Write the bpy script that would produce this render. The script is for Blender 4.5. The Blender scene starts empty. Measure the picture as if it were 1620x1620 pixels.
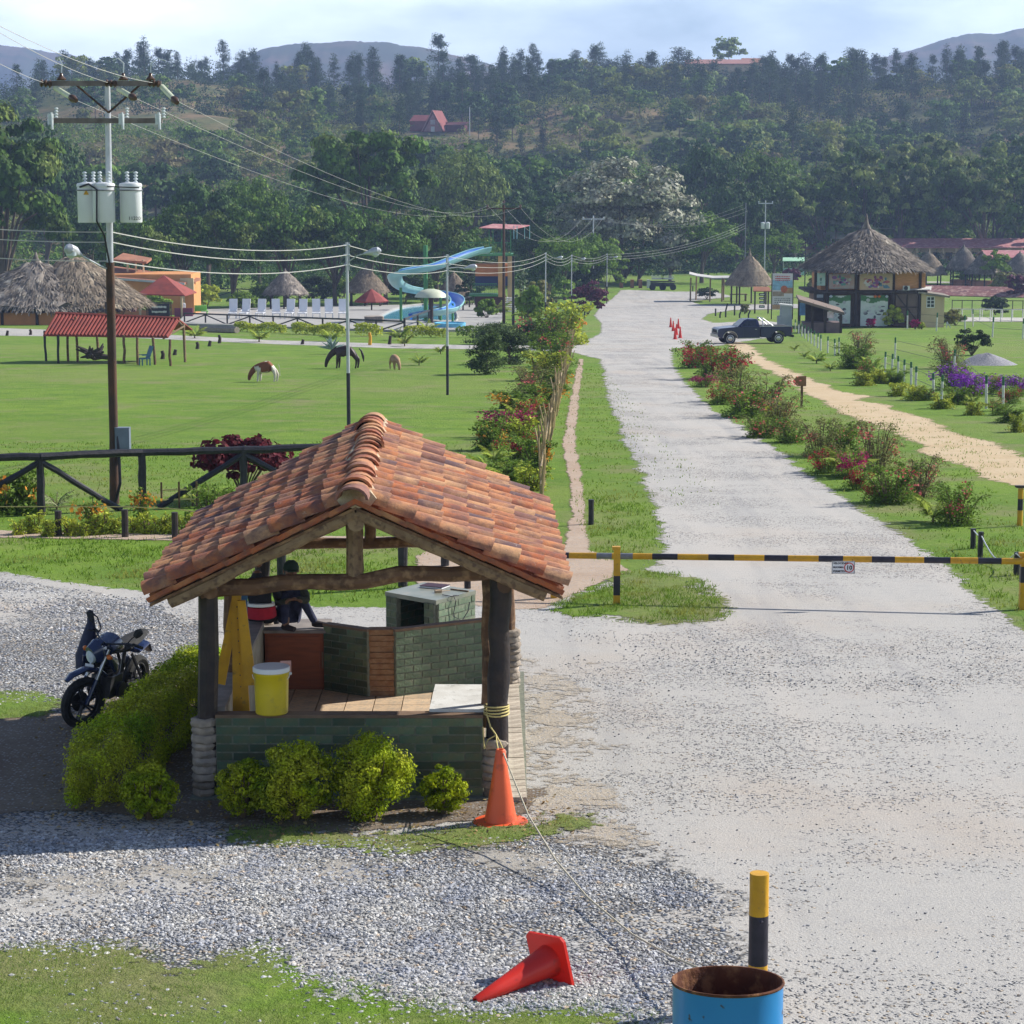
import bpy, math, random
import numpy as np
from mathutils import Vector, Matrix
rnd = random.Random(7)
PI = math.pi
# ---------------------------------------------------------------- camera, sky, sun, exposure
F = 3600.0                                   # focal length in pixels of the 1620 px photograph
TH = math.atan(540/F)                        # camera looks down
CZ = 5.35                                    # camera height
S = bpy.context.scene
C = S.collection
cam_d = bpy.data.cameras.new('camera'); cam = bpy.data.objects.new('camera', cam_d); C.objects.link(cam)
cam_d.sensor_width = 36; cam_d.lens = 36*F/1620
cam_d.clip_start = .5; cam_d.clip_end = 9000
cam.location = (0, 0, CZ); cam.rotation_euler = (PI/2-TH, 0, 0)
S.camera = cam
KX, KY = 1.30, .63                           # where the sun stands: right and a little behind the scene
SUN_EL = math.atan(1/math.hypot(KX, KY)); SUN_AZ = math.atan2(KX, KY)
W = bpy.data.worlds.new('World'); S.world = W; W.use_nodes = True
wn = W.node_tree; wn.nodes.clear()
def wnode(t, **k):
 n = wn.nodes.new(t)
 for a, b in k.items(): setattr(n, a, b)
 return n
sky = wnode('ShaderNodeTexSky', sky_type='NISHITA', sun_disc=False)
sky.sun_elevation = SUN_EL; sky.sun_rotation = SUN_AZ; sky.altitude = 500; sky.dust_density = 1.2; sky.ozone_density = 2.0
tcw = wnode('ShaderNodeTexCoord'); mpw = wnode('ShaderNodeMapping'); mpw.inputs['Scale'].default_value = (1.5, 1.5, 4)
nzw = wnode('ShaderNodeTexNoise'); nzw.inputs['Scale'].default_value = 2.6; nzw.inputs['Detail'].default_value = 7; nzw.inputs['Roughness'].default_value = .55
crw = wnode('ShaderNodeValToRGB'); crw.color_ramp.elements[0].position = .28; crw.color_ramp.elements[1].position = .66
mxw = wnode('ShaderNodeMix', data_type='RGBA'); mxw.inputs['B'].default_value = (25.5, 28.0, 30.0, 1)
bgw = wnode('ShaderNodeBackground'); bgw.inputs['Strength'].default_value = .05
ow = wnode('ShaderNodeOutputWorld')
tint = wnode('ShaderNodeMix', data_type='RGBA', blend_type='MULTIPLY'); tint.inputs['Factor'].default_value = 1; tint.inputs['B'].default_value = (.80, 1.0, 1.26, 1)
L = wn.links.new
L(tcw.outputs['Generated'], mpw.inputs['Vector']); L(mpw.outputs['Vector'], nzw.inputs['Vector']); L(nzw.outputs['Fac'], crw.inputs['Fac'])
sc_ = wnode('ShaderNodeMath', operation='MULTIPLY')
sxw = wnode('ShaderNodeSeparateXYZ'); elw = wnode('ShaderNodeMapRange', interpolation_type='SMOOTHSTEP')
for n_, v_ in (('From Min', .08), ('From Max', .42), ('To Min', .92), ('To Max', .04)): elw.inputs[n_].default_value = v_
L(tcw.outputs['Generated'], sxw.inputs[0]); L(sxw.outputs['Z'], elw.inputs['Value']); L(elw.outputs['Result'], sc_.inputs[1])
L(crw.outputs['Color'], sc_.inputs[0]); L(sc_.outputs[0], mxw.inputs['Factor'])
L(sky.outputs['Color'], tint.inputs['A']); L(tint.outputs['Result'], mxw.inputs['A']); L(mxw.outputs['Result'], bgw.inputs['Color']); L(bgw.outputs['Background'], ow.inputs['Surface'])
sun_d = bpy.data.lights.new('sun', 'SUN'); sun_d.energy = 5.0; sun_d.angle = math.radians(.5); sun_d.color = (1, .95, .86)
sun = bpy.data.objects.new('sun', sun_d); C.objects.link(sun)
sun.rotation_euler = Vector((-KX, -KY, -1)).to_track_quat('-Z', 'Y').to_euler()
sun.location = (60, 30, 60)
S.view_settings.view_transform = 'Standard'; S.view_settings.look = 'None'
S.view_settings.exposure = .68; S.view_settings.gamma = 1; S.view_settings.use_curve_mapping = False
S.cycles.max_bounces = 6; S.cycles.diffuse_bounces = 3; S.cycles.glossy_bounces = 2; S.cycles.transmission_bounces = 4
S.cycles.transparent_max_bounces = 12; S.cycles.volume_bounces = 0
S.cycles.use_denoising = True
# ---------------------------------------------------------------- terrain and pixel-to-world
SL = .0424
def sstep(t):
 t = np.clip(t, 0, 1); return t*t*(3-2*t)
def crest(X):
 return 36.5 + 3.0*np.sin(X*.016+1.2) + 1.6*np.sin(X*.043) - 5.5*np.exp(-((X+25)/70.)**2) + .012*np.maximum(X-60, 0) + np.where(X < -150, -(abs(X)-150)*.14, 0)
def gz(X, Y):
 X = np.asarray(X, float); Y = np.asarray(Y, float)
 z = -SL*np.minimum(Y, 300)
 t = (Y-420-25*np.sin(X*.012+.5))/430.
 k = sstep(t)*.55 + np.clip(t, 0, 1)*.45
 k = np.where(t > 1, 1-.55*sstep((t-1)/1.1), k)
 lump = (np.sin(X*.045+Y*.018)*1.9+np.sin(X*.021-Y*.037+2)*2.4+np.sin(X*.09+1+Y*.06)*.8)*np.clip(t*5, 0, 1)
 return z + k*(crest(X)+12.72) + lump
def g1(x, y): return float(gz(x, y))
ct, st = math.cos(TH), math.sin(TH)
def ray(px, py):
 yu = (810-py)/F
 return Vector(((px-810)/F, ct+yu*st, -st+yu*ct))
def atY(px, py, Y):
 d = ray(px, py); t = Y/d.y
 return Vector((d.x*t, Y, CZ+d.z*t))
def atZ(px, py, z):
 d = ray(px, py); t = (z-CZ)/d.z
 return Vector((d.x*t, d.y*t, z))
def at(px, py):
 d = ray(px, py)
 k = -CZ/(d.z/d.y+SL) if d.z/d.y+SL < 0 else 1e9          # the planar slope
 if k < 300: return Vector((d.x/d.y*k, k, -SL*k))
 Y = 300.
 while Y < 1600:
  if CZ+d.z/d.y*Y < g1(d.x/d.y*Y, Y): break
  Y += 2.
 return Vector((d.x/d.y*Y, Y, g1(d.x/d.y*Y, Y)))
def scl(Y, z=-3): return F/(Y*ct+(CZ-z)*st)      # photo pixels per metre
# ---------------------------------------------------------------- materials
MATS = {}
def mat(name, c1, c2=None, sc=4, rough=.8, bump=0, bsc=40, metal=0, isl=0, objv=0, spec=.3, stretch=(1, 1, 1), c3=None, sc3=1, lo=.35, hi=.65, lo3=.5, hi3=.65, trans=0, coat=0, detail=4, fac2=1, fac3=1, world=False):
 if name in MATS: return MATS[name]
 m = bpy.data.materials.new(name); m.use_nodes = True; nt = m.node_tree; nt.nodes.clear(); MATS[name] = m
 N = lambda t: nt.nodes.new(t)
 out = N('ShaderNodeOutputMaterial'); bs = N('ShaderNodeBsdfPrincipled'); lk = nt.links.new
 bs.inputs['Roughness'].default_value = rough; bs.inputs['Metallic'].default_value = metal
 bs.inputs['Specular IOR Level'].default_value = spec; bs.inputs['Coat Weight'].default_value = coat
 if world:
  tc = N('ShaderNodeNewGeometry'); src = tc.outputs['Position']
 else:
  tc = N('ShaderNodeTexCoord'); src = tc.outputs['Object']
 mp = N('ShaderNodeMapping'); mp.inputs['Scale'].default_value = stretch; lk(src, mp.inputs['Vector'])
 vec = mp.outputs['Vector']
 col = None
 def noise(scale, det=detail):
  n = N('ShaderNodeTexNoise'); n.inputs['Scale'].default_value = scale; n.inputs['Detail'].default_value = det; lk(vec, n.inputs['Vector']); return n
 def rng(sock, a, b, m=1):
  r = N('ShaderNodeMapRange'); r.inputs['From Min'].default_value = a; r.inputs['From Max'].default_value = b; r.inputs['To Max'].default_value = m; lk(sock, r.inputs['Value']); return r.outputs['Result']
 def mix(fac, A, B):
  x = N('ShaderNodeMix'); x.data_type = 'RGBA'
  lk(fac, x.inputs['Factor'])
  if isinstance(A, tuple): x.inputs['A'].default_value = (*A, 1)
  else: lk(A, x.inputs['A'])
  x.inputs['B'].default_value = (*B, 1); return x.outputs['Result']
 if c2 is None: c2 = tuple(v*.8 for v in c1)
 col = mix(rng(noise(sc).outputs['Fac'], lo, hi, fac2), c1, c2)
 if c3: col = mix(rng(noise(sc3).outputs['Fac'], lo3, hi3, fac3), col, c3)
 if isl or objv:
  hs = N('ShaderNodeHueSaturation'); lk(col, hs.inputs['Color'])
  if isl: r = N('ShaderNodeNewGeometry').outputs['Random Per Island']; amt = isl
  else: r = N('ShaderNodeObjectInfo').outputs['Random']; amt = objv
  q = N('ShaderNodeMapRange'); q.inputs['To Min'].default_value = 1-amt; q.inputs['To Max'].default_value = 1+amt; lk(r, q.inputs['Value'])
  if isl and objv:
   q2 = N('ShaderNodeMapRange'); q2.inputs['To Min'].default_value = 1-objv; q2.inputs['To Max'].default_value = 1+objv; lk(N('ShaderNodeObjectInfo').outputs['Random'], q2.inputs['Value'])
   mm = N('ShaderNodeMath'); mm.operation = 'MULTIPLY'; lk(q.outputs[0], mm.inputs[0]); lk(q2.outputs[0], mm.inputs[1]); lk(mm.outputs[0], hs.inputs['Value'])
  else: lk(q.outputs['Result'], hs.inputs['Value'])
  col = hs.outputs['Color']
 lk(col, bs.inputs['Base Color'])
 if bump:
  b = N('ShaderNodeBump'); b.inputs['Strength'].default_value = bump; b.inputs['Distance'].default_value = .02
  lk(noise(bsc, 5).outputs['Fac'], b.inputs['Height']); lk(b.outputs['Normal'], bs.inputs['Normal'])
 if trans:
  tr = N('ShaderNodeBsdfTranslucent'); lk(col, tr.inputs['Color']); ms = N('ShaderNodeMixShader'); ms.inputs['Fac'].default_value = trans
  lk(bs.outputs[0], ms.inputs[1]); lk(tr.outputs[0], ms.inputs[2]); lk(ms.outputs[0], out.inputs['Surface'])
 else: lk(bs.outputs[0], out.inputs['Surface'])
 return m
def leaf(name, c1, c2, isl=.35, objv=.15, trans=.3, sc=.8, rough=.7, c3=None, sc3=.5, **k):
 return mat(name, c1, c2, sc=sc, rough=rough, isl=isl, objv=objv, trans=trans, spec=.12, c3=c3, sc3=sc3, world=True, detail=2, **k)
def paint(name, c, rough=.5, wear=.85, **k):
 k.setdefault('sc', 9)
 return mat(name, c, tuple(v*wear for v in c), rough=rough, bump=.15, bsc=60, **k)
# ---------------------------------------------------------------- scene bookkeeping
def tag(o, label=None, cat=None, group=None, kind=None):
 if label: o['label'] = label
 if cat: o['category'] = cat
 if group: o['group'] = group
 if kind: o['kind'] = kind
 return o
def link(o, parent=None):
 C.objects.link(o)
 if parent is not None: o.parent = parent
 return o
def thing(name, label, cat, loc=(0, 0, 0), rz=0, group=None, rot=None, sc=1):
 o = bpy.data.objects.new(name, None); link(o); o.location = loc
 o.rotation_euler = rot or (0, 0, rz); o.scale = (sc, sc, sc); o.empty_display_size = .3
 return tag(o, label, cat, group)
KIDS = {}
def kids(o):
 return [c for c in KIDS.get(o.name, [])]
def dup(root, loc=None, rz=None, label=None, group=None, sc=None, rot=None):
 r = root.copy(); C.objects.link(r)
 if loc is not None: r.location = loc
 if rz is not None: r.rotation_euler = (0, 0, rz)
 if rot is not None: r.rotation_euler = rot
 if sc is not None: r.scale = (sc, sc, sc) if not hasattr(sc, '__len__') else sc
 if label: r['label'] = label
 if group: r['group'] = group
 for ch in kids(root):
  c = ch.copy(); C.objects.link(c); c.parent = r; KIDS.setdefault(r.name, []).append(c)
  for g in kids(ch):
   d = g.copy(); C.objects.link(d); d.parent = c; KIDS.setdefault(c.name, []).append(d)
 return r
def mesh_obj(name, me, parent=None, loc=None, rot=None):
 o = bpy.data.objects.new(name, me); link(o, parent)
 if parent is not None: KIDS.setdefault(parent.name, []).append(o)
 if loc is not None: o.location = loc
 if rot is not None: o.rotation_euler = rot
 return o
def npmesh(name, V, Fc, mats, mi=None, smooth=False):
 V = np.asarray(V, np.float32); Fc = np.asarray(Fc, np.int32); k = Fc.shape[1]
 me = bpy.data.meshes.new(name)
 me.vertices.add(len(V)); me.vertices.foreach_set('co', V.ravel())
 me.loops.add(Fc.size); me.loops.foreach_set('vertex_index', Fc.ravel())
 me.polygons.add(len(Fc)); me.polygons.foreach_set('loop_start', np.arange(0, Fc.size, k, dtype=np.int32)); me.polygons.foreach_set('loop_total', np.full(len(Fc), k, np.int32))
 if mi is not None: me.polygons.foreach_set('material_index', np.asarray(mi, np.int32))
 me.polygons.foreach_set('use_smooth', np.full(len(Fc), smooth, bool))
 for m in mats: me.materials.append(m)
 me.update(calc_edges=True); return me
class MB:
 def __init__(s): s.v = []; s.f = []; s.m = []
 def add(s, vs, fs, mi=0, M=None):
  b = len(s.v)
  for p in vs:
   p = Vector(p)
   s.v.append(tuple(M @ p) if M is not None else tuple(p))
  for f in fs: s.f.append(tuple(i+b for i in f)); s.m.append(mi)
  return s
 def box(s, c, d, rz=0, mi=0, M=None, R=None, taper=1):
  x, y, z = d[0]/2, d[1]/2, d[2]/2; t = taper
  vs = [Vector(p) for p in ((-x, -y, -z), (x, -y, -z), (x, y, -z), (-x, y, -z), (-x*t, -y*t, z), (x*t, -y*t, z), (x*t, y*t, z), (-x*t, y*t, z))]
  R = R if R is not None else Matrix.Rotation(rz, 3, 'Z')
  vs = [R @ p + Vector(c) for p in vs]
  return s.add(vs, [(0, 3, 2, 1), (4, 5, 6, 7), (0, 1, 5, 4), (1, 2, 6, 5), (2, 3, 7, 6), (3, 0, 4, 7)], mi, M)
 def tube(s, pts, rad, n=8, mi=0, caps=True, M=None, el=None):
  pts = [Vector(p) for p in pts]
  if not hasattr(rad, '__len__'): rad = [rad]*len(pts)
  vs = []; fs = []; up = None
  for i, p in enumerate(pts):
   a = pts[max(i-1, 0)]; b = pts[min(i+1, len(pts)-1)]; t = (b-a)
   t = t.normalized() if t.length > 1e-9 else Vector((0, 0, 1))
   if up is None: up = t.orthogonal().normalized() if el is None else el.copy()
   u = (up-t*up.dot(t)); u = u.normalized() if u.length > 1e-6 else t.orthogonal().normalized(); w = t.cross(u); up = u
   r = rad[i]; ra, rb = (r if hasattr(r, '__len__') else (r, r))
   for k in range(n):
    a_ = 2*PI*k/n; vs.append(p+u*math.cos(a_)*ra+w*math.sin(a_)*rb)
  for i in range(len(pts)-1):
   for k in range(n):
    k2 = (k+1) % n; fs.append((i*n+k, i*n+k2, (i+1)*n+k2, (i+1)*n+k))
  if caps: fs.append(tuple(range(n-1, -1, -1))); fs.append(tuple((len(pts)-1)*n+k for k in range(n)))
  return s.add(vs, fs, mi, M)
 def cyl(s, p0, p1, r0, r1=None, n=10, mi=0, caps=True, M=None): return s.tube([p0, p1], [r0, r0 if r1 is None else r1], n, mi, caps, M)
 def lathe(s, prof, n=16, c=(0, 0, 0), mi=0, M=None, sx=1, sy=1):
  vs = []; fs = []
  for r, z in prof:
   for k in range(n): vs.append((c[0]+r*sx*math.cos(2*PI*k/n), c[1]+r*sy*math.sin(2*PI*k/n), c[2]+z))
  for i in range(len(prof)-1):
   for k in range(n):
    k2 = (k+1) % n; fs.append((i*n+k, i*n+k2, (i+1)*n+k2, (i+1)*n+k))
  fs.append(tuple(range(n-1, -1, -1))); fs.append(tuple((len(prof)-1)*n+k for k in range(n)))
  return s.add(vs, fs, mi, M)
 def prism(s, poly, h, mi=0, M=None):          # poly in xy, extruded 0..h in z
  n = len(poly); vs = [(x, y, 0) for x, y in poly]+[(x, y, h) for x, y in poly]
  fs = [tuple(range(n-1, -1, -1)), tuple(range(n, 2*n))]+[(i, (i+1) % n, n+(i+1) % n, n+i) for i in range(n)]
  return s.add(vs, fs, mi, M)
 def slab(s, q, th, mi=0):                      # quad q (4 points, ccw from above) with thickness downwards
  q = [Vector(p) for p in q]; d = Vector((0, 0, -th))
  return s.add(q+[p+d for p in q], [(0, 1, 2, 3), (7, 6, 5, 4), (0, 4, 5, 1), (1, 5, 6, 2), (2, 6, 7, 3), (3, 7, 4, 0)], mi)
 def mesh(s, name, mats, smooth=False, ang=35):
  me = bpy.data.meshes.new(name); me.from_pydata(s.v, [], s.f)
  if not isinstance(mats, (list, tuple)): mats = [mats]
  for m in mats: me.materials.append(m)
  if len(mats) > 1: me.polygons.foreach_set('material_index', s.m)
  if smooth:
   me.polygons.foreach_set('use_smooth', [True]*len(me.polygons)); me.set_sharp_from_angle(angle=math.radians(ang))
  me.update(); return me
 def obj(s, name, mats, parent=None, smooth=False, loc=None, rot=None, ang=35):
  return mesh_obj(name, s.mesh(name, mats, smooth, ang), parent, loc, rot)
def Rxyz(x=0, y=0, z=0): return Matrix.Rotation(z, 3, 'Z') @ Matrix.Rotation(y, 3, 'Y') @ Matrix.Rotation(x, 3, 'X')
def TM(loc, R=None):
 M = (R.to_4x4() if R is not None else Matrix.Identity(4)); M.translation = Vector(loc); return M
# a body grown from a skeleton: one continuous surface
def skin(name, V, E, mats, parent=None, sub=2, root=0, loc=None, rot=None):
 me = bpy.data.meshes.new(name+'_skel'); me.from_pydata([v[0] for v in V], E, [])
 o = bpy.data.objects.new(name, me); C.objects.link(o)
 md = o.modifiers.new('skin', 'SKIN'); md.use_smooth_shade = True; md.branch_smoothing = .3
 for i, v in enumerate(V):
  r = v[1]; sv = me.skin_vertices[0].data[i]; sv.radius = r if hasattr(r, '__len__') else (r, r); sv.use_root = (i == root)
 s2 = o.modifiers.new('sub', 'SUBSURF'); s2.levels = sub; s2.render_levels = sub
 dg = bpy.context.evaluated_depsgraph_get(); dg.update(); m2 = bpy.data.meshes.new_from_object(o.evaluated_get(dg)); m2.name = name
 bpy.data.objects.remove(o); bpy.data.meshes.remove(me)
 m2.materials.clear()
 for m in (mats if isinstance(mats, (list, tuple)) else [mats]): m2.materials.append(m)
 return mesh_obj(name, m2, parent, loc, rot)
def textmesh(name, txt, size, mt, parent, loc, rot, align='LEFT', bold=0):
 cu = bpy.data.curves.new(name, 'FONT'); cu.body = txt; cu.size = size; cu.align_x = align; cu.extrude = .002; cu.offset = bold; cu.resolution_u = 2
 o = bpy.data.objects.new(name, cu); C.objects.link(o)
 dg = bpy.context.evaluated_depsgraph_get(); dg.update(); me = bpy.data.meshes.new_from_object(o.evaluated_get(dg)); me.name = name
 bpy.data.objects.remove(o); me.materials.clear(); me.materials.append(mt)
 return mesh_obj(name, me, parent, loc, rot)
# ---------------------------------------------------------------- foliage helpers
def leaves(Cn, Nn, Sz, asp=.55, rs=None, droop=0):
 """rhombic leaves: centres, facing directions, sizes -> verts, quads"""
 n = len(Cn); rs = rs or np.random.RandomState(1)
 R = rs.normal(size=(n, 3)); R[:, 2] -= droop
 T = R-(R*Nn).sum(1)[:, None]*Nn; T /= np.linalg.norm(T, axis=1)[:, None]+1e-9
 B = np.cross(Nn, T); Sz = np.asarray(Sz)[:, None]*np.ones((n, 1))
 V = np.stack([Cn-T*Sz*.5, Cn+B*Sz*asp*.5, Cn+T*Sz*.5, Cn-B*Sz*asp*.5], 1).reshape(-1, 3)
 return V, np.arange(4*n).reshape(-1, 4)
def unit(rs, n):
 d = rs.normal(size=(n, 3)); return d/np.linalg.norm(d, axis=1)[:, None]
def crown_pts(rs, rad, ncl, nl, rcl, lump=.25, low=-.35, inner=.35, full=False):
 """leaf centres and directions on clumps spread over and inside an uneven ellipsoid of radii rad"""
 d = unit(rs, ncl); d[:, 2] = np.where(d[:, 2] < low, -d[:, 2]*.6, d[:, 2])
 rr = 1-lump*rs.rand(ncl); k = rs.rand(ncl) < inner; rr[k] *= .35+.5*rs.rand(k.sum())
 cc = d*rr[:, None]*np.array(rad)
 cr = rcl*(.6+.8*rs.rand(ncl))
 idx = rs.randint(0, ncl, nl); e = unit(rs, nl)
 if not full: e[:, 2] = np.abs(e[:, 2])*.9+e[:, 2]*.1
 e /= np.linalg.norm(e, axis=1)[:, None]
 P = cc[idx]+e*cr[idx][:, None]*(.55+.45*rs.rand(nl))[:, None]*np.array([1, 1, .75])
 Nn = e+rs.normal(size=(nl, 3))*.45+d[idx]*.3; Nn /= np.linalg.norm(Nn, axis=1)[:, None]
 return P, Nn, cc
# ================================================================ THE SETTING: terrain, road, paths
def nodes_of(name):
 m = bpy.data.materials.new(name); m.use_nodes = True; nt = m.node_tree; nt.nodes.clear(); return m, nt, nt.nodes.new, nt.links.new
class NB:                                        # tiny node-building helper
 def __init__(s, name):
  s.m, s.nt, s.N, s.L = nodes_of(name)
  s.pos = s.N('ShaderNodeNewGeometry').outputs['Position']
 def noise(s, sc, det=4, rough=.5, st=None):
  v = s.pos
  if st: q = s.N('ShaderNodeMapping'); q.inputs['Scale'].default_value = st; s.L(v, q.inputs['Vector']); v = q.outputs['Vector']
  n = s.N('ShaderNodeTexNoise'); n.inputs['Scale'].default_value = sc; n.inputs['Detail'].default_value = det; n.inputs['Roughness'].default_value = rough
  s.L(v, n.inputs['Vector']); return n.outputs['Fac']
 def rng(s, k, a, b, c=0, d=1):
  r = s.N('ShaderNodeMapRange')
  for nm, x in (('From Min', a), ('From Max', b), ('To Min', c), ('To Max', d)): r.inputs[nm].default_value = x
  s.L(k, r.inputs['Value']); return r.outputs['Result']
 def mix(s, f, A, B):
  x = s.N('ShaderNodeMix'); x.data_type = 'RGBA'
  for nm, v in (('A', A), ('B', B)):
   if isinstance(v, tuple): x.inputs[nm].default_value = (*v, 1)
   else: s.L(v, x.inputs[nm])
  if isinstance(f, (int, float)): x.inputs['Factor'].default_value = f
  else: s.L(f, x.inputs['Factor'])
  return x.outputs['Result']
 def math(s, op, a, b):
  x = s.N('ShaderNodeMath'); x.operation = op
  for i, v in enumerate((a, b)):
   if isinstance(v, (int, float)): x.inputs[i].default_value = v
   else: s.L(v, x.inputs[i])
  return x.outputs[0]
 def vor(s, sc, feat='F1'):
  v = s.N('ShaderNodeTexVoronoi'); v.inputs['Scale'].default_value = sc; v.feature = feat; s.L(s.pos, v.inputs['Vector']); return v
 def finish(s, col, height=None, bump=.5, dist=.02, rough=.9, edge=None):
  b = s.N('ShaderNodeBsdfPrincipled'); b.inputs['Roughness'].default_value = rough; b.inputs['Specular IOR Level'].default_value = .2
  s.L(col, b.inputs['Base Color'])
  if height is not None:
   q = s.N('ShaderNodeBump'); q.inputs['Strength'].default_value = bump; q.inputs['Distance'].default_value = dist; s.L(height, q.inputs['Height']); s.L(q.outputs['Normal'], b.inputs['Normal'])
  o = s.N('ShaderNodeOutputMaterial'); sh = b.outputs[0]
  if edge:
   amp, fs, cs = edge
   at_ = s.N('ShaderNodeAttribute'); at_.attribute_name = 'edge'
   n1 = s.math('SUBTRACT', s.noise(fs, 6, .7), .5); n2 = s.math('SUBTRACT', s.noise(cs, 3), .5)
   k = s.math('ADD', at_.outputs['Fac'], s.math('ADD', s.math('MULTIPLY', n1, amp*1.6), s.math('MULTIPLY', n2, amp*1.6)))
   a = s.rng(k, -.04*amp-.005, .06*amp+.01)
   tr = s.N('ShaderNodeBsdfTransparent'); mx = s.N('ShaderNodeMixShader'); s.L(a, mx.inputs['Fac']); s.L(tr.outputs[0], mx.inputs[1]); s.L(sh, mx.inputs[2]); sh = mx.outputs[0]
  s.L(sh, o.inputs['Surface']); return s.m
def lawn_material(name, edge=None, dry=0.0, hill=True):
 b = NB(name)
 c = b.mix(b.rng(b.noise(.09, 3), .35, .65), (.140, .25, .018), (.185, .295, .026))
 c = b.mix(b.rng(b.noise(.7, 5), .38, .68), c, (.105, .20, .016))
 c = b.mix(b.rng(b.noise(3.2, 5, .6), .52, .72, 0, .7), c, (.215, .30, .045))
 c = b.mix(b.rng(b.noise(.31, 5, .65), .52-dry, .68-dry, 0, .8), c, (.245, .225, .105))
 c = b.mix(b.rng(b.noise(.035, 5, .65), .5, .62, 0, .45), c, (.235, .27, .07))
 c = b.mix(b.rng(b.noise(45, 3, .6), .45, .75, 0, .6), c, (.05, .10, .018))
 c = b.mix(b.rng(b.noise(11, 3, .6), .5, .75, 0, .5), c, (.065, .13, .018))
 c = b.mix(b.rng(b.noise(1.3, 6, .75), .54, .68, 0, .5), c, (.20, .235, .06))
 if hill:
  sx = b.N('ShaderNodeSeparateXYZ'); b.L(b.pos, sx.inputs[0])
  h = b.mix(b.rng(b.noise(.018, 4, .6), .42, .6), (.10, .12, .035), (.20, .135, .07))
  h = b.mix(b.rng(b.noise(.06, 4, .7), .45, .62), h, (.06, .085, .025))
  h = b.mix(b.rng(b.noise(.3, 4, .7), .5, .7, 0, .7), h, (.028, .045, .015))
  c = b.mix(b.rng(sx.outputs['Y'], 400, 440), c, h)
 ht = b.math('ADD', b.math('MULTIPLY', b.noise(60, 3, .7), .6), b.math('MULTIPLY', b.noise(9, 4, .6), 1.2))
 return b.finish(c, ht, .9, .05, .95, edge)
def soil_material(name, c1, c2, edge, peb=.35, c3=(.30, .30, .30)):
 b = NB(name)
 c = b.mix(b.rng(b.noise(.8, 5, .6), .35, .65), c1, c2)
 c = b.mix(b.rng(b.noise(14, 5, .7), .45, .7, 0, .5), c, tuple(v*.6 for v in c1))
 v = b.vor(26); sp = b.N('ShaderNodeSeparateColor'); b.L(v.outputs['Color'], sp.inputs[0])
 c = b.mix(b.math('MULTIPLY', b.rng(sp.outputs[0], 1-peb, 1-peb+.05), b.rng(v.outputs['Distance'], .45, .3)), c, c3)
 ht = b.math('ADD', b.math('MULTIPLY', b.noise(30, 4, .7), .7), b.math('MULTIPLY', b.noise(2, 4), 1))
 return b.finish(c, ht, .8, .04, .95, edge)
def gravel_material(name, edge, stone=.5, dk=(.13, .138, .165), dust=(.435, .418, .39), sz=24, dlo=.42, dhi=.6, tan=.5):
 b = NB(name)
 v = b.vor(sz); v2 = b.vor(sz*2.3)
 def cols(v):
  sp = b.N('ShaderNodeSeparateColor'); b.L(v.outputs['Color'], sp.inputs[0])
  c = b.mix(b.rng(sp.outputs[0], 0, 1), dk, (.46, .455, .445))
  return b.mix(b.rng(sp.outputs[1], .82, .9), c, (.42, .34, .25)), sp
 s1, sp1 = cols(v); s2, sp2 = cols(v2)
 d = b.mix(b.rng(b.noise(.25, 4, .6), .5, .68, 0, tan), dust, (.44, .365, .295))
 d = b.mix(b.rng(b.noise(38, 5, .8), .48, .64, 0, .6), d, (.24, .235, .24))
 d = b.mix(b.rng(b.noise(3.5, 5, .7), .5, .7, 0, .35), d, (.30, .295, .30))
 d = b.mix(b.rng(b.noise(1.1, 3, .5, (1, .05, 1)), .48, .66, 0, .6), d, (.46, .43, .395))
 d = b.mix(b.rng(b.noise(1.6, 3, .5, (1, .04, 1)), .55, .7, 0, .5), d, (.29, .285, .285))
 # scattered small stones in dust
 d = b.mix(b.math('MULTIPLY', b.rng(sp2.outputs[2], .74, .78), b.rng(v2.outputs['Distance'], .42, .30)), d, s2)
 m = b.rng(b.noise(.35, 6, .65), dlo, dhi)            # 1 = stones
 m = b.math('MULTIPLY', m, stone)
 m2 = b.rng(b.math('ADD', m, b.math('MULTIPLY', sp1.outputs[2], .9)), .92, .97)
 shade = b.rng(v.outputs['Distance'], .62, .4, .35, 1)
 mx = b.N('ShaderNodeMix'); mx.data_type = 'RGBA'; mx.blend_type = 'MULTIPLY'; mx.inputs['Factor'].default_value = 1; b.L(s1, mx.inputs['A']); b.L(shade, mx.inputs['B'])
 c = b.mix(m2, d, mx.outputs['Result'])
 ht = b.math('ADD', b.math('MULTIPLY', b.math('MULTIPLY', b.rng(v.outputs['Distance'], .7, .1), m2), 1.0), b.math('MULTIPLY', b.noise(40, 4, .7), .45))
 return b.finish(c, ht, .8, .035, .92, edge)
M_lawn = lawn_material('lawn')
M_lawnp = lawn_material('lawn_patch', edge=(.5, 9, 1.6), dry=.03, hill=False)
M_lawnd = lawn_material('lawn_patch_dry', edge=(.9, 7, 1.2), dry=.12, hill=False)
M_road = gravel_material('road_dust', (.55, 6, .7), stone=.30, sz=34, dk=(.22, .22, .235))
M_gravel = gravel_material('coarse_gravel', (.9, 8, .9), stone=1.0, sz=26, dlo=.36, dhi=.52, tan=.7)
M_soil = soil_material('dark_soil', (.15, .11, .08), (.21, .17, .13), (.4, 7, 1.5))
M_dirt = soil_material('pink_dirt', (.40, .29, .21), (.46, .36, .28), (.2, 5, .5), .3)
M_sand = soil_material('sandy_dirt', (.50, .375, .225), (.56, .44, .29), (.9, 4, .35), .12, (.5, .46, .4))
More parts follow.
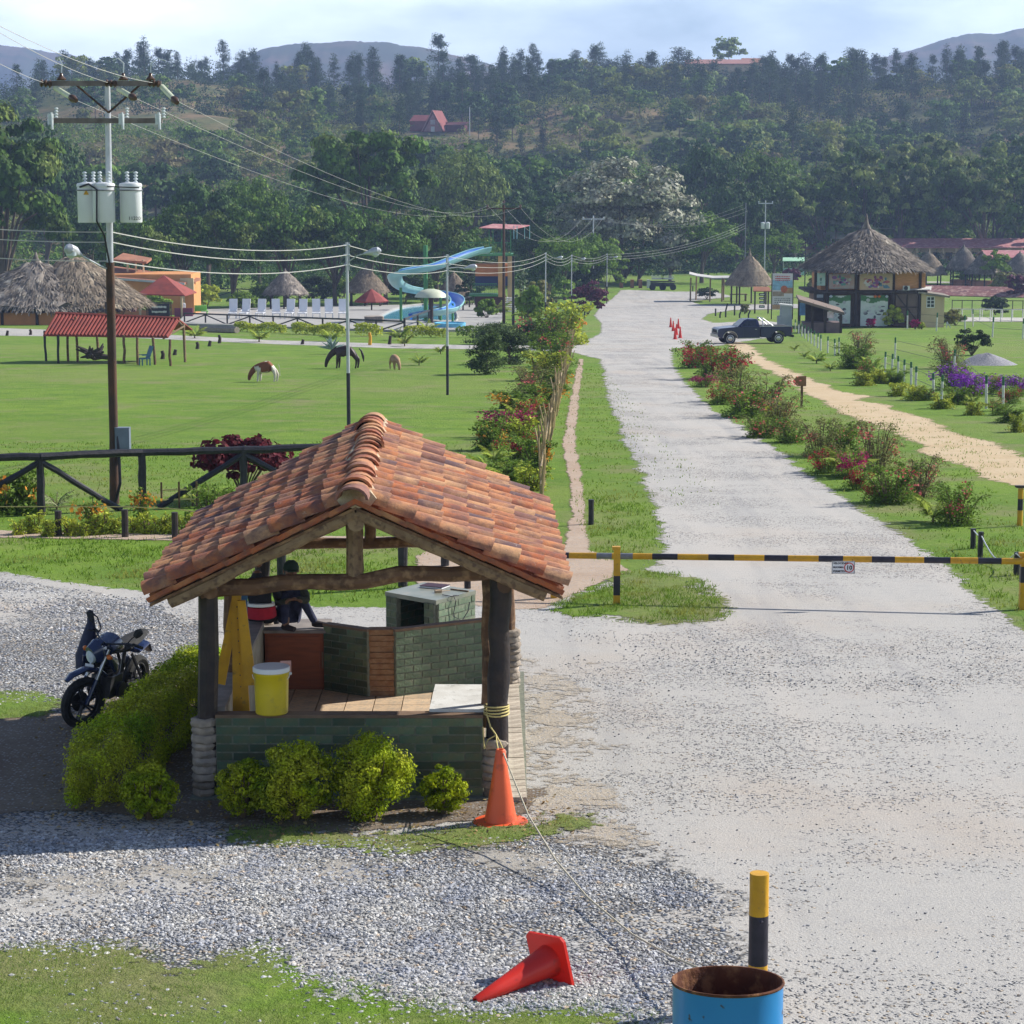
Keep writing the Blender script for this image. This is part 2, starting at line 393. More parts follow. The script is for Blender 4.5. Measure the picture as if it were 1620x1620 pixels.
M_pave = soil_material('worn_concrete', (.45, .43, .38), (.52, .50, .45), (.8, 3, .3), .05)
MATS_D = soil_material('tan_dust', (.37, .34, .295), (.40, .375, .335), (1.6, 7, 1.2), .6)
def grid_mesh(name, xs, ys, zf, mats, keep=None):
 X, Y = np.meshgrid(xs, ys); Z = zf(X, Y); V = np.stack([X, Y, Z], -1).reshape(-1, 3); nx = len(xs)
 i = (np.arange(len(ys)-1)[:, None]*nx+np.arange(nx-1)[None, :]).ravel()
 return npmesh(name, V, np.stack([i, i+1, i+nx+1, i+nx], 1), mats, smooth=True)
xs = np.concatenate([[-3000, -1600, -900, -600], np.arange(-430, 431, 7.), [600, 900, 1600, 3000]])
ys = np.concatenate([[-60, 0, 100, 200, 290, 300], np.arange(308, 1360, 8.), [1500, 1800, 2400, 3200, 4500]])
o = mesh_obj('ground', grid_mesh('ground', xs, ys, gz, [M_lawn])); tag(o, kind='structure')
def poly_sd(P, X, Y):
 """signed distance (positive inside) of points to a polygon"""
 P = np.asarray(P, float); n = len(P); best = np.full(X.shape, 1e9); ins = np.zeros(X.shape, bool)
 for i in range(n):
  ax, ay = P[i]; bx, by = P[(i+1) % n]; ex, ey = bx-ax, by-ay; l2 = ex*ex+ey*ey+1e-12
  t = np.clip(((X-ax)*ex+(Y-ay)*ey)/l2, 0, 1); d = np.hypot(X-ax-t*ex, Y-ay-t*ey); best = np.minimum(best, d)
  c = ((ay > Y) != (by > Y)) & (X < (bx-ax)*(Y-ay)/(by-ay+1e-12)+ax); ins ^= c
 return np.where(ins, best, -best)
def gpoly(px): return [tuple(at(x, y)[:2]) for x, y in px]
def sheet(name, polys, m, lift, nu=150, nv=200, margin=.8, label=None, holes=()):
 polys = [gpoly(p) for p in polys]; A = np.concatenate([np.array(p) for p in polys])
 Ys = A[:, 1]; U = A[:, 0]/Ys; y0, y1 = max(Ys.min()-margin, 3), Ys.max()+margin; du = margin/y0
 u = np.linspace(U.min()-du*.6, U.max()+du*.6, nu); v = np.exp(np.linspace(math.log(y0), math.log(y1), nv))
 UU, VV = np.meshgrid(u, v); X = UU*VV; Y = VV
 sd = np.max([poly_sd(p, X, Y) for p in polys], 0)
 for h in holes: sd = np.minimum(sd, -poly_sd(gpoly(h), X, Y))
 Z = gz(X, Y)+lift+np.clip((Y-240)/60, 0, 1)*lift*6
 V = np.stack([X, Y, Z], -1).reshape(-1, 3)
 i = (np.arange(nv-1)[:, None]*nu+np.arange(nu-1)[None, :]).ravel(); Fq = np.stack([i, i+1, i+nu+1, i+nu], 1)
 sdf = sd.ravel(); Fq = Fq[sdf[Fq].max(1) > -margin]
 used = np.unique(Fq); re = np.full(len(V), -1); re[used] = np.arange(len(used))
 me = npmesh(name, V[used], re[Fq], [m], smooth=True)
 a = me.attributes.new('edge', 'FLOAT', 'POINT'); a.data.foreach_set('value', sdf[used].astype(np.float32))
 o = mesh_obj(name, me); tag(o, kind='structure'); return o
ROAD = [(-300, 905), (0, 905), (100, 918), (240, 938), (500, 962), (640, 962), (800, 945), (850, 965), (880, 950), (940, 932), (1010, 905), (1048, 895), (1042, 850), (1036, 800), (1012, 740), (986, 690), (966, 640), (956, 600),
  (950, 568), (915, 560), (900, 556), (800, 553), (620, 551), (420, 544), (200, 534), (0, 531), (-200, 528), (-200, 518), (0, 519), (200, 526), (420, 538), (620, 544), (800, 547), (880, 545), (925, 540), (950, 528), (952, 512), (940, 500), (948, 488), (968, 474), (984, 459), (1010, 460),
  (1060, 462), (1130, 462), (1160, 470), (1090, 478), (1110, 484), (1250, 482), (1330, 484), (1330, 488), (1250, 489), (1160, 491), (1120, 497), (1110, 505), (1130, 511), (1200, 507), (1250, 512), (1240, 530), (1130, 548), (1062, 551), (1066, 580), (1090, 612), (1130, 650), (1200, 692), (1290, 762), (1370, 812), (1430, 852), (1510, 902), (1560, 962), (1630, 1008), (1900, 1100),
  (2100, 1700), (1500, 1900), (-500, 1900)]
sheet('road', [ROAD], M_road, .008, 260, 420, 1.1)
BL = [(-400, 1480), (0, 1497), (180, 1503), (270, 1534), (400, 1512), (450, 1545), (560, 1562), (680, 1592), (760, 1604), (900, 1592), (1010, 1615), (1075, 1650), (1100, 1800), (-400, 1800)]
GR1 = [(-400, 1275), (0, 1275), (130, 1270), (420, 1325), (800, 1318), (960, 1345), (1120, 1390), (1165, 1460), (1180, 1560), (1200, 1800), (-400, 1800)]
GR2 = [(-300, 915), (90, 935), (240, 960), (330, 1000), (210, 1100), (130, 1160), (-300, 1080)]
GR3 = [(640, 968), (830, 985), (860, 1020), (850, 1040), (640, 1030)]
sheet('gravel', [GR1, GR2], M_gravel, .012, 220, 260, .9)
sheet('grass_patch', [BL], lawn_material('ragged_grass', edge=(1.1, 5, 1.1), dry=.10, hill=False), .017, 160, 110, .9)
sheet('dirt_patch', [[(822, 1040), (872, 1050), (905, 1130), (900, 1220), (960, 1290), (930, 1330), (860, 1300), (832, 1310), (826, 1180)]], soil_material('tan_dirt', (.40, .345, .275), (.43, .385, .325), (1.9, 6, .9), .55, (.30, .30, .31)), .0145, 60, 110, .8)
sheet('dirt_patch', [[(300, 1365), (420, 1358), (560, 1372), (640, 1400), (520, 1412), (360, 1400), (250, 1385)], [(700, 1345), (900, 1350), (990, 1385), (900, 1390), (760, 1372)], [(40, 1390), (160, 1385), (200, 1402), (80, 1412)]], MATS_D, .0145, 160, 60, .6)
sheet('grass_verge', [[(868, 964), (945, 936), (992, 906), (1040, 904), (1100, 920), (1150, 955), (1140, 976), (1060, 990), (980, 984), (905, 974)]], M_lawnd, .016, 110, 90, .7)
sheet('grass_edge', [[(370, 1308), (620, 1325), (760, 1312), (930, 1292), (920, 1308), (760, 1345), (620, 1350), (370, 1332)]], M_lawnd, .020, 110, 60, .6)
sheet('grass_bank', [[(-200, 1095), (60, 1095), (100, 1106), (70, 1135), (-200, 1140)]], M_lawnp, .020, 50, 50, .6)
sheet('garden_soil', [[(-100, 1125), (100, 1130), (330, 1020), (345, 1230), (470, 1262), (860, 1250), (840, 1288), (700, 1302), (540, 1318), (380, 1312), (120, 1285), (-100, 1292)]], M_soil, .016, 110, 130, .6)
sheet('footpath', [[(916, 568), (923, 568), (915, 640), (909, 700), (921, 760), (925, 800), (924, 830), (935, 870), (1000, 905), (930, 930), (860, 965), (790, 965), (660, 940), (660, 880), (690, 868), (780, 900), (880, 890), (893, 860), (905, 815), (900, 760), (891, 705), (901, 640)]], M_dirt, .013, 160, 300, .5)
def zz(L_): return [(1080+x/3, 340+y/3) for x, y in L_]
sheet('sandy_path', [zz([(210, 590), (310, 612), (400, 690), (520, 740), (620, 790), (760, 840), (880, 860), (850, 880), (930, 895), (1050, 940), (1170, 970), (1300, 1040), (1420, 1070), (1520, 1110), (1620, 1150), (2100, 1300), (2300, 1560),
                          (1620, 1312), (1440, 1262), (1420, 1205), (1300, 1185), (1180, 1145), (1100, 1085), (970, 1025), (830, 965), (700, 915), (560, 825), (420, 745), (300, 692), (230, 640)])], M_sand, .008, 140, 200, 1.0)
sheet('flower_bed', [[(-100, 838), (300, 846), (640, 850), (640, 858), (280, 856), (-100, 849)]], M_dirt, .010, 90, 40, .4)
# ---- far mountains
def ridge(name, pts, Y, depth, m, base=-20, rough=6):
 """a mountain: its crest line in the picture, standing at distance Y"""
 xsn = np.linspace(pts[0][0], pts[-1][0], 130); ysn = np.interp(xsn, [p[0] for p in pts], [p[1] for p in pts])
 rs = np.random.RandomState(int(Y)); V = []; nk = 16
 jit = np.convolve(rs.normal(size=150), np.ones(7)/7, 'same')[:130]*rough
 for k in range(nk):
  f = k/(nk-1.)            # 0 front foot .. 1 back foot, crest in the middle
  for i in range(130):
   c = atY(xsn[i], ysn[i], Y); g = sstep(np.array(1-abs(f-.5)*2)); sp = .9+.2*math.sin(i*.35+k)*(1-g)
   V.append((c.x*(1+(f-.5)*.1), Y+(f-.5)*depth*sp, base+(c.z+jit[i]*.35-base)*g+(math.sin(i*.7+k*1.3)+math.sin(i*.23-k*.8)*2)*rough*.5*(1-g)*min(1, g*4)))
 i = (np.arange(nk-1)[:, None]*130+np.arange(129)[None, :]).ravel()
 o = mesh_obj(name, npmesh(name, V, np.stack([i, i+1, i+131, i+130], 1), [m], smooth=True)); return tag(o, kind='structure')
M_mtn = mat('mountain', (.10, .065, .045), (.03, .042, .018), sc=.011, rough=.95, c3=(.03, .04, .016), sc3=.04, lo=.42, hi=.58, lo3=.45, hi3=.6, world=True, detail=6)
ridge('mountain', [(330, 130), (380, 96), (420, 76), (470, 68), (540, 64), (620, 66), (690, 78), (740, 92), (800, 108), (860, 130)], 2300, 900, M_mtn)
ridge('mountain', [(1250, 128), (1330, 100), (1400, 88), (1460, 70), (1520, 53), (1580, 50), (1640, 38), (1800, 25)], 2300, 900, M_mtn)
ridge('mountain', [(-300, 90), (-100, 62), (0, 69), (50, 76), (110, 84), (160, 100), (260, 128)], 2900, 900, M_mtn)
ridge('mountain', [(820, 125), (900, 108), (960, 100), (1030, 104), (1120, 92), (1200, 98), (1290, 112), (1400, 126)], 1900, 500, M_mtn, rough=4)
# ---- loose stones (nobody could count them)
M_stone = mat('stone', (.28, .29, .325), (.42, .41, .39), sc=2, rough=.9, isl=.55, spec=.25, world=True, c3=(.42, .33, .24), sc3=9, lo3=.6, hi3=.7)
def stones(name, px_poly, n, s0, s1, seed, y_bias=1.0, holes=()):
 rs = np.random.RandomState(seed); P = gpoly(px_poly); A = np.array(P)
 X = np.zeros(0); Y = np.zeros(0)
 while len(X) < n:
  xx = rs.uniform(A[:, 0].min(), A[:, 0].max(), n*2); yy = A[:, 1].min()+(A[:, 1].max()-A[:, 1].min())*rs.rand(n*2)**y_bias
  k = (poly_sd(P, xx, yy) > np.abs(rs.normal(size=len(xx)))*.45) & (np.abs(xx/yy) < .245)
  for h in holes: k &= (poly_sd(gpoly(h), xx, yy)+rs.normal(size=len(xx))*.15 < .05) | (rs.rand(len(xx)) < .025)
  # patches where sand shows
  k &= (np.sin(xx*1.7+yy*.9)+np.sin(xx*.8-yy*2.3+1)+np.sin(xx*3.9+yy*2.9+4)*.8 + rs.normal(size=len(xx))*.9) > -.45
  X = np.concatenate([X, xx[k]]); Y = np.concatenate([Y, yy[k]])
 X = X[:n]; Y = Y[:n]
 t = (1+5**.5)/2; ico = np.array([(-1, t, 0), (1, t, 0), (-1, -t, 0), (1, -t, 0), (0, -1, t), (0, 1, t), (0, -1, -t), (0, 1, -t), (t, 0, -1), (t, 0, 1), (-t, 0, -1), (-t, 0, 1)])/1.9
 fi = np.array([(0, 11, 5), (0, 5, 1), (0, 1, 7), (0, 7, 10), (0, 10, 11), (1, 5, 9), (5, 11, 4), (11, 10, 2), (10, 7, 6), (7, 1, 8), (3, 9, 4), (3, 4, 2), (3, 2, 6), (3, 6, 8), (3, 8, 9), (4, 9, 5), (2, 4, 11), (6, 2, 10), (8, 6, 7), (9, 8, 1)])
 sz = s0+(s1-s0)*rs.rand(n)**2.2
 B = ico[None]*(1+rs.uniform(-.28, .28, (n, 12, 1))); B = B*np.stack([sz*rs.uniform(.8, 1.4, n), sz*rs.uniform(.6, 1, n), sz*rs.uniform(.4, .75, n)], 1)[:, None, :]
 a = rs.rand(n)*6.28; ca, sa = np.cos(a)[:, None], np.sin(a)[:, None]
 x = B[..., 0]*ca-B[..., 1]*sa; y = B[..., 0]*sa+B[..., 1]*ca; z = B[..., 2]+rs.uniform(-.25, .35, n)[:, None]*x
 V = np.stack([x+X[:, None], y+Y[:, None], z+(gz(X, Y)+.012+sz*.12)[:, None]], -1).reshape(-1, 3)
 Fc = (fi[None]+np.arange(n)[:, None, None]*12).reshape(-1, 3)
 return tag(mesh_obj(name, npmesh(name, V, Fc, [M_stone])), 'loose grey and white gravel stones covering the yard', 'gravel', kind='stuff')
stones('gravel_stones', [(-30, 1290), (400, 1328), (860, 1325), (1010, 1362), (1140, 1395), (1175, 1480), (1190, 1660), (-30, 1660)], 44000, .008, .024, 3, holes=[BL])
stones('yard_stones', [(-30, 910), (330, 960), (330, 1000), (200, 1110), (-30, 1120)], 6000, .012, .028, 4)
stones('scattered_stones', [(820, 1000), (1650, 1010), (1650, 1660), (1130, 1660), (1130, 1390), (860, 1320), (840, 1100)], 1800, .005, .014, 5, 1.2)
stones('verge_stones', [(0, 1497), (180, 1503), (450, 1545), (760, 1604), (1010, 1615), (1060, 1660), (-30, 1660)], 220, .008, .022, 6)
stones('roadside_stones', [(1000, 905), (1060, 820), (1100, 985), (1300, 1040), (1500, 1010), (1560, 960), (1400, 860), (1480, 880), (1640, 1040), (1640, 1100), (900, 1100), (860, 990), (1040, 1000), (1160, 985), (1170, 950), (1110, 910)], 1400, .007, .018, 8)
big = MB(); rb = random.Random(4)
# ---- grass blades (uncountable) near the camera
M_blade = leaf('grass_blades', (.115, .21, .018), (.155, .255, .026), isl=.35, objv=0, trans=.4, sc=1.2, c3=(.24, .26, .05), sc3=.7)
def blades(name, polys, dens, h0, h1, w, seed, label, clump=.05, holes=(), inset=-.12, soft=.12):
 rs = np.random.RandomState(seed); V = [];
 for poly in polys:
  P = gpoly(poly); A = np.array(P); a0, a1 = A.min(0), A.max(0); n = int(dens*(a1[0]-a0[0])*(a1[1]-a0[1]))
  n = min(n, 260000); X = rs.uniform(a0[0], a1[0], n); Y = rs.uniform(a0[1], a1[1], n)
  k = (poly_sd(P, X, Y)+rs.normal(size=n)*soft > inset) & (np.abs(X/Y) < .25)
  for h in holes: k &= poly_sd(gpoly(h), X, Y) < .05
  pat = np.sin(X*2.1+Y*1.3)+np.sin(X*5.3-Y*3.1+2)+np.sin(X*.9-Y*1.9)+rs.normal(size=n)*.8
  k &= pat > -.9
  X, Y = X[k], Y[k]; V.append(np.stack([X, Y], 1))
 V = np.concatenate(V); n = len(V); X, Y = V[:, 0], V[:, 1]
 nb = 3; X = np.repeat(X, nb)+rs.normal(size=n*nb)*clump; Y = np.repeat(Y, nb)+rs.normal(size=n*nb)*clump; n *= nb
 h = rs.uniform(h0, h1, n); a = rs.rand(n)*6.28; ln = rs.uniform(.2, .9, n)*h; la = rs.rand(n)*6.28; z = gz(X, Y)+.002
 A_ = np.stack([X-np.cos(a)*w, Y-np.sin(a)*w, z], -1); B_ = np.stack([X+np.cos(a)*w, Y+np.sin(a)*w, z], -1); C_ = np.stack([X+np.cos(la)*ln, Y+np.sin(la)*ln, z+h], -1)
 me = npmesh(name, np.stack([A_, B_, C_], 1).reshape(-1, 3), np.arange(3*n).reshape(-1, 3), [M_blade])
 return tag(mesh_obj(name, me), label, 'grass', kind='stuff')
blades('grass', [[(-20, 1497), (180, 1503), (270, 1534), (400, 1512), (450, 1545), (560, 1562), (680, 1592), (760, 1604), (900, 1592), (1010, 1615), (1060, 1640), (1060, 1680), (-20, 1680)]], 900, .015, .05, .0032, 1, 'short green grass in the bottom left corner', .02)
blades('grass', [[(370, 1310), (620, 1327), (760, 1314), (900, 1296), (905, 1306), (760, 1340), (620, 1346), (370, 1330)], [(-20, 1095), (60, 1095), (95, 1106), (70, 1135), (-20, 1138)]], 420, .02, .06, .005, 2, 'thin grass along the bushes in front of the booth', .03)
blades('grass', [[(872, 964), (945, 938), (994, 908), (1038, 906), (1100, 922), (1146, 955), (1136, 974), (1060, 988), (980, 982), (905, 973)]], 260, .03, .09, .008, 3, 'green grass island at the foot of the striped gate post', .04)
blades('grass', [[(-20, 850), (640, 858), (660, 950), (500, 955), (240, 932), (100, 912), (-20, 900)], [(930, 780), (1030, 790), (1038, 880), (960, 890), (925, 850)], [(1480, 880), (1620, 830), (1620, 995), (1580, 960)]], 70, .03, .09, .011, 5, 'mown grass at the edge of the gravel yard', .06, soft=.35, inset=.1)
blades('grass', [[(-20, 700), (760, 700), (760, 850), (-20, 838)], [(925, 580), (950, 580), (968, 650), (1015, 760), (1036, 800), (925, 800), (915, 700)], [(1190, 660), (1300, 680), (1620, 800), (1620, 840), (1500, 880), (1400, 830)], [(1250, 640), (1620, 720), (1620, 760)]], 16, .03, .08, .014, 6, 'rough lawn grass along the fence and the road', .12, soft=2.2, inset=.5)
# ================================================================ THE TILED BOOTH
M_mortar = mat('mortar', (.19, .20, .155), (.12, .13, .10), sc=20, rough=.95, bump=.4)
M_gbrick = mat('green_brick', (.055, .115, .075), (.10, .115, .06), sc=7, rough=.6, bump=.3, objv=.45, c3=(.16, .16, .11), sc3=16, lo3=.55, hi3=.75, fac3=.6)
M_gbrick_sun = mat('sunlit_green_brick', (.15, .19, .12), (.10, .15, .095), sc=7, rough=.7, bump=.3, objv=.22, c3=(.26, .25, .18), sc3=14, lo3=.5, hi3=.75, fac3=.7)  # lighter copy of the green brick, sunlight put into its colour
M_stonec = mat('stacked_stone', (.36, .30, .24), (.22, .19, .16), sc=9, rough=.9, bump=.8, bsc=25, isl=.3)
M_paver = mat('paver', (.55, .40, .26), (.45, .33, .22), sc=6, rough=.85, bump=.3, objv=.12, c3=(.38, .30, .22), sc3=20)
M_pave2 = mat('grey_paver', (.52, .46, .37), (.44, .38, .30), sc=6, rough=.9, bump=.4, objv=.12, c3=(.36, .30, .24), sc3=18)
M_log = mat('log_wood', (.16, .085, .045), (.09, .05, .03), sc=4, rough=.7, bump=.6, bsc=9, stretch=(1, 1, 1), c3=(.28, .17, .09), sc3=11, lo3=.5, hi3=.7)
M_log2 = mat('pale_log_wood', (.30, .21, .12), (.19, .12, .07), sc=5, rough=.75, bump=.5, bsc=14, c3=(.12, .075, .05), sc3=17)
M_darklog = mat('dark_painted_log', (.022, .018, .020), (.045, .032, .028), sc=6, rough=.55, bump=.5, bsc=20)
M_blacklog = mat('black_painted_log', (.014, .015, .02), (.03, .028, .032), sc=8, rough=.45, bump=.5, bsc=22)
M_plaster = mat('aged_plaster', (.33, .31, .25), (.24, .22, .17), sc=5, rough=.9, bump=.2)
M_redbox = mat('red_brown_board', (.28, .085, .04), (.20, .065, .035), sc=3, rough=.7, bump=.2, stretch=(1, 1, 8))
M_greytop = mat('grey_board', (.26, .23, .21), (.18, .16, .15), sc=6, rough=.7)
M_whites = mat('whitewashed_slab', (.62, .62, .60), (.50, .49, .46), sc=4, rough=.8, bump=.2, c3=(.30, .30, .28), sc3=12, lo3=.6, hi3=.8)
M_yel = mat('yellow_paint', (.62, .33, .015), (.50, .26, .02), sc=6, rough=.45, bump=.2, c3=(.28, .17, .04), sc3=14, lo3=.62, hi3=.75)
M_yelp = mat('yellow_plastic', (.66, .50, .01), (.58, .43, .02), sc=3, rough=.4, spec=.5, c3=(.36, .27, .06), sc3=9, lo3=.58, hi3=.74, fac3=.7)
M_whitep = mat('white_plastic', (.75, .76, .78), (.68, .69, .72), sc=3, rough=.4)
M_blk = mat('black_paint', (.018, .018, .028), (.035, .03, .045), sc=8, rough=.45, bump=.15)
M_grey = mat('grey_paint', (.20, .21, .24), (.15, .16, .18), sc=8, rough=.5)
M_rope = mat('rope', (.52, .47, .36), (.40, .36, .27), sc=60, rough=.9)
M_yrope = mat('yellow_rope', (.62, .52, .22), (.48, .40, .16), sc=60, rough=.85)
def tile_material(name='clay_tile'):
 b = NB(name); oi = b.N('ShaderNodeObjectInfo'); r = oi.outputs['Random']
 rp = b.N('ShaderNodeValToRGB'); rp.color_ramp.interpolation = 'CONSTANT'; el = rp.color_ramp.elements
 cols = [(0, (.48, .185, .08)), (.15, (.52, .25, .12)), (.30, (.40, .12, .05)), (.45, (.46, .20, .10)), (.58, (.27, .12, .09)), (.68, (.56, .31, .16)), (.80, (.44, .15, .06)), (.88, (.12, .075, .085)), (.95, (.36, .17, .11))]
 while len(el) < len(cols): el.new(.5)
 for e, (p, c) in zip(el, cols): e.position = p; e.color = (*c, 1)
 b.L(r, rp.inputs['Fac'])
 c = b.mix(b.rng(b.noise(7, 5, .6), .38, .64, 0, .8), rp.outputs['Color'], (.15, .08, .075))
 c = b.mix(b.rng(b.noise(3.1, 4, .6), .5, .7, 0, .6), c, (.56, .31, .15))
 c = b.mix(b.rng(b.noise(38, 4, .7), .52, .75, 0, .6), c, (.15, .10, .085))
 c = b.mix(b.rng(b.noise(15, 4, .7), .62, .75, 0, .5), c, (.60, .50, .38))
 return b.finish(c, b.noise(55, 4, .7), .5, .015, .8)
M_tile = tile_material()
Yf, Yb = 21.95, 28.0
RF, RB = atY(562, 786, Yf), atY(591, 668, Yb)
ELF, ELB, ERF, ERB = atY(236, 940, Yf), atY(324, 819, Yb), atY(890, 928, Yf), atY(858, 797, Yb)
K = Vector((-1.55, 24.8, -1.1))
booth = thing('guard_booth', 'small open guard booth with a clay tile gable roof on dark log posts', 'booth', K)
def kpart(mb, name, mats, parent=None, smooth=False):
 return mb.obj(name, mats, parent or booth, smooth, loc=-K if parent is None else None)
# --- roof: a plain base part, tiles as sub-parts
rf = MB()
for A, B, Cc, D in ((RF, RB, ELB, ELF), (RB, RF, ERF, ERB)):
 dn = Vector((0, 0, -.10)); q = [p+dn for p in (A, B, Cc, D)]
 if (q[1]-q[0]).cross(q[2]-q[0]).z < 0: q = q[::-1]
 rf.slab(q, .03)
roof = kpart(rf, 'roof', [M_log])
def tile_mesh(name, r0, r1, ln, th=.018, n=7, lift0=0, lift1=0, span=PI):
 V = []; Fc = []
 for k, (x, r) in enumerate(((0, r0), (ln*.5, (r0+r1)/2), (ln, r1))):
  zl = (lift0, (lift0+lift1)/2, lift1)[k]
  for rr in (r, r-th):
   for i in range(n+1):
    a = (PI-span)/2+span*i/n; V.append((x, math.cos(a)*rr, math.sin(a)*rr*.78+zl))
 m = n+1
 for s_ in range(2):
  o0 = s_*2*m; o1 = o0+2*m
  for i in range(n):
   Fc.append((o0+i, o1+i, o1+i+1, o0+i+1)); Fc.append((o0+m+i+1, o1+m+i+1, o1+m+i, o0+m+i))
  Fc.append((o0, o0+m, o1+m, o1)); Fc.append((o0+n, o1+n, o1+m+n, o0+m+n))
 for o0, fl in ((0, 0), (4*m, 1)):
  for i in range(n):
   f = (o0+i, o0+i+1, o0+m+i+1, o0+m+i); Fc.append(f if not fl else f[::-1])
 me = bpy.data.meshes.new(name); me.from_pydata(V, [], Fc); me.materials.append(M_tile)
 me.polygons.foreach_set('use_smooth', [True]*len(Fc)); me.set_sharp_from_angle(angle=.7); me.update(); return me
NR, NC = 8, 18
def bil(A, B, Cc, D, s, t):      # A ridge front, B ridge back, Cc eave back, D eave front
 return (A.lerp(B, t)).lerp(D.lerp(Cc, t), s)
slopeL = (ELF-RF).length; rowL = slopeL/NR; pitch = (Yb-Yf)/NC
T1 = tile_mesh('roof_tile', .135, .158, rowL*1.22, lift0=-.018, lift1=.022)
pan = MB()
for side, (A, B, Cc, D) in enumerate(((RF, RB, ELB, ELF), (RF, RB, ERB, ERF))):
 for j in range(NC):
  for i in range(NR):
   t = (j+.5)/NC; s0, s1 = i/NR, (i+1)/NR
   p = bil(A, B, Cc, D, s0, t); q = bil(A, B, Cc, D, s1, t); ex = (q-p).normalized()
   ey = (B-A).normalized(); ez = ex.cross(ey).normalized()
   if ez.z < 0: ez = -ez
   ey = ez.cross(ex)
   R = Matrix((ex, ey, ez)).transposed()
   R = R @ Rxyz(rnd.uniform(-.04, .04), rnd.uniform(-.015, .015), rnd.uniform(-.03, .03))
   o_ = bpy.data.objects.new('roof_tile', T1); link(o_, roof)
   sc_t = Matrix.Diagonal((rnd.uniform(.97, 1.05), rnd.uniform(.92, 1.05)*pitch/.336, rnd.uniform(.9, 1.12), 1))
   o_.matrix_basis = TM(p+ez*rnd.uniform(-.008, .012)-ex*.02, R) @ sc_t
 for j in range(NC+1):
  for i in range(NR):
   t = j/NC; p = bil(A, B, Cc, D, i/NR, t); q = bil(A, B, Cc, D, (i+1)/NR, t); ex = (q-p); Lx = ex.length; ex.normalize()
   ey = (B-A).normalized(); ez = ex.cross(ey).normalized(); ez = -ez if ez.z < 0 else ez; ey = ez.cross(ex)
   R = Matrix((ex, ey, ez)).transposed(); vs = []
   for x in (0, Lx*1.1):
    for k in range(5):
     a = PI+PI*k/4; vs.append(R @ Vector((x, math.cos(a)*.11, math.sin(a)*.07+.0-.012*(x > 0))) + p)
   pan.add(vs, [(k, k+1, 6+k, 5+k) for k in range(4)])
pn = pan.obj('pan_tiles', [M_tile], roof, True); tag(pn, kind='stuff')
ridge_m = tile_mesh('ridge_tile', .150, .168, (RB-RF).length/19*1.45, .028, 9, -.008, .006)
ex = (RF-RB).normalized(); ey = Vector((0, 0, 1)).cross(ex).normalized(); ez = ex.cross(ey)
for i in range(20):
 p = RB.lerp(RF, (i-.3)/19.); R = Matrix((ex, ey, ez)).transposed() @ Rxyz(rnd.uniform(-.06, .06), rnd.uniform(-.02, .02), rnd.uniform(-.07, .07))
 o_ = bpy.data.objects.new('ridge_tile', ridge_m); link(o_, roof); o_.matrix_basis = TM(p+ez*rnd.uniform(-.005, .02), R) @ Matrix.Scale(rnd.uniform(.96, 1.06), 4)
mm = MB(); pts = [RF.lerp(RB, k/14)+Vector((rnd.uniform(-.01, .01), 0, -.02)) for k in range(15)]
mm.tube(pts, [(.10, .20+rnd.uniform(-.02, .02)) for _ in pts], 8, el=Vector((0, 0, 1)))
M_cream = mat('cream_mortar', (.50, .40, .28), (.36, .27, .19), sc=12, rough=.95, bump=.8)
kpart(mm, 'ridge_mortar', [M_cream], roof, True)
# --- timber
def wavy(p, q, r, n=9, amp=.02, seed=0, r1=None):
 rg = random.Random(seed); out = []; rr = []
 for i in range(n):
  t = i/(n-1); out.append(Vector(p).lerp(Vector(q), t)+Vector((rg.uniform(-amp, amp), rg.uniform(-amp, amp), rg.uniform(-amp, amp)))*(1 if 0 < i < n-1 else 0)); rr.append((r+((r1 or r)-r)*t)*rg.uniform(.92, 1.08))
 return out, rr
def log(name, p, q, r, m, seed=0, amp=.02, r1=None, parent=None, n=9):
 mb = MB(); a, b_ = wavy(p, q, r, n, amp, seed, r1); mb.tube(a, b_, 10); return kpart(mb, name, [m], parent, True)
dz = Vector((0, 0, -.17))
log('rafter', RF+dz+Vector((0, .1, 0)), ELF.lerp(RF, .08)+dz+Vector((.02, .1, .0)), .075, M_log2, 1, .012)
log('rafter', RF+dz+Vector((0, .1, 0)), ERF.lerp(RF, .08)+dz+Vector((0, .1, .0)), .075, M_log2, 2, .012)
for k, t in enumerate((.2, .4, .6, .8, .97)):
 for A, B in ((ELF, ELB), (ERF, ERB)):
  log('rafter', RF.lerp(RB, t)+dz, A.lerp(B, t).lerp(RF.lerp(RB, t), .06)+dz, .06, M_log, 5+k, .015)
log('ridge_beam', RF+Vector((0, .05, -.27)), RB+Vector((0, -.05, -.27)), .085, M_log2, 11, .015)
Yp = 22.45
FLt, FRt = atY(330, 925, Yp), atY(790, 915, Yp)
log('tie_beam', atY(318, 934, Yp-.05), atY(800, 900, Yp-.05), .083, M_log, 14, .028, n=12)
log('king_post', atY(561, 915, Yp-.02), atY(560, 800, Yp-.02), .088, M_log2, 15, .006)
Yr = 27.5
log('tie_beam', atY(380, 862, Yr), atY(815, 856, Yr), .065, M_log, 16, .012, n=14)
log('king_post', atY(585, 860, Yr), atY(588, 690, Yr), .075, M_log, 17, .01)
for s_, (A, B) in enumerate(((ELF, ELB), (ERF, ERB))):       # wall plates along the eaves
 w0 = RF.lerp(A, .72)+Vector((0, .2, -.28)); w1 = RB.lerp(B, .72)+Vector((0, -.2, -.28)); log('wall_plate', w0, w1, .075, M_log, 20+s_, .015)
def box_post(name, px0, px1, Y, z0, w, m, seed, parent=None):
 p0 = atY(*px0, Y); return p0
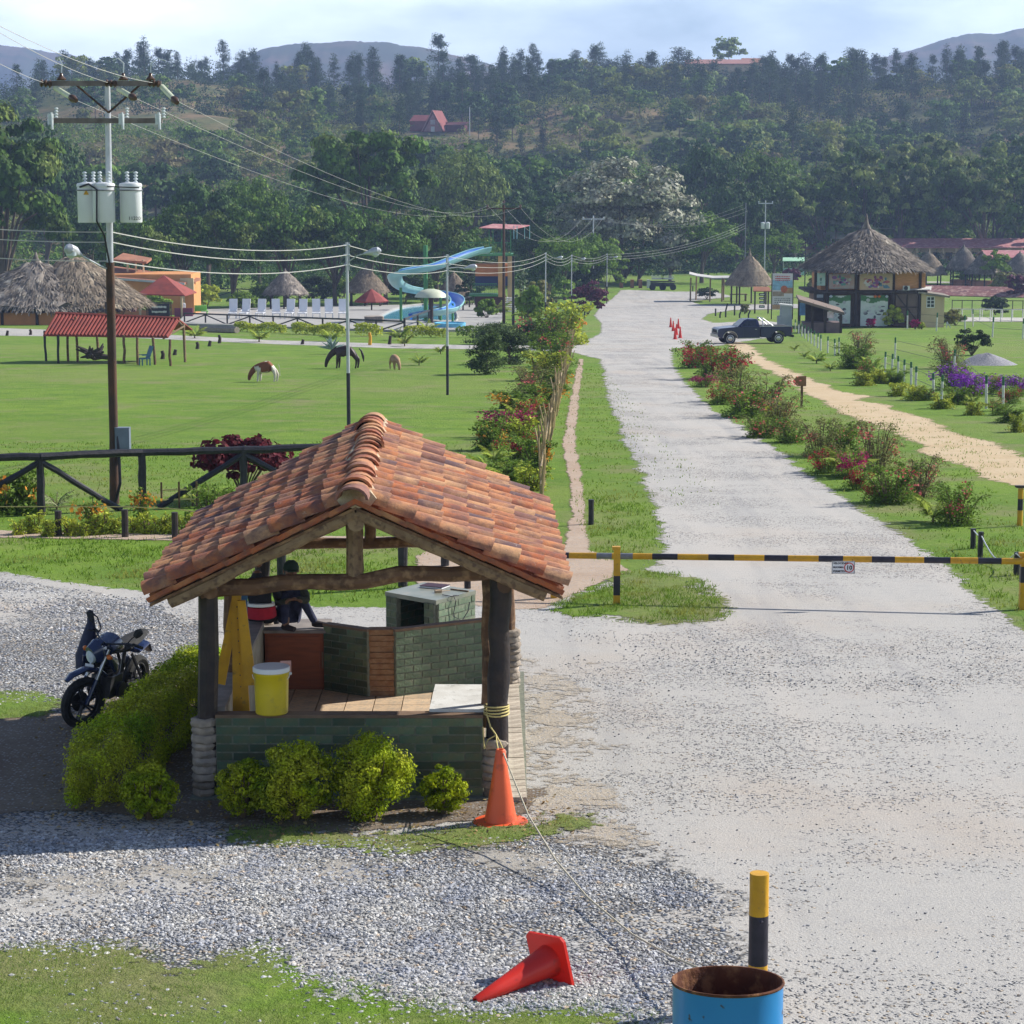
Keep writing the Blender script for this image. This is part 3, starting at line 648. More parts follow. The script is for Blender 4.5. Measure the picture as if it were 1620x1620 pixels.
pFL = atY(329, 935, Yp); pFLb = atY(328, 1135, Yp)
mb = MB(); mb.tube([(pFLb.x, Yp, -1.0), pFLb, pFL.lerp(pFLb, .5)+Vector((.01, 0, 0)), pFL+Vector((0, 0, 0))], [.10, .10, .104, .098], 8)
kpart(mb, 'post', [M_darklog], smooth=True)
log('post', pFL+Vector((.01, 0, -.02)), pFL+Vector((-.01, 0, .25)), .072, M_log2, 31, .01)
pFRb, pFRt = atY(784, 1165, Yp), atY(792, 912, Yp)
mb = MB(); a, b_ = wavy((pFRb.x, Yp, -1.0), pFRt, .112, 10, .012, 33, .115); mb.tube(a, b_, 12); kpart(mb, 'post', [M_darklog], smooth=True)
log('post', pFRt+Vector((0, 0, -.18)), pFRt+Vector((.03, -.0, .12)), .09, M_log, 34, .005)
log('post', atY(769, 1150, Yp+.25), atY(770, 915, Yp+.25), .05, M_log, 35, .008)
pRR = atZ(805, 1047, -.9)
log('post', (pRR.x, Yr-.1, -.95), (pRR.x-.02, Yr-.1, RB.lerp(ERB, .72).z-.2), .085, M_log, 36, .015)
pRL = Vector((-3.05, Yr-.1, -.95)); log('post', pRL, pRL+Vector((0, 0, RB.lerp(ELB, .68).z+.7)), .09, M_darklog, 37, .012)
pm = atY(369, 1120, 24.2); log('post', (pm.x, 24.2, -.95), (pm.x-.02, 24.2, RF.lerp(ELF, .72).z-.15), .07, M_log, 38, .008)
def stone_pillar(x, y, z0, z1, r, seed, m=None):
 rg = random.Random(seed); mb = MB(); n = int((z1-z0)/.075)
 for i in range(n):
  z = z0+(z1-z0)*i/n; h = (z1-z0)/n*1.1; rr = r*rg.uniform(.93, 1.1); ox, oy = rg.uniform(-.012, .012), rg.uniform(-.012, .012); prof = [(rr*.80, 0), (rr*.97, h*.15), (rr*1.03, h*.5), (rr*.95, h*.85), (rr*.78, h)]
  b0 = len(mb.v); mb.lathe(prof, 14, (x+ox, y+oy, z))
  for q in range(b0, len(mb.v)):
   v = mb.v[q]; k = 1+rg.uniform(-.07, .07); mb.v[q] = (x+(v[0]-x)*k, y+(v[1]-y)*k, v[2]+rg.uniform(-.008, .008))
 return kpart(mb, 'stone_pillar', [m or M_stonec], smooth=True)
stone_pillar(pFLb.x-.03, Yp-.03, -1.0, pFLb.z+.0, .125, 1)
stone_pillar(pFRb.x-.02, Yp-.03, -1.0, pFRb.z-.02, .125, 2)
stone_pillar(pRR.x+.02, Yr-.1, -1.05, -.22, .12, 3)
stone_pillar(pRL.x, Yr-.1, -1.1, -.1, .12, 4)
# --- floor slab, pavers
zf = -.90
fl = MB(); fl.box((-1.55, 25.2, zf-.21), (3.4, 5.9, .4)); base = kpart(fl, 'floor', [M_mortar])
def shared_box(name, d, m, bev=.004):
 mb = MB(); mb.box((0, 0, 0), d); return mb.mesh(name, [m])
pv = shared_box('paver', (.322, .322, .03), M_paver)
ja = rnd.random
for i in range(8):
 for j in range(14):
  o_ = bpy.data.objects.new('paver', pv); link(o_, base); o_.location = (-2.80+i*.334, 22.72+j*.334, zf+rnd.uniform(-.0015, .0015)+.002); o_.rotation_euler = (0, 0, rnd.uniform(-.01, .01))
pv2 = shared_box('edge_paver', (.235, .21, .05), M_pave2)
for j in range(26):
 for k in range(1):
  o_ = bpy.data.objects.new('edge_paver', pv2); link(o_, base); o_.location = (.03-j*.003+k*.2, 22.3+j*.222, zf-.0+rnd.uniform(-.004, .004)); o_.rotation_euler = (0, 0, rnd.uniform(-.02, .02))
# --- brick walls
BM = {}
def brick_mesh(l, h, t, m):
 k = (round(l, 3), round(h, 3), round(t, 3), m.name)
 if k not in BM: BM[k] = shared_box('brick', (l, t, h), m)
 return BM[k]
def brick_wall(name, p, q, z0, z1, th, m, bl=.33, bh=.087, cap=None, parent=None, off=K):
 p = Vector((p[0], p[1], 0)); q = Vector((q[0], q[1], 0)); d = q-p; Lw = d.length; a = math.atan2(d.y, d.x)
 mb = MB(); mid = (p+q)/2; mb.box((mid.x, mid.y, (z0+z1)/2), (Lw, th, z1-z0), rz=a)
 if cap: mb.box((mid.x, mid.y, z1+.012), (Lw+.01, th+.02, .03), rz=a, mi=1)
 w = mb.obj(name, [M_mortar]+([cap] if cap else []), parent or booth, loc=-off)
 nrow = int(round((z1-z0)/bh)); bh = (z1-z0)/nrow; u = d.normalized()
 for r in range(nrow):
  x = -bl/2 if r % 2 else 0.
  while x < Lw-.02:
   x0, x1 = max(x, 0), min(x+bl, Lw); l = x1-x0-.017
   if l > .03:
    o_ = bpy.data.objects.new('brick', brick_mesh(l, bh-.016, th+.014, m)); link(o_, w)
    c = p+u*((x0+x1)/2); o_.location = (c.x, c.y, z0+(r+.5)*bh); o_.rotation_euler = (0, 0, a)
    o_.location += Vector((-u.y, u.x, 0))*rnd.uniform(-.003, .003)
   x += bl
 return w
wtop = -.10
xl = atY(344, 1200, Yp).x; xr = atY(764, 1200, Yp).x
M_cap = mat('brown_wall_cap', (.20, .13, .085), (.14, .09, .06), sc=5, rough=.8)
brick_wall('front_wall', (xl, Yp), (xr, Yp), -1.0, wtop, .16, M_gbrick, .335, .09, cap=M_cap)
P0, P1, P1b = atZ(517, 1092, zf), atZ(586, 1103, zf), atZ(623, 1103, zf); P2 = atZ(766, 979, -.07)
brick_wall('back_wall', P0, P1, zf-.05, -.09, .10, M_gbrick, .24, .085, cap=M_cap)
brick_wall('back_wall', P1b, P2, zf-.05, -.09, .10, M_gbrick_sun, .24, .085, cap=M_cap)  # sunlit wall: lighter brick copy carries the light in its colour
mb = MB(); cx, cy = (P1.x+P1b.x)/2, P1.y+.09
rg = random.Random(3)
for i in range(12):
 z = zf+i*.069; mb.box((cx, cy, z+.034), (.31+rg.uniform(-.02, .02), .2+rg.uniform(-.02, .02), .062), rz=rg.uniform(-.06, .06))
mb.box((cx, cy, zf+.41), (.25, .15, .83)); kpart(mb, 'corner_pillar', [mat('brown_stone', (.22, .11, .055), (.30, .18, .10), sc=9, rough=.9, bump=.8)])
mb = MB(); mb.box((-3.06, 25.0, (zf+.0-.09)/2-.02), (.17, 4.9, .82), rz=.02); mb.box((-3.06, 25.0, -.055), (.20, 4.95, .05), rz=.02, mi=1); kpart(mb, 'side_wall', [M_plaster, M_greytop])
# seat of whitewashed slab in the front right corner
s0, s1 = atY(681, 1130, Yp+.05), atY(767, 1130, Yp+.05)
mb = MB(); mb.box(((s0.x+s1.x)/2, Yp+.62, -.50), (s1.x-s0.x-.06, 1.05, .8)); mb.box(((s0.x+s1.x)/2, Yp+.60, -.068), (s1.x-s0.x, 1.12, .055), rz=-.02, mi=1); kpart(mb, 'corner_seat', [M_gbrick_sun, M_whites])
# --- cabinet and the people
B0, B1 = atZ(420, 1092, zf+.01), atZ(516, 1091, zf+.01)
cab = thing('cabinet', 'red-brown wooden cabinet with a grey top inside the booth', 'cabinet', ((B0.x+B1.x)/2, B0.y+.35, zf))
w_ = B1.x-B0.x
mb = MB(); mb.box((0, 0, .36), (w_, .66, .71)); mb.obj('body', [M_redbox], cab)
mb = MB(); mb.box((0, .0, .735), (w_+.05, .74, .035)); mb.obj('top', [M_greytop], cab)
mb = MB(); mb.box((w_*.45, -.345, .38), (.018, .02, .2)); mb.obj('handle', [M_log2], cab)
mb = MB(); mb.box((-.02, -.337, .36), (w_*.86, .012, .62)); mb.obj('door', [M_redbox], cab)
M_skin = mat('brown_skin', (.20, .105, .065), (.17, .085, .055), sc=6, rough=.55)
M_jacket = mat('black_cloth', (.012, .013, .018), (.022, .022, .03), sc=12, rough=.85, bump=.4)
M_red = mat('red_cloth', (.42, .015, .035), (.32, .012, .03), sc=10, rough=.8, bump=.3)
M_jeans = mat('dark_jeans', (.022, .025, .055), (.035, .04, .08), sc=14, rough=.9, bump=.4)
M_cloth = mat('grey_green_cloth', (.06, .065, .05), (.035, .04, .03), sc=30, rough=.9, bump=.4)
M_cap2 = mat('dark_green_cap', (.02, .045, .035), (.03, .055, .045), sc=12, rough=.9)
M_hair = mat('black_hair', (.008, .007, .007), (.015, .012, .01), sc=30, rough=.6)
M_shoe = mat('dark_shoe', (.02, .018, .02), (.04, .03, .03), sc=10, rough=.6)
def face(parent, c, r, yaw, skinm):
 """nose, mouth, eyes, ears on a head centred at c looking along yaw"""
 R = Rxyz(0, 0, yaw); mb = MB()
 mb.tube([R @ Vector((0, -r*.92, .012))+c, R @ Vector((0, -r*1.18, -.02))+c, R @ Vector((0, -r*.95, -.035))+c], [.008, .014, .010], 6)
 for s in (-1, 1): mb.lathe([(.004, -.028), (.016, -.015), (.02, .008), (.008, .026)], 6, tuple(R @ Vector((s*r*.98, .01, -.005))+c), sx=.5)
 mb.obj('nose_and_ears', [skinm], parent, True)
 mb = MB()
 for s in (-1, 1): mb.lathe([(.004, -.006), (.011, 0), (.004, .006)], 6, tuple(R @ Vector((s*.032, -r*.90, .018))+c))
 mb.box(tuple(R @ Vector((0, -r*.93, -.058))+c), (.045, .012, .009), rz=yaw); mb.obj('eyes_and_mouth', [M_hair], parent)
def hand(parent, wrist, dirv, up, skinm, side=1, curl=.5):
 """palm, four bent fingers of different length and a thumb from the side of the palm"""
 d = Vector(dirv).normalized(); u = (Vector(up)-d*Vector(up).dot(d)).normalized(); w = d.cross(u)*side; wr = Vector(wrist)
 V = [(wr-d*.01, (.026, .020)), (wr+d*.03, (.034, .016)), (wr+d*.075, (.040, .015))]; E = [(0, 1), (1, 2)]
 for k, ln in enumerate((.070, .080, .074, .058)):
  b = wr+d*.085+w*(-.030+.020*k); i0 = len(V)
  p1 = b+d*ln*.42-u*ln*.15*curl; p2 = p1+(d*(1-curl*.8)-u*curl).normalized()*ln*.33; p3 = p2+(d*(.4-curl*.6)-u).normalized()*ln*.28*(.3+curl) if curl > .2 else p2+d*ln*.25
  V += [(b, (.010, .010)), (p1, (.0092, .0092)), (p2, (.0086, .0086)), (p3, (.0074, .0074))]; E += [(2, i0), (i0, i0+1), (i0+1, i0+2), (i0+2, i0+3)]
 i0 = len(V); t0 = wr+d*.028-w*.034; t1 = t0+(d*.6-w*.8-u*.3).normalized()*.034; t2 = t1+(d*.95-w*.2-u*.4).normalized()*.028
 V += [(t0, (.014, .013)), (t1, (.011, .011)), (t2, (.0085, .0085))]; E += [(1, i0), (i0, i0+1), (i0+1, i0+2)]
 return skin('hand', V, E, [skinm], parent, sub=1)
def person(root, J, mats, r=1., seated=True, facing=0):
 """J: joint dictionary in local coordinates; one continuous clothed body, head and neck, hands and shoes"""
 top, leg, skm = mats
 names = ['hip', 'waist', 'chest', 'neckb', 'neck', 'sl', 'el', 'wl', 'sr', 'er', 'wr', 'hl', 'kl', 'al', 'hr', 'kr', 'ar']
 RR = {'hip': (.155, .12), 'waist': (.135, .105), 'chest': (.165, .115), 'neckb': (.075, .07), 'neck': (.055, .055), 'sl': .068, 'el': .047, 'wl': .034, 'sr': .068, 'er': .047, 'wr': .034,
          'hl': .095, 'kl': .066, 'al': .045, 'hr': .095, 'kr': .066, 'ar': .045}
 V = [(Vector(J[n]), RR[n] if hasattr(RR[n], '__len__') else (RR[n], RR[n])) for n in names]; ix = {n: i for i, n in enumerate(names)}
 Ed = [('hip', 'waist'), ('waist', 'chest'), ('chest', 'neckb'), ('neckb', 'neck'), ('chest', 'sl'), ('sl', 'el'), ('el', 'wl'), ('chest', 'sr'), ('sr', 'er'), ('er', 'wr'), ('hip', 'hl'), ('hl', 'kl'), ('kl', 'al'), ('hip', 'hr'), ('hr', 'kr'), ('kr', 'ar')]
 bd = skin('body', V, [(ix[a], ix[b]) for a, b in Ed], [top, leg, skm], root, 2)
 # clothes follow the body: colour by nearest bone
 bones = [(J[a], J[b], (1 if (a in ('hip', 'hl', 'kl', 'hr', 'kr') and b != 'waist') else 0)) for a, b in Ed]
 for p in bd.data.polygons:
  c = p.center; best = 9; mi = 0
  for a, b, m in bones:
   a = Vector(a); b = Vector(b); t = max(0, min(1, (c-a).dot(b-a)/((b-a).length_squared+1e-9))); dd = (c-a-(b-a)*t).length
   if dd < best: best = dd; mi = m; nb = (a, b, t)
  p.material_index = mi
  if (c-Vector(J['neck'])).length < .07: p.material_index = 2
 hd = Vector(J['head']); R = Rxyz(J.get('tilt', 0), 0, facing)
 mb = MB(); prof = [(.03, -.115), (.052, -.10), (.066, -.06), (.078, 0), (.080, .045), (.068, .085), (.035, .115), (.008, .122)]
 mb.lathe(prof, 14, (0, 0, 0), M=TM(hd, R), sy=1.15); mb.obj('head', [skm], root, True)
 face(root, hd, .092, facing, skm)
 return bd
# seated person with the back to us, black jacket with a red and white band
ps = atY(413, 992, 26.95); pr = thing('person', 'person in black jacket with red and white band sitting back turned on the cabinet', 'person', ps)
J = dict(hip=(0, 0, .13), waist=(.0, -.02, .30), chest=(-.03, 0, .50), neckb=(-.04, .02, .62), neck=(-.04, .03, .70), head=(-.04, .06, .84), sl=(-.22, .0, .56), el=(-.27, .10, .30), wl=(-.18, .33, .22), sr=(.16, 0, .56), er=(.22, .12, .31), wr=(.15, .34, .22),
         hl=(-.10, .06, .10), kl=(-.14, .46, .13), al=(-.14, .52, -.28), hr=(.10, .06, .10), kr=(.12, .46, .13), ar=(.12, .52, -.28))
person(pr, J, (M_jacket, M_jacket, M_skin), facing=PI)
mb = MB(); mb.tube([(.0, -.0, .14), (0, -.01, .20), (0, -.02, .27)], [(.19, .155), (.188, .152), (.172, .14)], 14, el=Vector((1, 0, 0))); mb.obj('red_hem', [M_red], pr, True)
mb = MB(); mb.tube([(.0, -.02, .27), (0, -.02, .305)], [(.175, .143), (.172, .14)], 14, el=Vector((1, 0, 0))); mb.obj('white_stripe', [M_whitep], pr, True)
mb = MB(); mb.lathe([(.088, -.03), (.092, .03), (.085, .075), (.05, .115), (.01, .128)], 12, (-.04, .05, .84), sy=1.15); mb.obj('hair', [M_hair], pr, True)
for s in (-1, 1): hand(pr, (s*.16-.01, .34, .22), (.1*-s, 1, -.2), (0, 0, 1), M_skin, s, .5)
for s in (-1, 1):
 mb = MB(); mb.tube([(s*.13, .46, -.31), (s*.13, .56, -.33), (s*.13, .70, -.35)], [(.05, .05), (.05, .04), (.035, .028)], 8); mb.obj('shoe', [M_shoe], pr, True)
# second person on the cabinet, knees up, cap
ps = atY(458, 990, 27.25); pr = thing('person', 'person in dark jeans and a dark green cap sitting knees up on the cabinet', 'person', ps)
J = dict(hip=(-.02, .02, .11), waist=(-.03, .03, .27), chest=(.0, -.02, .46), neckb=(.02, -.05, .56), neck=(.03, -.07, .60), head=(.04, -.11, .70), sl=(-.17, -.02, .48), el=(-.10, -.20, .32), wl=(.05, -.30, .38), sr=(.18, -.04, .48), er=(.24, -.20, .34), wr=(.12, -.32, .40),
         hl=(-.08, -.05, .10), kl=(-.04, -.18, .44), al=(-.02, -.30, .05), hr=(.08, .0, .10), kr=(.10, -.06, .46), ar=(.33, -.10, .045))
person(pr, J, (M_cloth, M_jeans, M_skin), facing=.3)
mb = MB(); mb.lathe([(.093, .01), (.096, .05), (.082, .095), (.045, .125), (.01, .13)], 14, (.04, -.10, .70), sy=1.12); mb.box((.065, -.215, .715), (.12, .09, .012), rz=.3); mb.obj('cap', [M_cap2], pr, True)
hand(pr, (.05, -.30, .38), (.9, -.3, .1), (0, 0, 1), M_skin, 1, .6); hand(pr, (.12, -.32, .40), (-.8, -.3, -.1), (0, 0, 1), M_skin, -1, .6)
for a, b_ in (((-.02, -.30, .045), (.10, -.40, .035)), ((.33, -.10, .045), (.46, -.13, .035))):
 mb = MB(); mb.tube([Vector(a)+Vector((-.03, .02, 0)), a, b_], [(.04, .04), (.045, .042), (.034, .025)], 8); mb.obj('shoe', [M_shoe], pr, True)
mb = MB(); mb.tube([(-.02, -.30, .05), (-.015, -.285, .09), (-.02, -.26, .15)], [.043, .041, .048], 8); mb.obj('bare_ankle', [M_skin], pr, True)
# --- yellow folding barrier, bucket
pa = Vector((atY(372, 936, 23.0).x, 23.0, 0))
fb = thing('folding_barrier', 'folded yellow wooden A-frame barrier leaning beside the front left post', 'barrier', (pa.x, 23.0, zf))
def plank(px0, px1, Y, w, t, name='plank', w1=None, m=None):
 a = atY(*px0, Y)-Vector((pa.x, 23.0, zf)); b = atY(*px1, Y)-Vector((pa.x, 23.0, zf)); d = (b-a).normalized(); s_ = d.cross(Vector((0, 1, 0))).normalized(); w1 = w1 or w
 vs = []
 for p, ww in ((a, w), (b, w1)):
  for sy in (-t/2, t/2):
   for sx in (-ww/2, ww/2): vs.append(p+s_*sx+Vector((0, sy, 0)))
 mb = MB(); mb.add(vs, [(0, 1, 3, 2), (4, 6, 7, 5), (0, 4, 5, 1), (2, 3, 7, 6), (0, 2, 6, 4), (1, 5, 7, 3)]); mb.obj(name, [m or M_yel], fb)
plank((377, 930), (348, 1082), 23.06, .09, .03, w1=.11)
plank((374, 935), (380, 1270), 22.98, .09, .03, w1=.14)
plank((380, 950), (397, 1268), 22.92, .05, .035, w1=.10)
plank((382, 950), (396, 1084), 22.86, .08, .03, w1=.13)
plank((384, 925), (383, 1075), 23.16, .10, .02, 'blue_board', m=mat('blue_board', (.05, .14, .33), (.07, .18, .38), sc=5))
mb = MB()
for k in range(9):
 c = atY(375+k*.9, 960+k*18, 22.955)-Vector((pa.x, 23.0, zf)); mb.cyl(c, c+Vector((0, -.012, 0)), .007, n=6)
mb.obj('bolts', [M_blk], fb)
bp = atY(430, 1131, Yp); bk = thing('bucket', 'yellow plastic bucket with a white lid standing on the front wall', 'bucket', (bp.x, Yp+.01, wtop+.028))
mb = MB(); mb.lathe([(.155, 0), (.165, .01), (.168, .12), (.171, .25), (.176, .40), (.183, .41), (.183, .425), (.176, .43)], 28); mb.obj('pail', [M_yelp], bk, True)
mb = MB(); mb.lathe([(.181, .43), (.187, .435), (.187, .475), (.180, .482), (.165, .478), (.02, .476)], 28); mb.obj('lid', [M_whitep], bk, True)
mb = MB(); mb.tube([(.188*math.cos(a), -.19*math.sin(a)*.3-.02, .40-.10*math.sin(a)) for a in np.linspace(0, PI, 12)], .004, 6); mb.cyl((.18, 0, .405), (.205, 0, .405), .014); mb.obj('handle', [M_whitep], bk, True)
mb = MB(); mb.box((.13, .17, .44), (.11, .008, .12), rz=.2); o_ = mb.obj('paper_sheet', [mat('pink_paper', (.60, .33, .28), sc=3)], None, loc=Vector((bp.x, Yp+.01, wtop+.028))); tag(o_, 'pink sheet of paper standing behind the yellow bucket', 'paper')
# --- the green box behind the booth with a notebook on it
tz = -.35; q = [atZ(690, 950, tz), atZ(753, 934, tz), atZ(672, 921, tz), atZ(609, 936, tz)]
cxy = sum(q, Vector((0, 0, 0)))/4; tb = thing('brick_counter', 'green brick counter with a smooth grey top standing behind the booth', 'counter', (cxy.x, cxy.y, g1(cxy.x, cxy.y)))
T0 = Vector(tb.location); gzb = tb.location.z
ins = [cxy.lerp(p, .93) for p in q]
for a, b_, nm in ((0, 1, 'front_wall'), (1, 2, 'side_wall'), (2, 3, 'back_wall')):
 brick_wall(nm, ins[a], ins[b_], gzb-.05, tz-.05, .08, M_gbrick_sun if a == 0 else M_gbrick, .30, .1, parent=tb, off=T0)  # only the sunlit face takes the lighter brick copy
brick_wall('left_pier', ins[3], ins[3].lerp(ins[0], .22), gzb-.05, tz-.05, .08, M_gbrick, .2, .1, parent=tb, off=T0)
brick_wall('right_pier', ins[0].lerp(ins[3], .2), ins[0], gzb-.05, tz-.05, .08, M_gbrick, .2, .1, parent=tb, off=T0)
mb = MB(); mb.slab([p-T0+Vector((0, 0, 0)) for p in q], .06); mb.obj('top', [mat('dull_green_top', (.16, .18, .14), (.24, .24, .19), sc=4, rough=.35, spec=.5, c3=(.33, .27, .19), sc3=6, lo3=.6, hi3=.75)], tb)
nbk = atZ(690, 930, tz)
nb = thing('notebook', 'dark purple notebook lying open edged on the green counter', 'notebook', (nbk.x-.02, nbk.y+.05, tz+.002), rz=-.45)
mb = MB(); mb.box((0, 0, .012), (.34, .24, .02)); mb.obj('pages', [M_whitep], nb)
mb = MB(); mb.box((0.0, 0, .026), (.35, .25, .008)); mb.box((0, 0, .001), (.35, .25, .002)); mb.obj('cover', [mat('purple_cover', (.05, .025, .045), sc=5)], nb)
for dx, dy, l, r_, nm, lb, m_ in ((.04, -.36, .09, .4, 'small_radio', 'small tan radio lying in front of the notebook on the counter', mat('tan_plastic', (.48, .34, .22), sc=5)), (.33, -.22, .3, -.6, 'ruler', 'pale stick lying right of the notebook on the counter', M_log2)):
 mb = MB(); mb.box((0, 0, .018 if l < .1 else .008), (l, .06 if l < .1 else .02, .036 if l < .1 else .016), rz=r_)
 if l < .1: mb.cyl((.02, .0, .02), (.16, .10, .012), .006, n=5)
 tag(mb.obj(nm, [m_], None, loc=(nbk.x+dx, nbk.y+dy, tz+.001)), lb, nm.replace('small_', ''))
c0 = atZ(700, 941, tz+.012); c1 = q[0].lerp(q[1], .42)
mb = MB(); pts = [c0, c0+Vector((.12, -.12, 0)), c0+Vector((.22, -.05, .0)), c1+Vector((0, 0, .012)), c1+Vector((.04, -.06, -.05)), c1+Vector((.0, -.07, -.26)), c1+Vector((.12, .0, -.34)), c1+Vector((.2, .08, -.22)), c1+Vector((.22, .1, -.1))]
mb.tube(pts, .007, 5); tag(mb.obj('cable', [M_blk], None, True), 'thin dark cable looping down the front of the green counter', 'cable')
# --- cones
M_cone = mat('orange_cone', (.80, .125, .04), (.70, .10, .03), sc=3, rough=.45, spec=.4, c3=(.33, .07, .03), sc3=6, lo3=.56, hi3=.72, bump=.1)
M_cone2 = mat('red_cone', (.75, .035, .02), (.66, .03, .018), sc=3, rough=.35, spec=.5, trans=.25, c3=(.40, .03, .02), sc3=8, lo3=.6, hi3=.75)
def cone(loc, h, rb_, label, m, rot=(0, 0, 0), group=None, square=False, n=24):
 t = thing('traffic_cone', label, 'traffic cone', loc, rot=rot, group=group)
 mb = MB(); V = []; prof = [(rb_*.60, .03*h), (rb_*.575, .06*h), (rb_*.42, .38*h), (rb_*.27, .72*h), (rb_*.17, .985*h), (rb_*.14, h), (rb_*.10, h), (rb_*.12, .97*h), (rb_*.36, .4*h), (rb_*.52, .03*h)]
 vs = []; fs = []
 for r, z in prof:
  for k in range(n): vs.append((r*math.cos(2*PI*k/n), r*math.sin(2*PI*k/n), z))
 for i in range(len(prof)):
  j = (i+1) % len(prof)
  for k in range(n): k2 = (k+1) % n; fs.append((i*n+k, i*n+k2, j*n+k2, j*n+k))
 mb.add(vs, fs); mb.obj('cone_body', [m], t, True)
 mb = MB()
 if square:
  s = rb_*.98; o_ = .16*s; P = [(s-o_, -s), (s, -s+o_), (s, s-o_), (s-o_, s), (-s+o_, s), (-s, s-o_), (-s, -s+o_), (-s+o_, -s)]
  nn = len(P); rin = rb_*.53
  vs = [];
  for z in (0, .032*h):
   for x, y in P: vs.append((x, y, z))
   for k in range(nn): a = math.atan2(P[k][1], P[k][0]); vs.append((rin*math.cos(a), rin*math.sin(a), z))
  fs = [(nn+k, nn+(k+1) % nn, (k+1) % nn, k) for k in range(nn)]+[(2*nn+k, 2*nn+(k+1) % nn, 3*nn+(k+1) % nn, 3*nn+k) for k in range(nn)]+[(k, (k+1) % nn, 2*nn+(k+1) % nn, 2*nn+k) for k in range(nn)]+[(nn+k, 3*nn+k, 3*nn+(k+1) % nn, nn+(k+1) % nn) for k in range(nn)]
  mb.add(vs, fs)
 else: mb.lathe([(rb_*.98, 0), (rb_, .012*h), (rb_*.97, .03*h), (rb_*.6, .045*h)], n)
 mb.obj('base', [m], t, False)
 return t
c = at(792, 1302); hC = (1302-1186)/scl(c.y)*1.02
cone(c, hC, .27, 'upright faded orange traffic cone at the right front post of the booth', M_cone)
c = at(835, 1560)
tip = at(752, 1588)+Vector((0, 0, .02)); bc = at(872, 1552)+Vector((0, 0, .17))
ax = (tip-bc).normalized(); up = Vector((0, 0, 1)); yv = up.cross(ax).normalized(); xv = yv.cross(ax)
R3 = Matrix((xv, yv, ax)).transposed()
cone(bc, (tip-bc).length, .21, 'bright red traffic cone lying on its side on the gravel', M_cone2, rot=(R3 @ Rxyz(0, 0, .12)).to_euler(), square=True)
# --- ropes
mb = MB()
for k in range(4):
 z = -.02+.025*k-.0; mb.tube([(pFRb.x+.01+.125*math.cos(a), Yp+.125*math.sin(a), atY(784, 1122, Yp).z-.04+.026*k+.008*math.sin(a+k)) for a in np.linspace(0, 2*PI, 20)], .009, 6, caps=False)
ct_ = at(792, 1302)+Vector((0, 0, hC)); kn = atY(785, 1163, Yp-.2)
mb.tube([atY(770, 1130, Yp-.1), atY(776, 1150, Yp-.16), kn], .008, 6); mb.tube([kn, kn.lerp(ct_, .5)+Vector((-.015, 0, -.01)), ct_+Vector((-.02, -.02, -.01))], .007, 6); mb.tube([kn, kn.lerp(ct_, .5)+Vector((.02, 0, -.01)), ct_+Vector((.03, -.02, -.01))], .007, 6)
mb.tube([kn, atY(772, 1170, Yp-.2), atY(766, 1185, Yp-.2), atY(764, 1150, Yp-.15)], .007, 6)
tag(mb.obj('rope', [M_yrope], None, True), 'yellow rope wound round the right front post and tied down to the cone', 'rope')
mb = MB(); pts = [ct_+Vector((.02, 0, -.02)), atY(806, 1216, 21.1), atY(836, 1290, 20.3), atY(880, 1362, 19.3), atY(930, 1420, 18.4), atY(1000, 1478, 17.3), atY(1060, 1512, 16.4), atY(1120, 1538, 15.8), atY(1185, 1552, 15.35)]
mb.tube(pts, .0085, 6); tag(mb.obj('rope', [M_rope], None, True), 'long pale rope slung from the orange cone to the striped bollard', 'rope')
# --- bollards, barrel
def striped(name, label, px, r, segs, n=14, top=None, seed=0, loc=None, cat='bollard', knob=False):
 """segs: (height fraction, material index) from the ground up"""
 p = Vector(loc) if loc is not None else at(*px); H = top
 t = thing(name, label, cat, p); rg = random.Random(seed); mb = MB(); prof = []; z = -.05
 ms = []
 zz_ = 0
 for frac, mi in segs:
  z0, z1 = zz_*H, (zz_+frac)*H; zz_ += frac
  if zz_ - frac == 0: z0 = -.05
  r0 = r*rg.uniform(.97, 1.03); mb.tube([(0, 0, z0), (0, 0, (z0+z1)/2), (0, 0, z1)], [r*1.02, r0*.99, r], n, mi, caps=(zz_ > .99))
 mb.obj('post', [M_yel, M_blk, M_darklog], t, True)
 return t
p = at(1198, 1592)
t = striped('bollard', 'thick bamboo bollard painted yellow and black behind the blue barrel', None, .070, [(.32, 0), (.37, 1), (.31, 0)], top=(1592-1378)/scl(p.y)*1.0, loc=p)
mb = MB(); mb.lathe([(.066, 0), (.073, .012), (.066, .03)], 14, (0, 0, .24*t.location.z*0+.155)); mb.lathe([(.010, -.01), (.018, 0), (.006, .02)], 8, (.01, -.062, .66)); mb.obj('node_ring', [M_blk], t, True)
M_blue = mat('blue_barrel_paint', (.03, .25, .62), (.025, .21, .55), sc=2, rough=.35, spec=.5, c3=(.06, .03, .02), sc3=13, lo3=.63, hi3=.68, bump=.1, bsc=6, detail=7)
M_rust = mat('shadowed_rust', (.13, .045, .022), (.07, .026, .016), sc=6, rough=.9, bump=.5, bsc=30, c3=(.24, .11, .05), sc3=11)  # real rust, its colour darkened further for the shadow inside the barrel
rimc = None; sB = .285
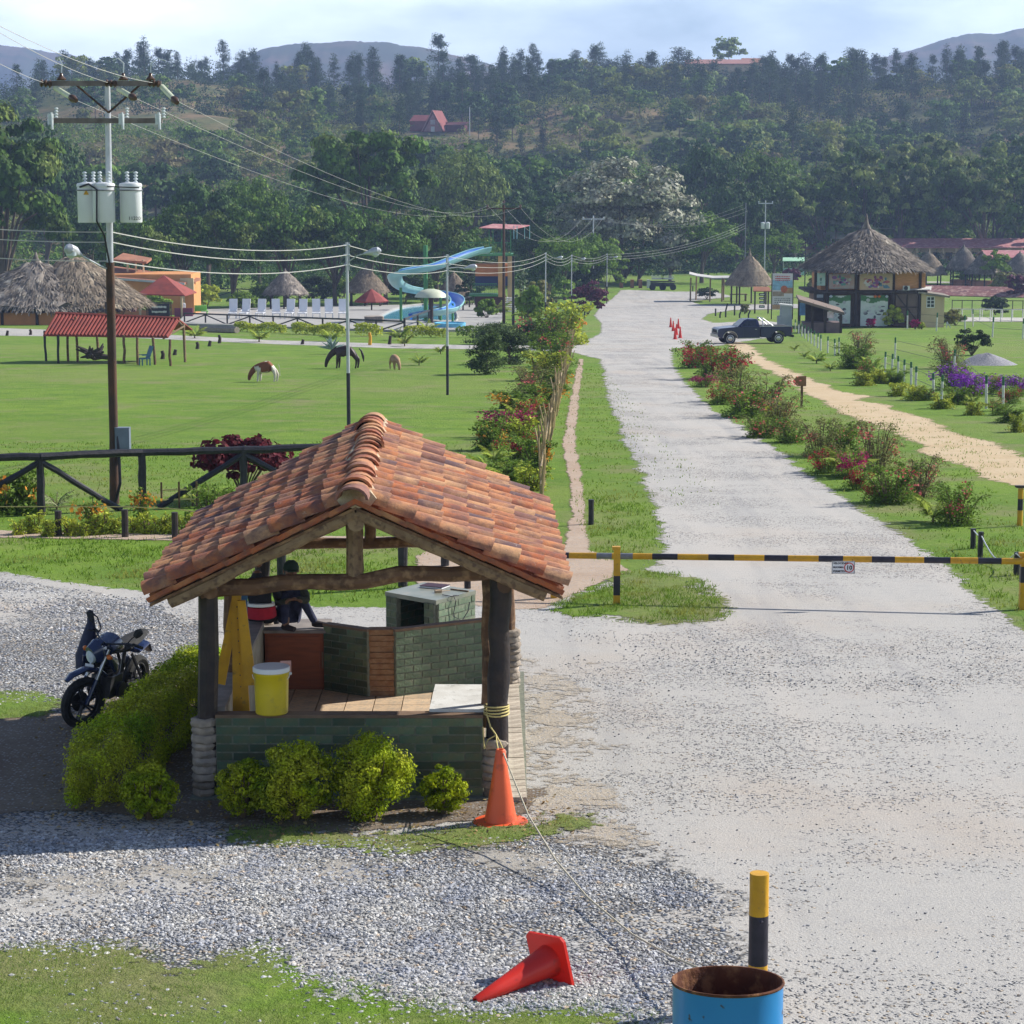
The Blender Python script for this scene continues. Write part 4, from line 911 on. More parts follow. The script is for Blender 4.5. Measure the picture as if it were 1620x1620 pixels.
# the depth that makes the barrel 0.57 m across
Yd = F*.57/181
d_ = ray(1156, 1566); t_ = Yd/(d_.y*ct+(-d_.z)*st); rimc = Vector((0, 0, CZ))+d_*t_
gzr = g1(rimc.x, rimc.y); Hb = rimc.z-gzr
br = thing('barrel', 'open rusty rimmed blue steel barrel at the bottom edge', 'barrel', (rimc.x, rimc.y, gzr), rot=(math.radians(-5), 0, 0))
mb = MB(); prof = [(.27, -.3), (.275, 0), (.282, .02), (.278, .05), (.278, Hb*.33), (.288, Hb*.34), (.278, Hb*.36), (.278, Hb*.66), (.288, Hb*.67), (.278, Hb*.69), (.279, Hb-.03), (.284, Hb-.012)]
mb.lathe(prof, 40, (0, 0, 0)); mb.f = mb.f[:-1]; mb.m = mb.m[:-1]; mb.obj('shell', [M_blue], br, True)
mb = MB(); n = 40; vs = []; fs = []
for r, z in ((.284, Hb-.014), (.287, Hb-.006), (.284, Hb+.001), (.276, Hb), (.272, Hb-.02), (.271, Hb*.5), (.27, .02), (.01, .02)):
 for k in range(n): vs.append((r*math.cos(2*PI*k/n), r*math.sin(2*PI*k/n), z))
for i in range(7):
 for k in range(n): k2 = (k+1) % n; fs.append((i*n+k, i*n+k2, (i+1)*n+k2, (i+1)*n+k))
mb.add(vs, fs); mb.obj('rusty_inside', [M_rust], br, True)
# --- gate: boom, posts, speed sign
gp = at(976, 959); Hg = (959-870)/scl(gp.y); gl = at(876, 947); gr = at(1617, 966)
gate = thing('boom_gate', 'black and yellow striped boom gate across the road', 'gate', gp)
G0 = Vector(gp)
XL = atY(842, 878, gl.y+.0); XR = atY(1640, 888.3, gr.y)
segs = [(842, 840+105*.4815, 0), (105, 130, 1), (130, 223, 0), (223, 275, 2), (275, 300, 0), (300, 345, 2), (345, 410, 0), (410, 495, 1), (495, 597, 0), (597, 683, 1), (683, 782, 0), (782, 860, 1), (860, 960, 0), (960, 1040, 1), (1040, 1133, 0), (1133, 1208, 1), (1208, 1302, 0), (1302, 1387, 1), (1387, 1475, 0), (1475, 1550, 1), (1550, 1665, 0)]
mb = MB(); rbm = .050
for a, b_, mi in segs:
 xa = a if a > 800 and b_ < 900 and mi == 0 and a == 842 else 840+a*.4815; xb = b_ if a == 842 else 840+b_*.4815
 ta, tb_ = (xa-842)/(1640-842), (xb-842)/(1640-842)
 mb.tube([XL.lerp(XR, ta)-G0, XL.lerp(XR, tb_)-G0], rbm, 10, mi, caps=(a == 842 or b_ == 1665))
mb.obj('boom', [M_yel, M_blk, M_grey], gate, True)
def gpost(p, H, segs, r=.052, name='post', cap=True):
 mb = MB(); z = -.05; zz_ = 0
 for fr, mi in segs:
  z1 = (zz_+fr)*H; mb.box((p.x-G0.x, p.y-G0.y, p.z-G0.z+(z+z1)/2), (r*2, r*2, z1-z), mi=mi); z = z1; zz_ += fr
 if cap: mb.box((p.x-G0.x-.012, p.y-G0.y, p.z-G0.z+H+.02), (r*2.5, r*2.2, .05), mi=0)
 mb.obj(name, [M_yel, M_blk], gate)
gpost(gp+Vector((0, .11, 0)), Hg, [(.18, 0), (.35, 1), (.47, 0)]); gpost(gl, (947-872)/scl(gl.y), [(1, 0)]); gpost(gr+Vector((.03, .12, 0)), (966-880)/scl(gr.y), [(.5, 0), (.3, 1), (.2, 0)])
sg0 = atY(1334, 897.5, gr.y*.5+gp.y*.5-.08); sY = sg0.y; k_ = 1/scl(sY)
sign = thing('speed_sign', 'small white speed limit sign reading 10 hung under the striped boom', 'sign', sg0)
mb = MB(); mb.box((0, 0, 0), (36*k_, .01, 19.5*k_)); mb.obj('plate', [M_whitep], sign)
mb = MB(); w2, h2 = 36*k_, 19.5*k_
for x, z, a, b_ in ((0, h2/2-.003, w2, .006), (0, -h2/2+.003, w2, .006), (-w2/2+.003, 0, .006, h2-.012), (w2/2-.003, 0, .006, h2-.012)): mb.box((x, -.009, z), (a, .006, b_))
mb.obj('border', [M_blk], sign)
for i, s_ in enumerate(('VELOCIDAD', 'MAXIMA', 'PERMITIDA')): textmesh('lettering', s_, .043, M_blk, sign, (-w2/2+.022, -.008, h2/2-.047-i*.063), (PI/2, 0, 0), bold=.001)
textmesh('number', '10', .095, M_blk, sign, (9.2*k_, -.008, -.036), (PI/2, 0, 0), 'CENTER', .003)
mb = MB(); vs = []; fs = []
for i in range(28):
 a = 2*PI*i/28
 for r in (.066, .080): vs.append((9.2*k_+r*math.cos(a), -.011, r*math.sin(a)-.003))
for i in range(28): j = (i+1) % 28; fs.append((2*i, 2*i+1, 2*j+1, 2*j))
mb.add(vs, fs); mb.obj('red_ring', [mat('sign_red', (.6, .03, .02), sc=5)], sign)
mb = MB(); mb.cyl((-w2*.4, 0, h2/2), (-w2*.4, 0, h2/2+.03), .004, n=5); mb.cyl((w2*.4, 0, h2/2), (w2*.4, 0, h2/2+.03), .004, n=5); mb.obj('hanger', [M_blk], sign)
# other posts near the gate
p = at(1613, 832); t = striped('bollard', 'yellow and black striped post on the lawn at the right edge above the boom', None, .055, [(.42, 0), (.30, 1), (.28, 0)], top=(832-772)/scl(p.y), loc=p)
mb = MB(); mb.box((0, 0, (832-770)/scl(p.y)+.01), (.22, .14, .04)); mb.obj('cap', [M_darklog], t)
def stub(px, py, pyt, r, label, m=None, cat='bollard', group=None, lean=0):
 p = at(px, py); mb = MB(); H = (py-pyt)/scl(p.y); a, b_ = wavy((0, 0, -.05), (lean, 0, H), r, 4, .006, int(px)); mb.tube(a, b_, 9)
 return tag(mb.obj('bollard', [m or M_blacklog], None, True, loc=p), label, cat, group)
stub(935, 830, 790, .06, 'lone short black wooden bollard on the grass left of the road')
pr1 = stub(1539, 868, 836, .055, 'taller left one of the two black stub posts beside the road right of the boom')
pr2 = stub(1551, 883, 841, .055, 'second black stub post, nearest the boom, tied with white rope')
pr3 = stub(1608, 910, 873, .055, 'black stub post with white rope just above the right end of the boom')
mb = MB(); A = at(1551, 883)+Vector((0, -.06, .42)); B = at(1608, 910)+Vector((-.03, -.06, .40)); Z0 = at(1539, 868)+Vector((0, -.05, .36))
mb.tube([Z0, A.lerp(Z0, .4)+Vector((0, 0, -.03)), A], .012, 5); mb.tube([A+(B-A)*(i/8)+Vector((0, 0, -.28*math.sin(PI*i/8))) for i in range(9)], .012, 5); mb.tube([B, B+Vector((.35, -.4, -.3))], .012, 5)
tag(mb.obj('rope', [M_whitep], None, True), 'white rope sagging between the black stub posts by the road', 'rope')
# --- bushes round the booth
M_hedge = leaf('golden_hedge_leaf', (.40, .46, .014), (.17, .26, .010), isl=.45, trans=.32, sc=3.5, c3=(.42, .44, .03), sc3=2)
M_stem = mat('stem', (.12, .085, .05), (.08, .06, .035), sc=10, rough=.9)
def bush(label, cx_px, base_py, wpx, hpx, seed, group=None, nl=9000, m=None, name='round_bush', ls=.034, dy=0):
 p = at(cx_px, base_py); s = 1/scl(p.y); R = wpx*s/2*1.08; H = hpx*s*1.02; rs = np.random.RandomState(seed)
 t = thing(name, label, 'bush', p, group=group)
 P, Nn, cc = crown_pts(rs, (R*.84, R*.80, H*.44), 120, nl, R*.23, .26, -1.1, .3, full=True); kk = rs.rand(nl) < .10; P[kk] *= rs.uniform(1.02, 1.16, (kk.sum(), 1)); P[:, 2] += H*.50; P[:, 2] = np.maximum(P[:, 2], .03)
 V, Q = leaves(P, Nn, ls*rs.uniform(.7, 1.3, nl), .55, rs); mesh_obj('foliage', npmesh('foliage', V, Q, [m or M_hedge]), t)
 mb = MB(); rg = random.Random(seed)
 for k in range(9): a = rg.uniform(0, 6.28); mb.tube([(0, 0, -.03), (math.cos(a)*R*.3, math.sin(a)*R*.3, H*.35), (math.cos(a)*R*.6, math.sin(a)*R*.6, H*.75)], [.018, .012, .005], 5)
 mb.obj('stem', [M_stem], t, True); return t
bush('left low golden-green bush of the clump before the front wall', 384, 1296, 84, 102, 1, nl=9000)
bush('middle golden-green bush of the clump before the front wall', 468, 1300, 122, 130, 2, nl=15000)
bush('largest sunlit golden-green bush of the clump before the front wall', 588, 1298, 134, 136, 3, nl=17000)
bush('small round golden-green bush alone beside the orange cone', 700, 1290, 74, 82, 4, nl=7000)
# fallen leaves and litter under the bushes
rl = np.random.RandomState(5); PL = gpoly([(60, 1140), (330, 1060), (345, 1235), (860, 1255), (930, 1300), (860, 1345), (380, 1345), (60, 1310)]); AL = np.array(PL); n_ = 5200
Xl = rl.uniform(AL[:, 0].min(), AL[:, 0].max(), n_); Yl = rl.uniform(AL[:, 1].min(), AL[:, 1].max(), n_); k_ = poly_sd(PL, Xl, Yl)+rl.normal(size=n_)*.15 > 0; Xl, Yl = Xl[k_], Yl[k_]
Nl = rl.normal(size=(len(Xl), 3))*.35; Nl[:, 2] += 1; Nl /= np.linalg.norm(Nl, axis=1)[:, None]
Vl, Ql = leaves(np.stack([Xl, Yl, gz(Xl, Yl)+.032], -1), Nl, .04*rl.uniform(.5, 1.5, len(Xl)), .6, rl)
tag(mesh_obj('leaf_litter', npmesh('leaf_litter', Vl, Ql, [leaf('litter', (.34, .25, .11), (.20, .13, .06), isl=.5, trans=.1, sc=5)])), 'dry fallen leaves scattered round the bushes', 'leaf litter', kind='stuff')
bush('small dark round bush at the near end of the long hedge', 236, 1298, 88, 92, 5, nl=8000)
# long hedge
A = at(141, 1284); B = at(338, 1098); rs = np.random.RandomState(12); nl = 62000
h = thing('hedge', 'long clipped golden-green hedge running along the left side of the booth', 'hedge', (A+B)/2); off = (A+B)/2
M_hedge2 = leaf('dark_hedge_leaf', (.38, .46, .012), (.16, .27, .010), isl=.45, trans=.25, sc=3, c3=(.40, .42, .03), sc3=.8, lo3=.45, hi3=.62)
tt = rs.rand(nl)*1.04-.02; th = rs.uniform(-1.25, PI+1.25, nl); q_ = 1-.35*rs.rand(nl)**2; lum = 1+.10*np.sin(tt*31+th*2)+.07*np.sin(tt*67-th*3)+.05*np.sin(tt*120+th*7)
cx_ = np.sign(np.cos(th))*np.abs(np.cos(th))**.6; sz_ = np.sign(np.sin(th))*np.abs(np.sin(th))**.6; endc = np.clip(np.minimum(tt+.02, 1.02-tt)*9, .35, 1)**.5
ux = np.array(B-A); ux[2] = 0; ux /= np.linalg.norm(ux); pr_ = np.array([ux[1], -ux[0], 0])
P = np.array(A)[None]*(1-tt[:, None])+np.array(B)[None]*tt[:, None]+pr_[None]*(cx_*.32*lum*q_*endc)[:, None]+np.stack([0*tt, 0*tt, .32+sz_*.39*lum*q_*endc], -1)+rs.normal(size=(nl, 3))*.025
P[:, 2] = np.maximum(P[:, 2], gz(P[:, 0], P[:, 1])+.02); Nn = pr_[None]*np.cos(th)[:, None]+np.stack([0*tt, 0*tt, np.sin(th)], -1)+rs.normal(size=(nl, 3))*.5; Nn /= np.linalg.norm(Nn, axis=1)[:, None]
Vv, Q = leaves(P-np.array(off), Nn, .034*rs.uniform(.7, 1.3, nl), .55, rs); mesh_obj('foliage', npmesh('foliage', Vv, Q, [M_hedge2]), h)
mb = MB()
for k in range(14): q_ = A.lerp(B, (k+.5)/14)-off; mb.tube([q_, q_+Vector((rnd.uniform(-.1, .1), 0, .5))], [.02, .012], 5)
mb.obj('stem', [M_stem], h, True)
# --- motorcycle
M_rub = mat('tyre_rubber', (.018, .018, .02), (.03, .03, .03), sc=20, rough=.85, bump=.3)
M_bike = mat('dark_blue_bodywork', (.012, .022, .075), (.016, .03, .095), sc=3, rough=.25, spec=.6, coat=.4)
M_chr = mat('bare_metal', (.45, .46, .48), (.35, .36, .38), sc=8, rough=.3, metal=.9)
M_dmet = mat('dark_metal', (.04, .04, .05), (.07, .07, .08), sc=8, rough=.4, metal=.5)
M_glass = mat('lamp_glass', (.55, .62, .68), (.45, .52, .6), sc=20, rough=.1, spec=.8)
M_amber = mat('amber_plastic', (.75, .18, .02), sc=5, rough=.3)
bl = at(128, 1149); hx, hy = -.30, -.954; ya = math.atan2(hy, hx)
bo = Vector((bl.x, bl.y, bl.z))-Vector((hx*.68, hy*.68, 0)); bo.z = g1(bo.x, bo.y)
moto = thing('motorcycle', 'dark blue motorcycle parked on its stand beside the hedge', 'motorcycle', bo, rot=(Rxyz(0, 0, ya) @ Rxyz(math.radians(-7), 0, 0)).to_euler())
def wheel(c, R, w, steer, parent):
 Rm = Rxyz(0, 0, steer); M = TM(c, Rm); n = 30
 mb = MB(); vs = []; fs = []; k = 8
 for i in range(n):
  a = 2*PI*i/n
  for j in range(k): b_ = 2*PI*j/k; rr = R-.05+.05*math.cos(b_); vs.append((rr*math.cos(a), w*math.sin(b_), rr*math.sin(a)))
 for i in range(n):
  for j in range(k): fs.append((i*k+j, ((i+1) % n)*k+j, ((i+1) % n)*k+(j+1) % k, i*k+(j+1) % k))
 mb.add(vs, fs, M=M); ty = mb.obj('wheel', [M_rub], parent, True)
 mb = MB();
 for q_ in (-1, 1):
  mb.tube([(math.cos(a)*(R-.10), q_*w*.5, math.sin(a)*(R-.10)) for a in np.linspace(0, 2*PI, 28)], .014, 5, caps=False, M=M)
 for i in range(5):
  a = 2*PI*i/5
  for da in (-.12, .12): mb.tube([(math.cos(a+da*2)*.03, 0, math.sin(a+da*2)*.03), (math.cos(a+da)*(R-.09), 0, math.sin(a+da)*(R-.09))], .013, 5, M=M)
 mb.cyl((0, -w, 0), (0, w, 0), .04, n=10, M=M); mb.cyl((0, -w-.015, 0), (0, -w-.008, 0), .12, n=20, M=M); mb.obj('rim', [M_dmet], ty, True)
st_ = -.42
wheel(Vector((.68, 0, .315)), .315, .052, st_, moto); wheel(Vector((-.66, 0, .31)), .31, .058, 0, moto)
SR = Rxyz(0, 0, st_); pv_ = Vector((.42, 0, 0))
def steerp(p): p = Vector(p); return SR @ (p-Vector((.62, 0, 0)))+Vector((.62, 0, 0))
for s in (-1, 1):
 mb = MB(); mb.cyl(steerp((.68, s*.095, .31)), steerp((.56, s*.095, .60)), .027, n=10, mi=0); mb.cyl(steerp((.56, s*.095, .60)), steerp((.42, s*.095, .95)), .021, n=10, mi=1); mb.obj('fork', [M_bike, M_chr], moto, True)
mb = MB(); mb.tube([steerp((.36, 0, .60)), steerp((.50, 0, .69)), steerp((.68, 0, .72)), steerp((.86, 0, .665)), steerp((.93, 0, .60))], [(.05, .02), (.08, .035), (.085, .035), (.075, .03), (.04, .02)], 12, el=Vector((0, 1, 0))); mb.obj('front_fender', [M_bike], moto, True)
mb = MB(); mb.tube([steerp((.46, 0, .90)), steerp((.52, 0, .92)), steerp((.60, 0, .88))], [(.10, .12), (.13, .15), (.085, .11)], 14, el=Vector((0, 1, 0))); hl = mb.obj('headlight_cowl', [M_bike], moto, True)
mb = MB(); mb.tube([steerp((.585, 0, .865)), steerp((.615, 0, .86)), steerp((.625, 0, .858))], [(.078, .085), (.07, .075), (.03, .03)], 14, el=Vector((0, 1, 0))); mb.obj('headlight', [M_glass], hl, True)
mb = MB(); mb.tube([steerp((.46, 0, 1.0)), steerp((.50, 0, 1.04)), steerp((.56, 0, .99))], [(.08, .02), (.10, .03), (.09, .02)], 10, el=Vector((0, 1, 0))); mb.obj('windscreen', [M_bike], moto, True)
mb = MB(); mb.tube([steerp((.22, -.40, 1.04)), steerp((.30, -.30, 1.06)), steerp((.38, -.12, 1.02)), steerp((.40, 0, 1.0)), steerp((.38, .12, 1.02)), steerp((.30, .30, 1.06)), steerp((.22, .40, 1.04))], .012, 8)
hbar = mb.obj('handlebar', [M_dmet], moto, True)
for s in (-1, 1):
 mb = MB(); mb.cyl(steerp((.265, s*.33, 1.055)), steerp((.21, s*.45, 1.035)), .019, n=8); mb.tube([steerp((.33, s*.30, 1.07)), steerp((.33, s*.44, 1.05))], .006, 5); mb.obj('grip', [M_rub], hbar, True)
 mb = MB(); mb.tube([steerp((.30, s*.28, 1.06)), steerp((.31, s*.36, 1.14)), steerp((.30, s*.42, 1.19))], .007, 6); mb.tube([steerp((.30, s*.40, 1.17)), steerp((.295, s*.44, 1.22)), steerp((.29, s*.50, 1.26))], [(.012, .03), (.02, .05), (.012, .035)], 8, el=Vector((1, 0, 0))); mb.obj('mirror', [M_rub], moto, True)
 mb = MB(); mb.tube([steerp((.50, s*.13, .90)), steerp((.50, s*.20, .90))], .009, 5, mi=1); mb.tube([steerp((.50, s*.19, .90)), steerp((.51, s*.225, .90)), steerp((.50, s*.26, .90))], [.022, .032, .018], 8); mb.obj('turn_signal', [M_amber, M_dmet], moto, True)
mb = MB(); mb.tube([(.36, 0, .80), (.30, 0, .90), (.12, 0, .93), (-.05, 0, .86), (-.12, 0, .80)], [(.07, .05), (.15, .11), (.17, .13), (.12, .09), (.08, .05)], 14, el=Vector((0, 1, 0))); mb.obj('fuel_tank', [M_bike], moto, True)
for s in (-1, 1):
 mb = MB(); mb.tube([(.42, s*.15, .84), (.30, s*.19, .72), (.18, s*.15, .60)], [(.05, .03), (.10, .03), (.03, .02)], 8, el=Vector((1, 0, 0))); mb.obj('tank_shroud', [M_bike], moto, True)
mb = MB(); mb.tube([(-.02, 0, .82), (-.2, 0, .81), (-.5, 0, .86), (-.78, 0, .90)], [(.09, .05), (.13, .055), (.13, .05), (.07, .03)], 10, el=Vector((0, 1, 0))); mb.obj('seat', [M_rub], moto, True)
mb = MB(); mb.box((.12, 0, .42), (.30, .26, .26)); mb.cyl((.13, 0, .50), (.22, 0, .72), .085, n=10)
for k in range(6): mb.cyl((.145+k*.014, 0, .53+k*.032), (.148+k*.014, 0, .54+k*.032), .105, n=10)
mb.cyl((.02, -.17, .36), (.02, .17, .36), .10, n=14); mb.obj('engine', [M_dmet], moto, True)
mb = MB(); mb.tube([(.42, 0, .86), (.34, 0, .55), (.26, 0, .28), (-.05, 0, .26), (-.25, 0, .42), (-.3, 0, .76)], .025, 7); mb.tube([(.40, 0, .88), (-.3, 0, .76), (-.7, 0, .84)], .022, 7)
for s in (-1, 1): mb.tube([(-.22, s*.1, .36), (-.66, s*.1, .31)], .022, 6); mb.tube([(-.3, s*.1, .72), (-.6, s*.12, .34)], .022, 6)
mb.tube([(-.05, .12, .26), (.0, .26, .0)], .012, 6); mb.obj('frame', [M_dmet], moto, True)
mb = MB(); mb.tube([(.22, -.10, .55), (.34, -.12, .40), (.22, -.14, .22), (-.2, -.16, .27), (-.45, -.17, .40), (-.75, -.17, .52)], [.018, .02, .02, .03, .045, .04], 8); mb.obj('exhaust', [M_dmet], moto, True)
mb = MB(); mb.tube([(-.55, 0, .70), (-.78, 0, .76), (-.95, 0, .62)], [(.1, .03), (.10, .03), (.06, .02)], 8, el=Vector((0, 1, 0))); mb.obj('rear_fender', [M_bike], moto, True)
mb = MB(); mb.box((.60, 0, .735), (.004, .11, .07)); mb.obj('number_plate', [M_whitep], moto)
# dark bag hanging from the mirror on the left
mp_ = moto.matrix_basis @ steerp((.27, -.47, 1.22)); M_bag = mat('dark_blue_nylon', (.014, .018, .05), (.022, .028, .07), sc=6, rough=.6, bump=.6, bsc=8)
bag = thing('bag', 'dark blue nylon bag hanging from the mirror of the motorcycle', 'bag', mp_)
mb = MB(); mb.tube([(0, 0, .05), (.0, 0, -.10), (-.03, 0, -.28), (-.06, 0, -.50), (-.05, .0, -.66), (-.02, 0, -.71)], [(.03, .03), (.05, .04), (.09, .06), (.14, .10), (.15, .11), (.08, .06)], 12, el=Vector((1, 0, 0))); mb.obj('sack', [M_bag], bag, True)
mb = MB(); mb.tube([(.0, 0, .04), (.08, 0, -.03), (.12, 0, -.16), (.05, 0, -.28)], .010, 5); mb.obj('strap', [M_bag], bag, True)
# ================================================================ THE MIDDLE GROUND: fences, poles, plants, animals, truck
# --- black rail fence
def bar(parent, name, p, q, r, m, seed=0, amp=.012, off=None, n=8, r1=None):
 mb = MB(); a, b_ = wavy(p, q, r, 6, amp, seed, r1); off = off or Vector((0, 0, 0)); mb.tube([x-off for x in a], b_, n); return mb.obj(name, [m], parent, True)
f0 = at(66, 815); fe = thing('rail_fence', 'black log rail fence with diagonal braces in front of the pasture', 'fence', f0)
H = 1.28
pxs = [(-85, 820), (66, 815), (226, 806), (386, 800), (545, 795)]
FP = [at(*p) for p in pxs]
for i, p in enumerate(FP):
 bar(fe, 'post', p+Vector((0, 0, -.1)), p+Vector((0, 0, H-.03)), .088, M_blacklog, i, off=f0)
 if i: bar(fe, 'rail', FP[i-1]+Vector((0, 0, H)), p+Vector((.0, 0, H)), .085, M_blacklog, 20+i, .02, off=f0)
for (a, za), (b_, zb) in (((1, H-.1), (-.08, .08)), ((1, H-.1), (2 if False else 1.78, .02)), ((3, H-.1), (2.15, .02)), ((3, H-.1), (3.85, .05))):
 i = int(b_) if b_ >= 0 else 0; pa_ = FP[a]+Vector((0, 0, za)); pb = (FP[i].lerp(FP[min(i+1, 4)], b_-i) if b_ >= 0 else FP[0])+Vector((0, 0, zb)); bar(fe, 'brace', pa_, pb, .07, M_blacklog, 40+int(b_*7), .015, off=f0)
# fence posts seen under the booth roof
for x, y, yt, lb in ((446, 918, 790, 'black post of the pasture gateway seen left of the king post under the roof'), (637, 930, 790, 'black post of the pasture gateway seen right of the king post under the roof')):
 p = at(x, y); mb = MB(); a, b_ = wavy((0, 0, -.1), (0, 0, (y-yt)/scl(p.y)), .085, 5, .01, x); mb.tube(a, b_, 9); tag(mb.obj('gateway_post', [M_blacklog], None, True, loc=p), lb, 'post')
stub(704, 896, 862, .075, 'short dark stub at the start of the footpath behind the booth')
stub(740, 932, 900, .06, 'small dark stub right of the green counter behind the booth')
# flower bed posts with a cord
grp = 'short posts holding the cord along the flower bed'
bedp = [(93, 848, 808, 'left one of the short dark cord posts, under the rail fence post'), (198, 850, 806, 'short dark cord post below the utility pole'), (277, 852, 810, 'short dark cord post next to the tiled roof edge')]
for x, y, yt, lb in bedp: stub(x, y, yt, .07, lb, m=M_darklog, cat='post', group=grp)
mb = MB(); c_ = [at(-40, 850)+Vector((0, 0, .62)), at(93, 848)+Vector((0, 0, .60)), at(198, 850)+Vector((0, 0, .62)), at(277, 852)+Vector((0, 0, .60)), at(360, 856)+Vector((0, 0, .5))]
mb.tube(c_, .011, 5); tag(mb.obj('cord', [M_yrope], None, True), 'pale cord strung between the short posts of the flower bed', 'cord')
# --- utility pole with transformers
M_steel = mat('galvanised_steel', (.50, .52, .56), (.40, .42, .46), sc=3, rough=.45, metal=.3)
M_rustp = mat('rusty_pole_coat', (.10, .05, .03), (.05, .035, .03), sc=2.5, rough=.8, bump=.4)
M_tank = mat('white_tank_enamel', (.66, .68, .70), (.60, .62, .65), sc=2, rough=.35, spec=.5, c3=(.40, .36, .30), sc3=5, lo3=.68, hi3=.8)
M_porc = mat('porcelain', (.55, .60, .62), (.45, .50, .52), sc=9, rough=.25)
M_brownins = mat('brown_insulator', (.06, .035, .025), (.10, .06, .04), sc=9, rough=.3)
M_greenins = mat('pale_green_insulator', (.50, .55, .38), (.62, .64, .48), sc=12, rough=.3)
u0 = at(181, 797); Yu = u0.y; up_ = thing('utility_pole', 'tall utility pole with two crossarms and three white transformers', 'pole', u0)
U = lambda x, y, dy=0: atY(x, y, Yu+dy)-u0
mb = MB(); mb.tube([(0, 0, -.2), U(180, 690), U(177, 560), U(174, 415)], [.115, .10, .10, .095], 12); mb.obj('lower_shaft', [M_rustp], up_, True)
mb = MB(); mb.tube([U(174, 415), U(173, 330), U(170, 133)], [.075, .075, .06], 12); mb.obj('upper_shaft', [M_steel], up_, True)
mb = MB(); mb.tube([U(186, 690, -.12), U(189, 735, -.16), U(190, 765, -.16), U(184, 790, -.1), U(181, 797, -.05)], .035, 7); mb.obj('cable_duct', [M_blk], up_, True)
for (x0, y0, x1, y1) in ((63, 131, 255, 133), (78, 190, 257, 192)):
 a = U(x0, y0, -.1); b_ = U(x1, y1, -.1); mb = MB(); c = (a+b_)/2; mb.box(c, ((b_-a).length, .10, .11)); mb.obj('crossarm', [mat('weathered_arm', (.17, .15, .14), (.11, .09, .085), sc=5, rough=.8)], up_)
mb = MB(); mb.cyl(U(120, 134, -.12), U(172, 178, -.06), .025, n=6); mb.cyl(U(222, 134, -.12), U(172, 178, -.06), .025, n=6); mb.obj('brace', [M_rustp], up_, True)
def discs(mb, p, q, r, n, mi=0):
 p, q = Vector(p), Vector(q); pts = []; rr = []
 for i in range(n):
  for t, k in ((0, .45), (.35, 1), (.6, .95), (.9, .45)): pts.append(p.lerp(q, (i+t)/n)); rr.append(r*k)
 mb.tube(pts, rr, 10, mi)
for x in (72, 175, 243):
 mb = MB(); discs(mb, U(x-9, 131, -.12), U(x+11, 133, -.12), .085, 3); mb.obj('insulator', [M_brownins], up_, True)
for x0, y0, x1, y1 in ((88, 139, 112, 154), (188, 141, 207, 152), (256, 137, 274, 156)):
 mb = MB(); a, b_ = U(x0, y0, -.1), U(x1, y1, -.6); mb.cyl(a, b_, .062, n=10); mb.tube([b_, b_.lerp(a, -.15), b_.lerp(a, -.35)], [.07, .09, .05], 10, mi=1); mb.obj('strain_insulator', [M_greenins, M_brownins], up_, True)
for x in (80, 192, 250):
 mb = MB(); discs(mb, U(x+9, 170, -.1), U(x+9, 188, -.1), .045, 4); mb.obj('arrester', [M_porc], up_, True)
 mb = MB(); mb.tube([U(x, 180, -.25), U(x, 197, -.25)], .065, 8); mb.cyl(U(x+1, 178, -.32), U(x+3, 205, -.36), .03, n=6); mb.obj('cutout_fuse', [M_porc], up_, True)
for x, xx in ((97, 90), (195, 178), (238, 262)):
 mb = MB(); mb.lathe([(.10, 0), (.11, .03), (.05, .09), (.03, .16)], 8, tuple(U(x, 127, -.1))); mb.tube([U(x, 122, -.1), U(x+1, 100, -.1), U((x+xx)/2, 92, -.1), U(xx, 96, -.1)], .014, 5, mi=1); mb.obj('pin_insulator', [M_brownins, M_porc], up_, True)
for k, (x, dyy) in enumerate(((141, -.28), (165, -.52), (208, -.30))):
 b0 = U(x, 352, dyy); t0 = U(x, 288, dyy); hh = t0.z-b0.z; r = .245
 mb = MB(); mb.lathe([(r*.96, 0), (r, .02), (r, hh*.88), (r*1.05, hh*.89), (r*1.05, hh*.93), (r*.98, hh*.97), (r*.3, hh)], 22, tuple(b0)); tk = mb.obj('transformer', [M_tank], up_, True)
 mb = MB()
 for dx in (-.09, .09): discs(mb, t0+Vector((dx, 0, -.03)), t0+Vector((dx*1.1, 0, .24)), .05, 4)
 mb.obj('bushing', [M_porc], tk, True)
 mb = MB(); mb.tube([b0+Vector((r*math.cos(a)*1.06, r*math.sin(a)*1.06, hh*.8)) for a in np.linspace(0, 2*PI, 20)], .014, 5, caps=False); mb.obj('band', [M_grey], tk, True)
a = U(132, 308, -.54); mb = MB(); mb.add([a+Vector((0, 0, 0)), a+Vector((.12, 0, 0)), a+Vector((.06, 0, .11))], [(0, 1, 2)]); mb.add([a+Vector((-.0, .01, 0)), a+Vector((.12, .01, 0)), a+Vector((.06, .01, .11))], [(0, 1, 2)]); mb.obj('warning_triangle', [M_yel], up_)
textmesh('number', '11220', .11, M_blk, up_, U(203, 348, -.30-.252), (PI/2, 0, 0))
mb = MB(); mb.tube([U(126, 296, -.55), U(140, 291, -.62), U(153, 300, -.8), U(153, 350, -.8), U(165, 372, -.4), U(174, 420, -.1)], .022, 6); mb.tube([U(160, 292, -.7), U(172, 295, -.75), U(220, 297, -.6)], .012, 5); mb.obj('lead_cable', [M_blk], up_, True)
mb = MB(); mb.box(U(194.5, 698, -.02), (.33, .22, .64)); mb.box(U(194.5, 698, -.14), (.29, .02, .58)); mb.obj('meter_box', [mat('blue_grey_box', (.17, .21, .27), (.13, .16, .21), sc=3, rough=.5)], up_)
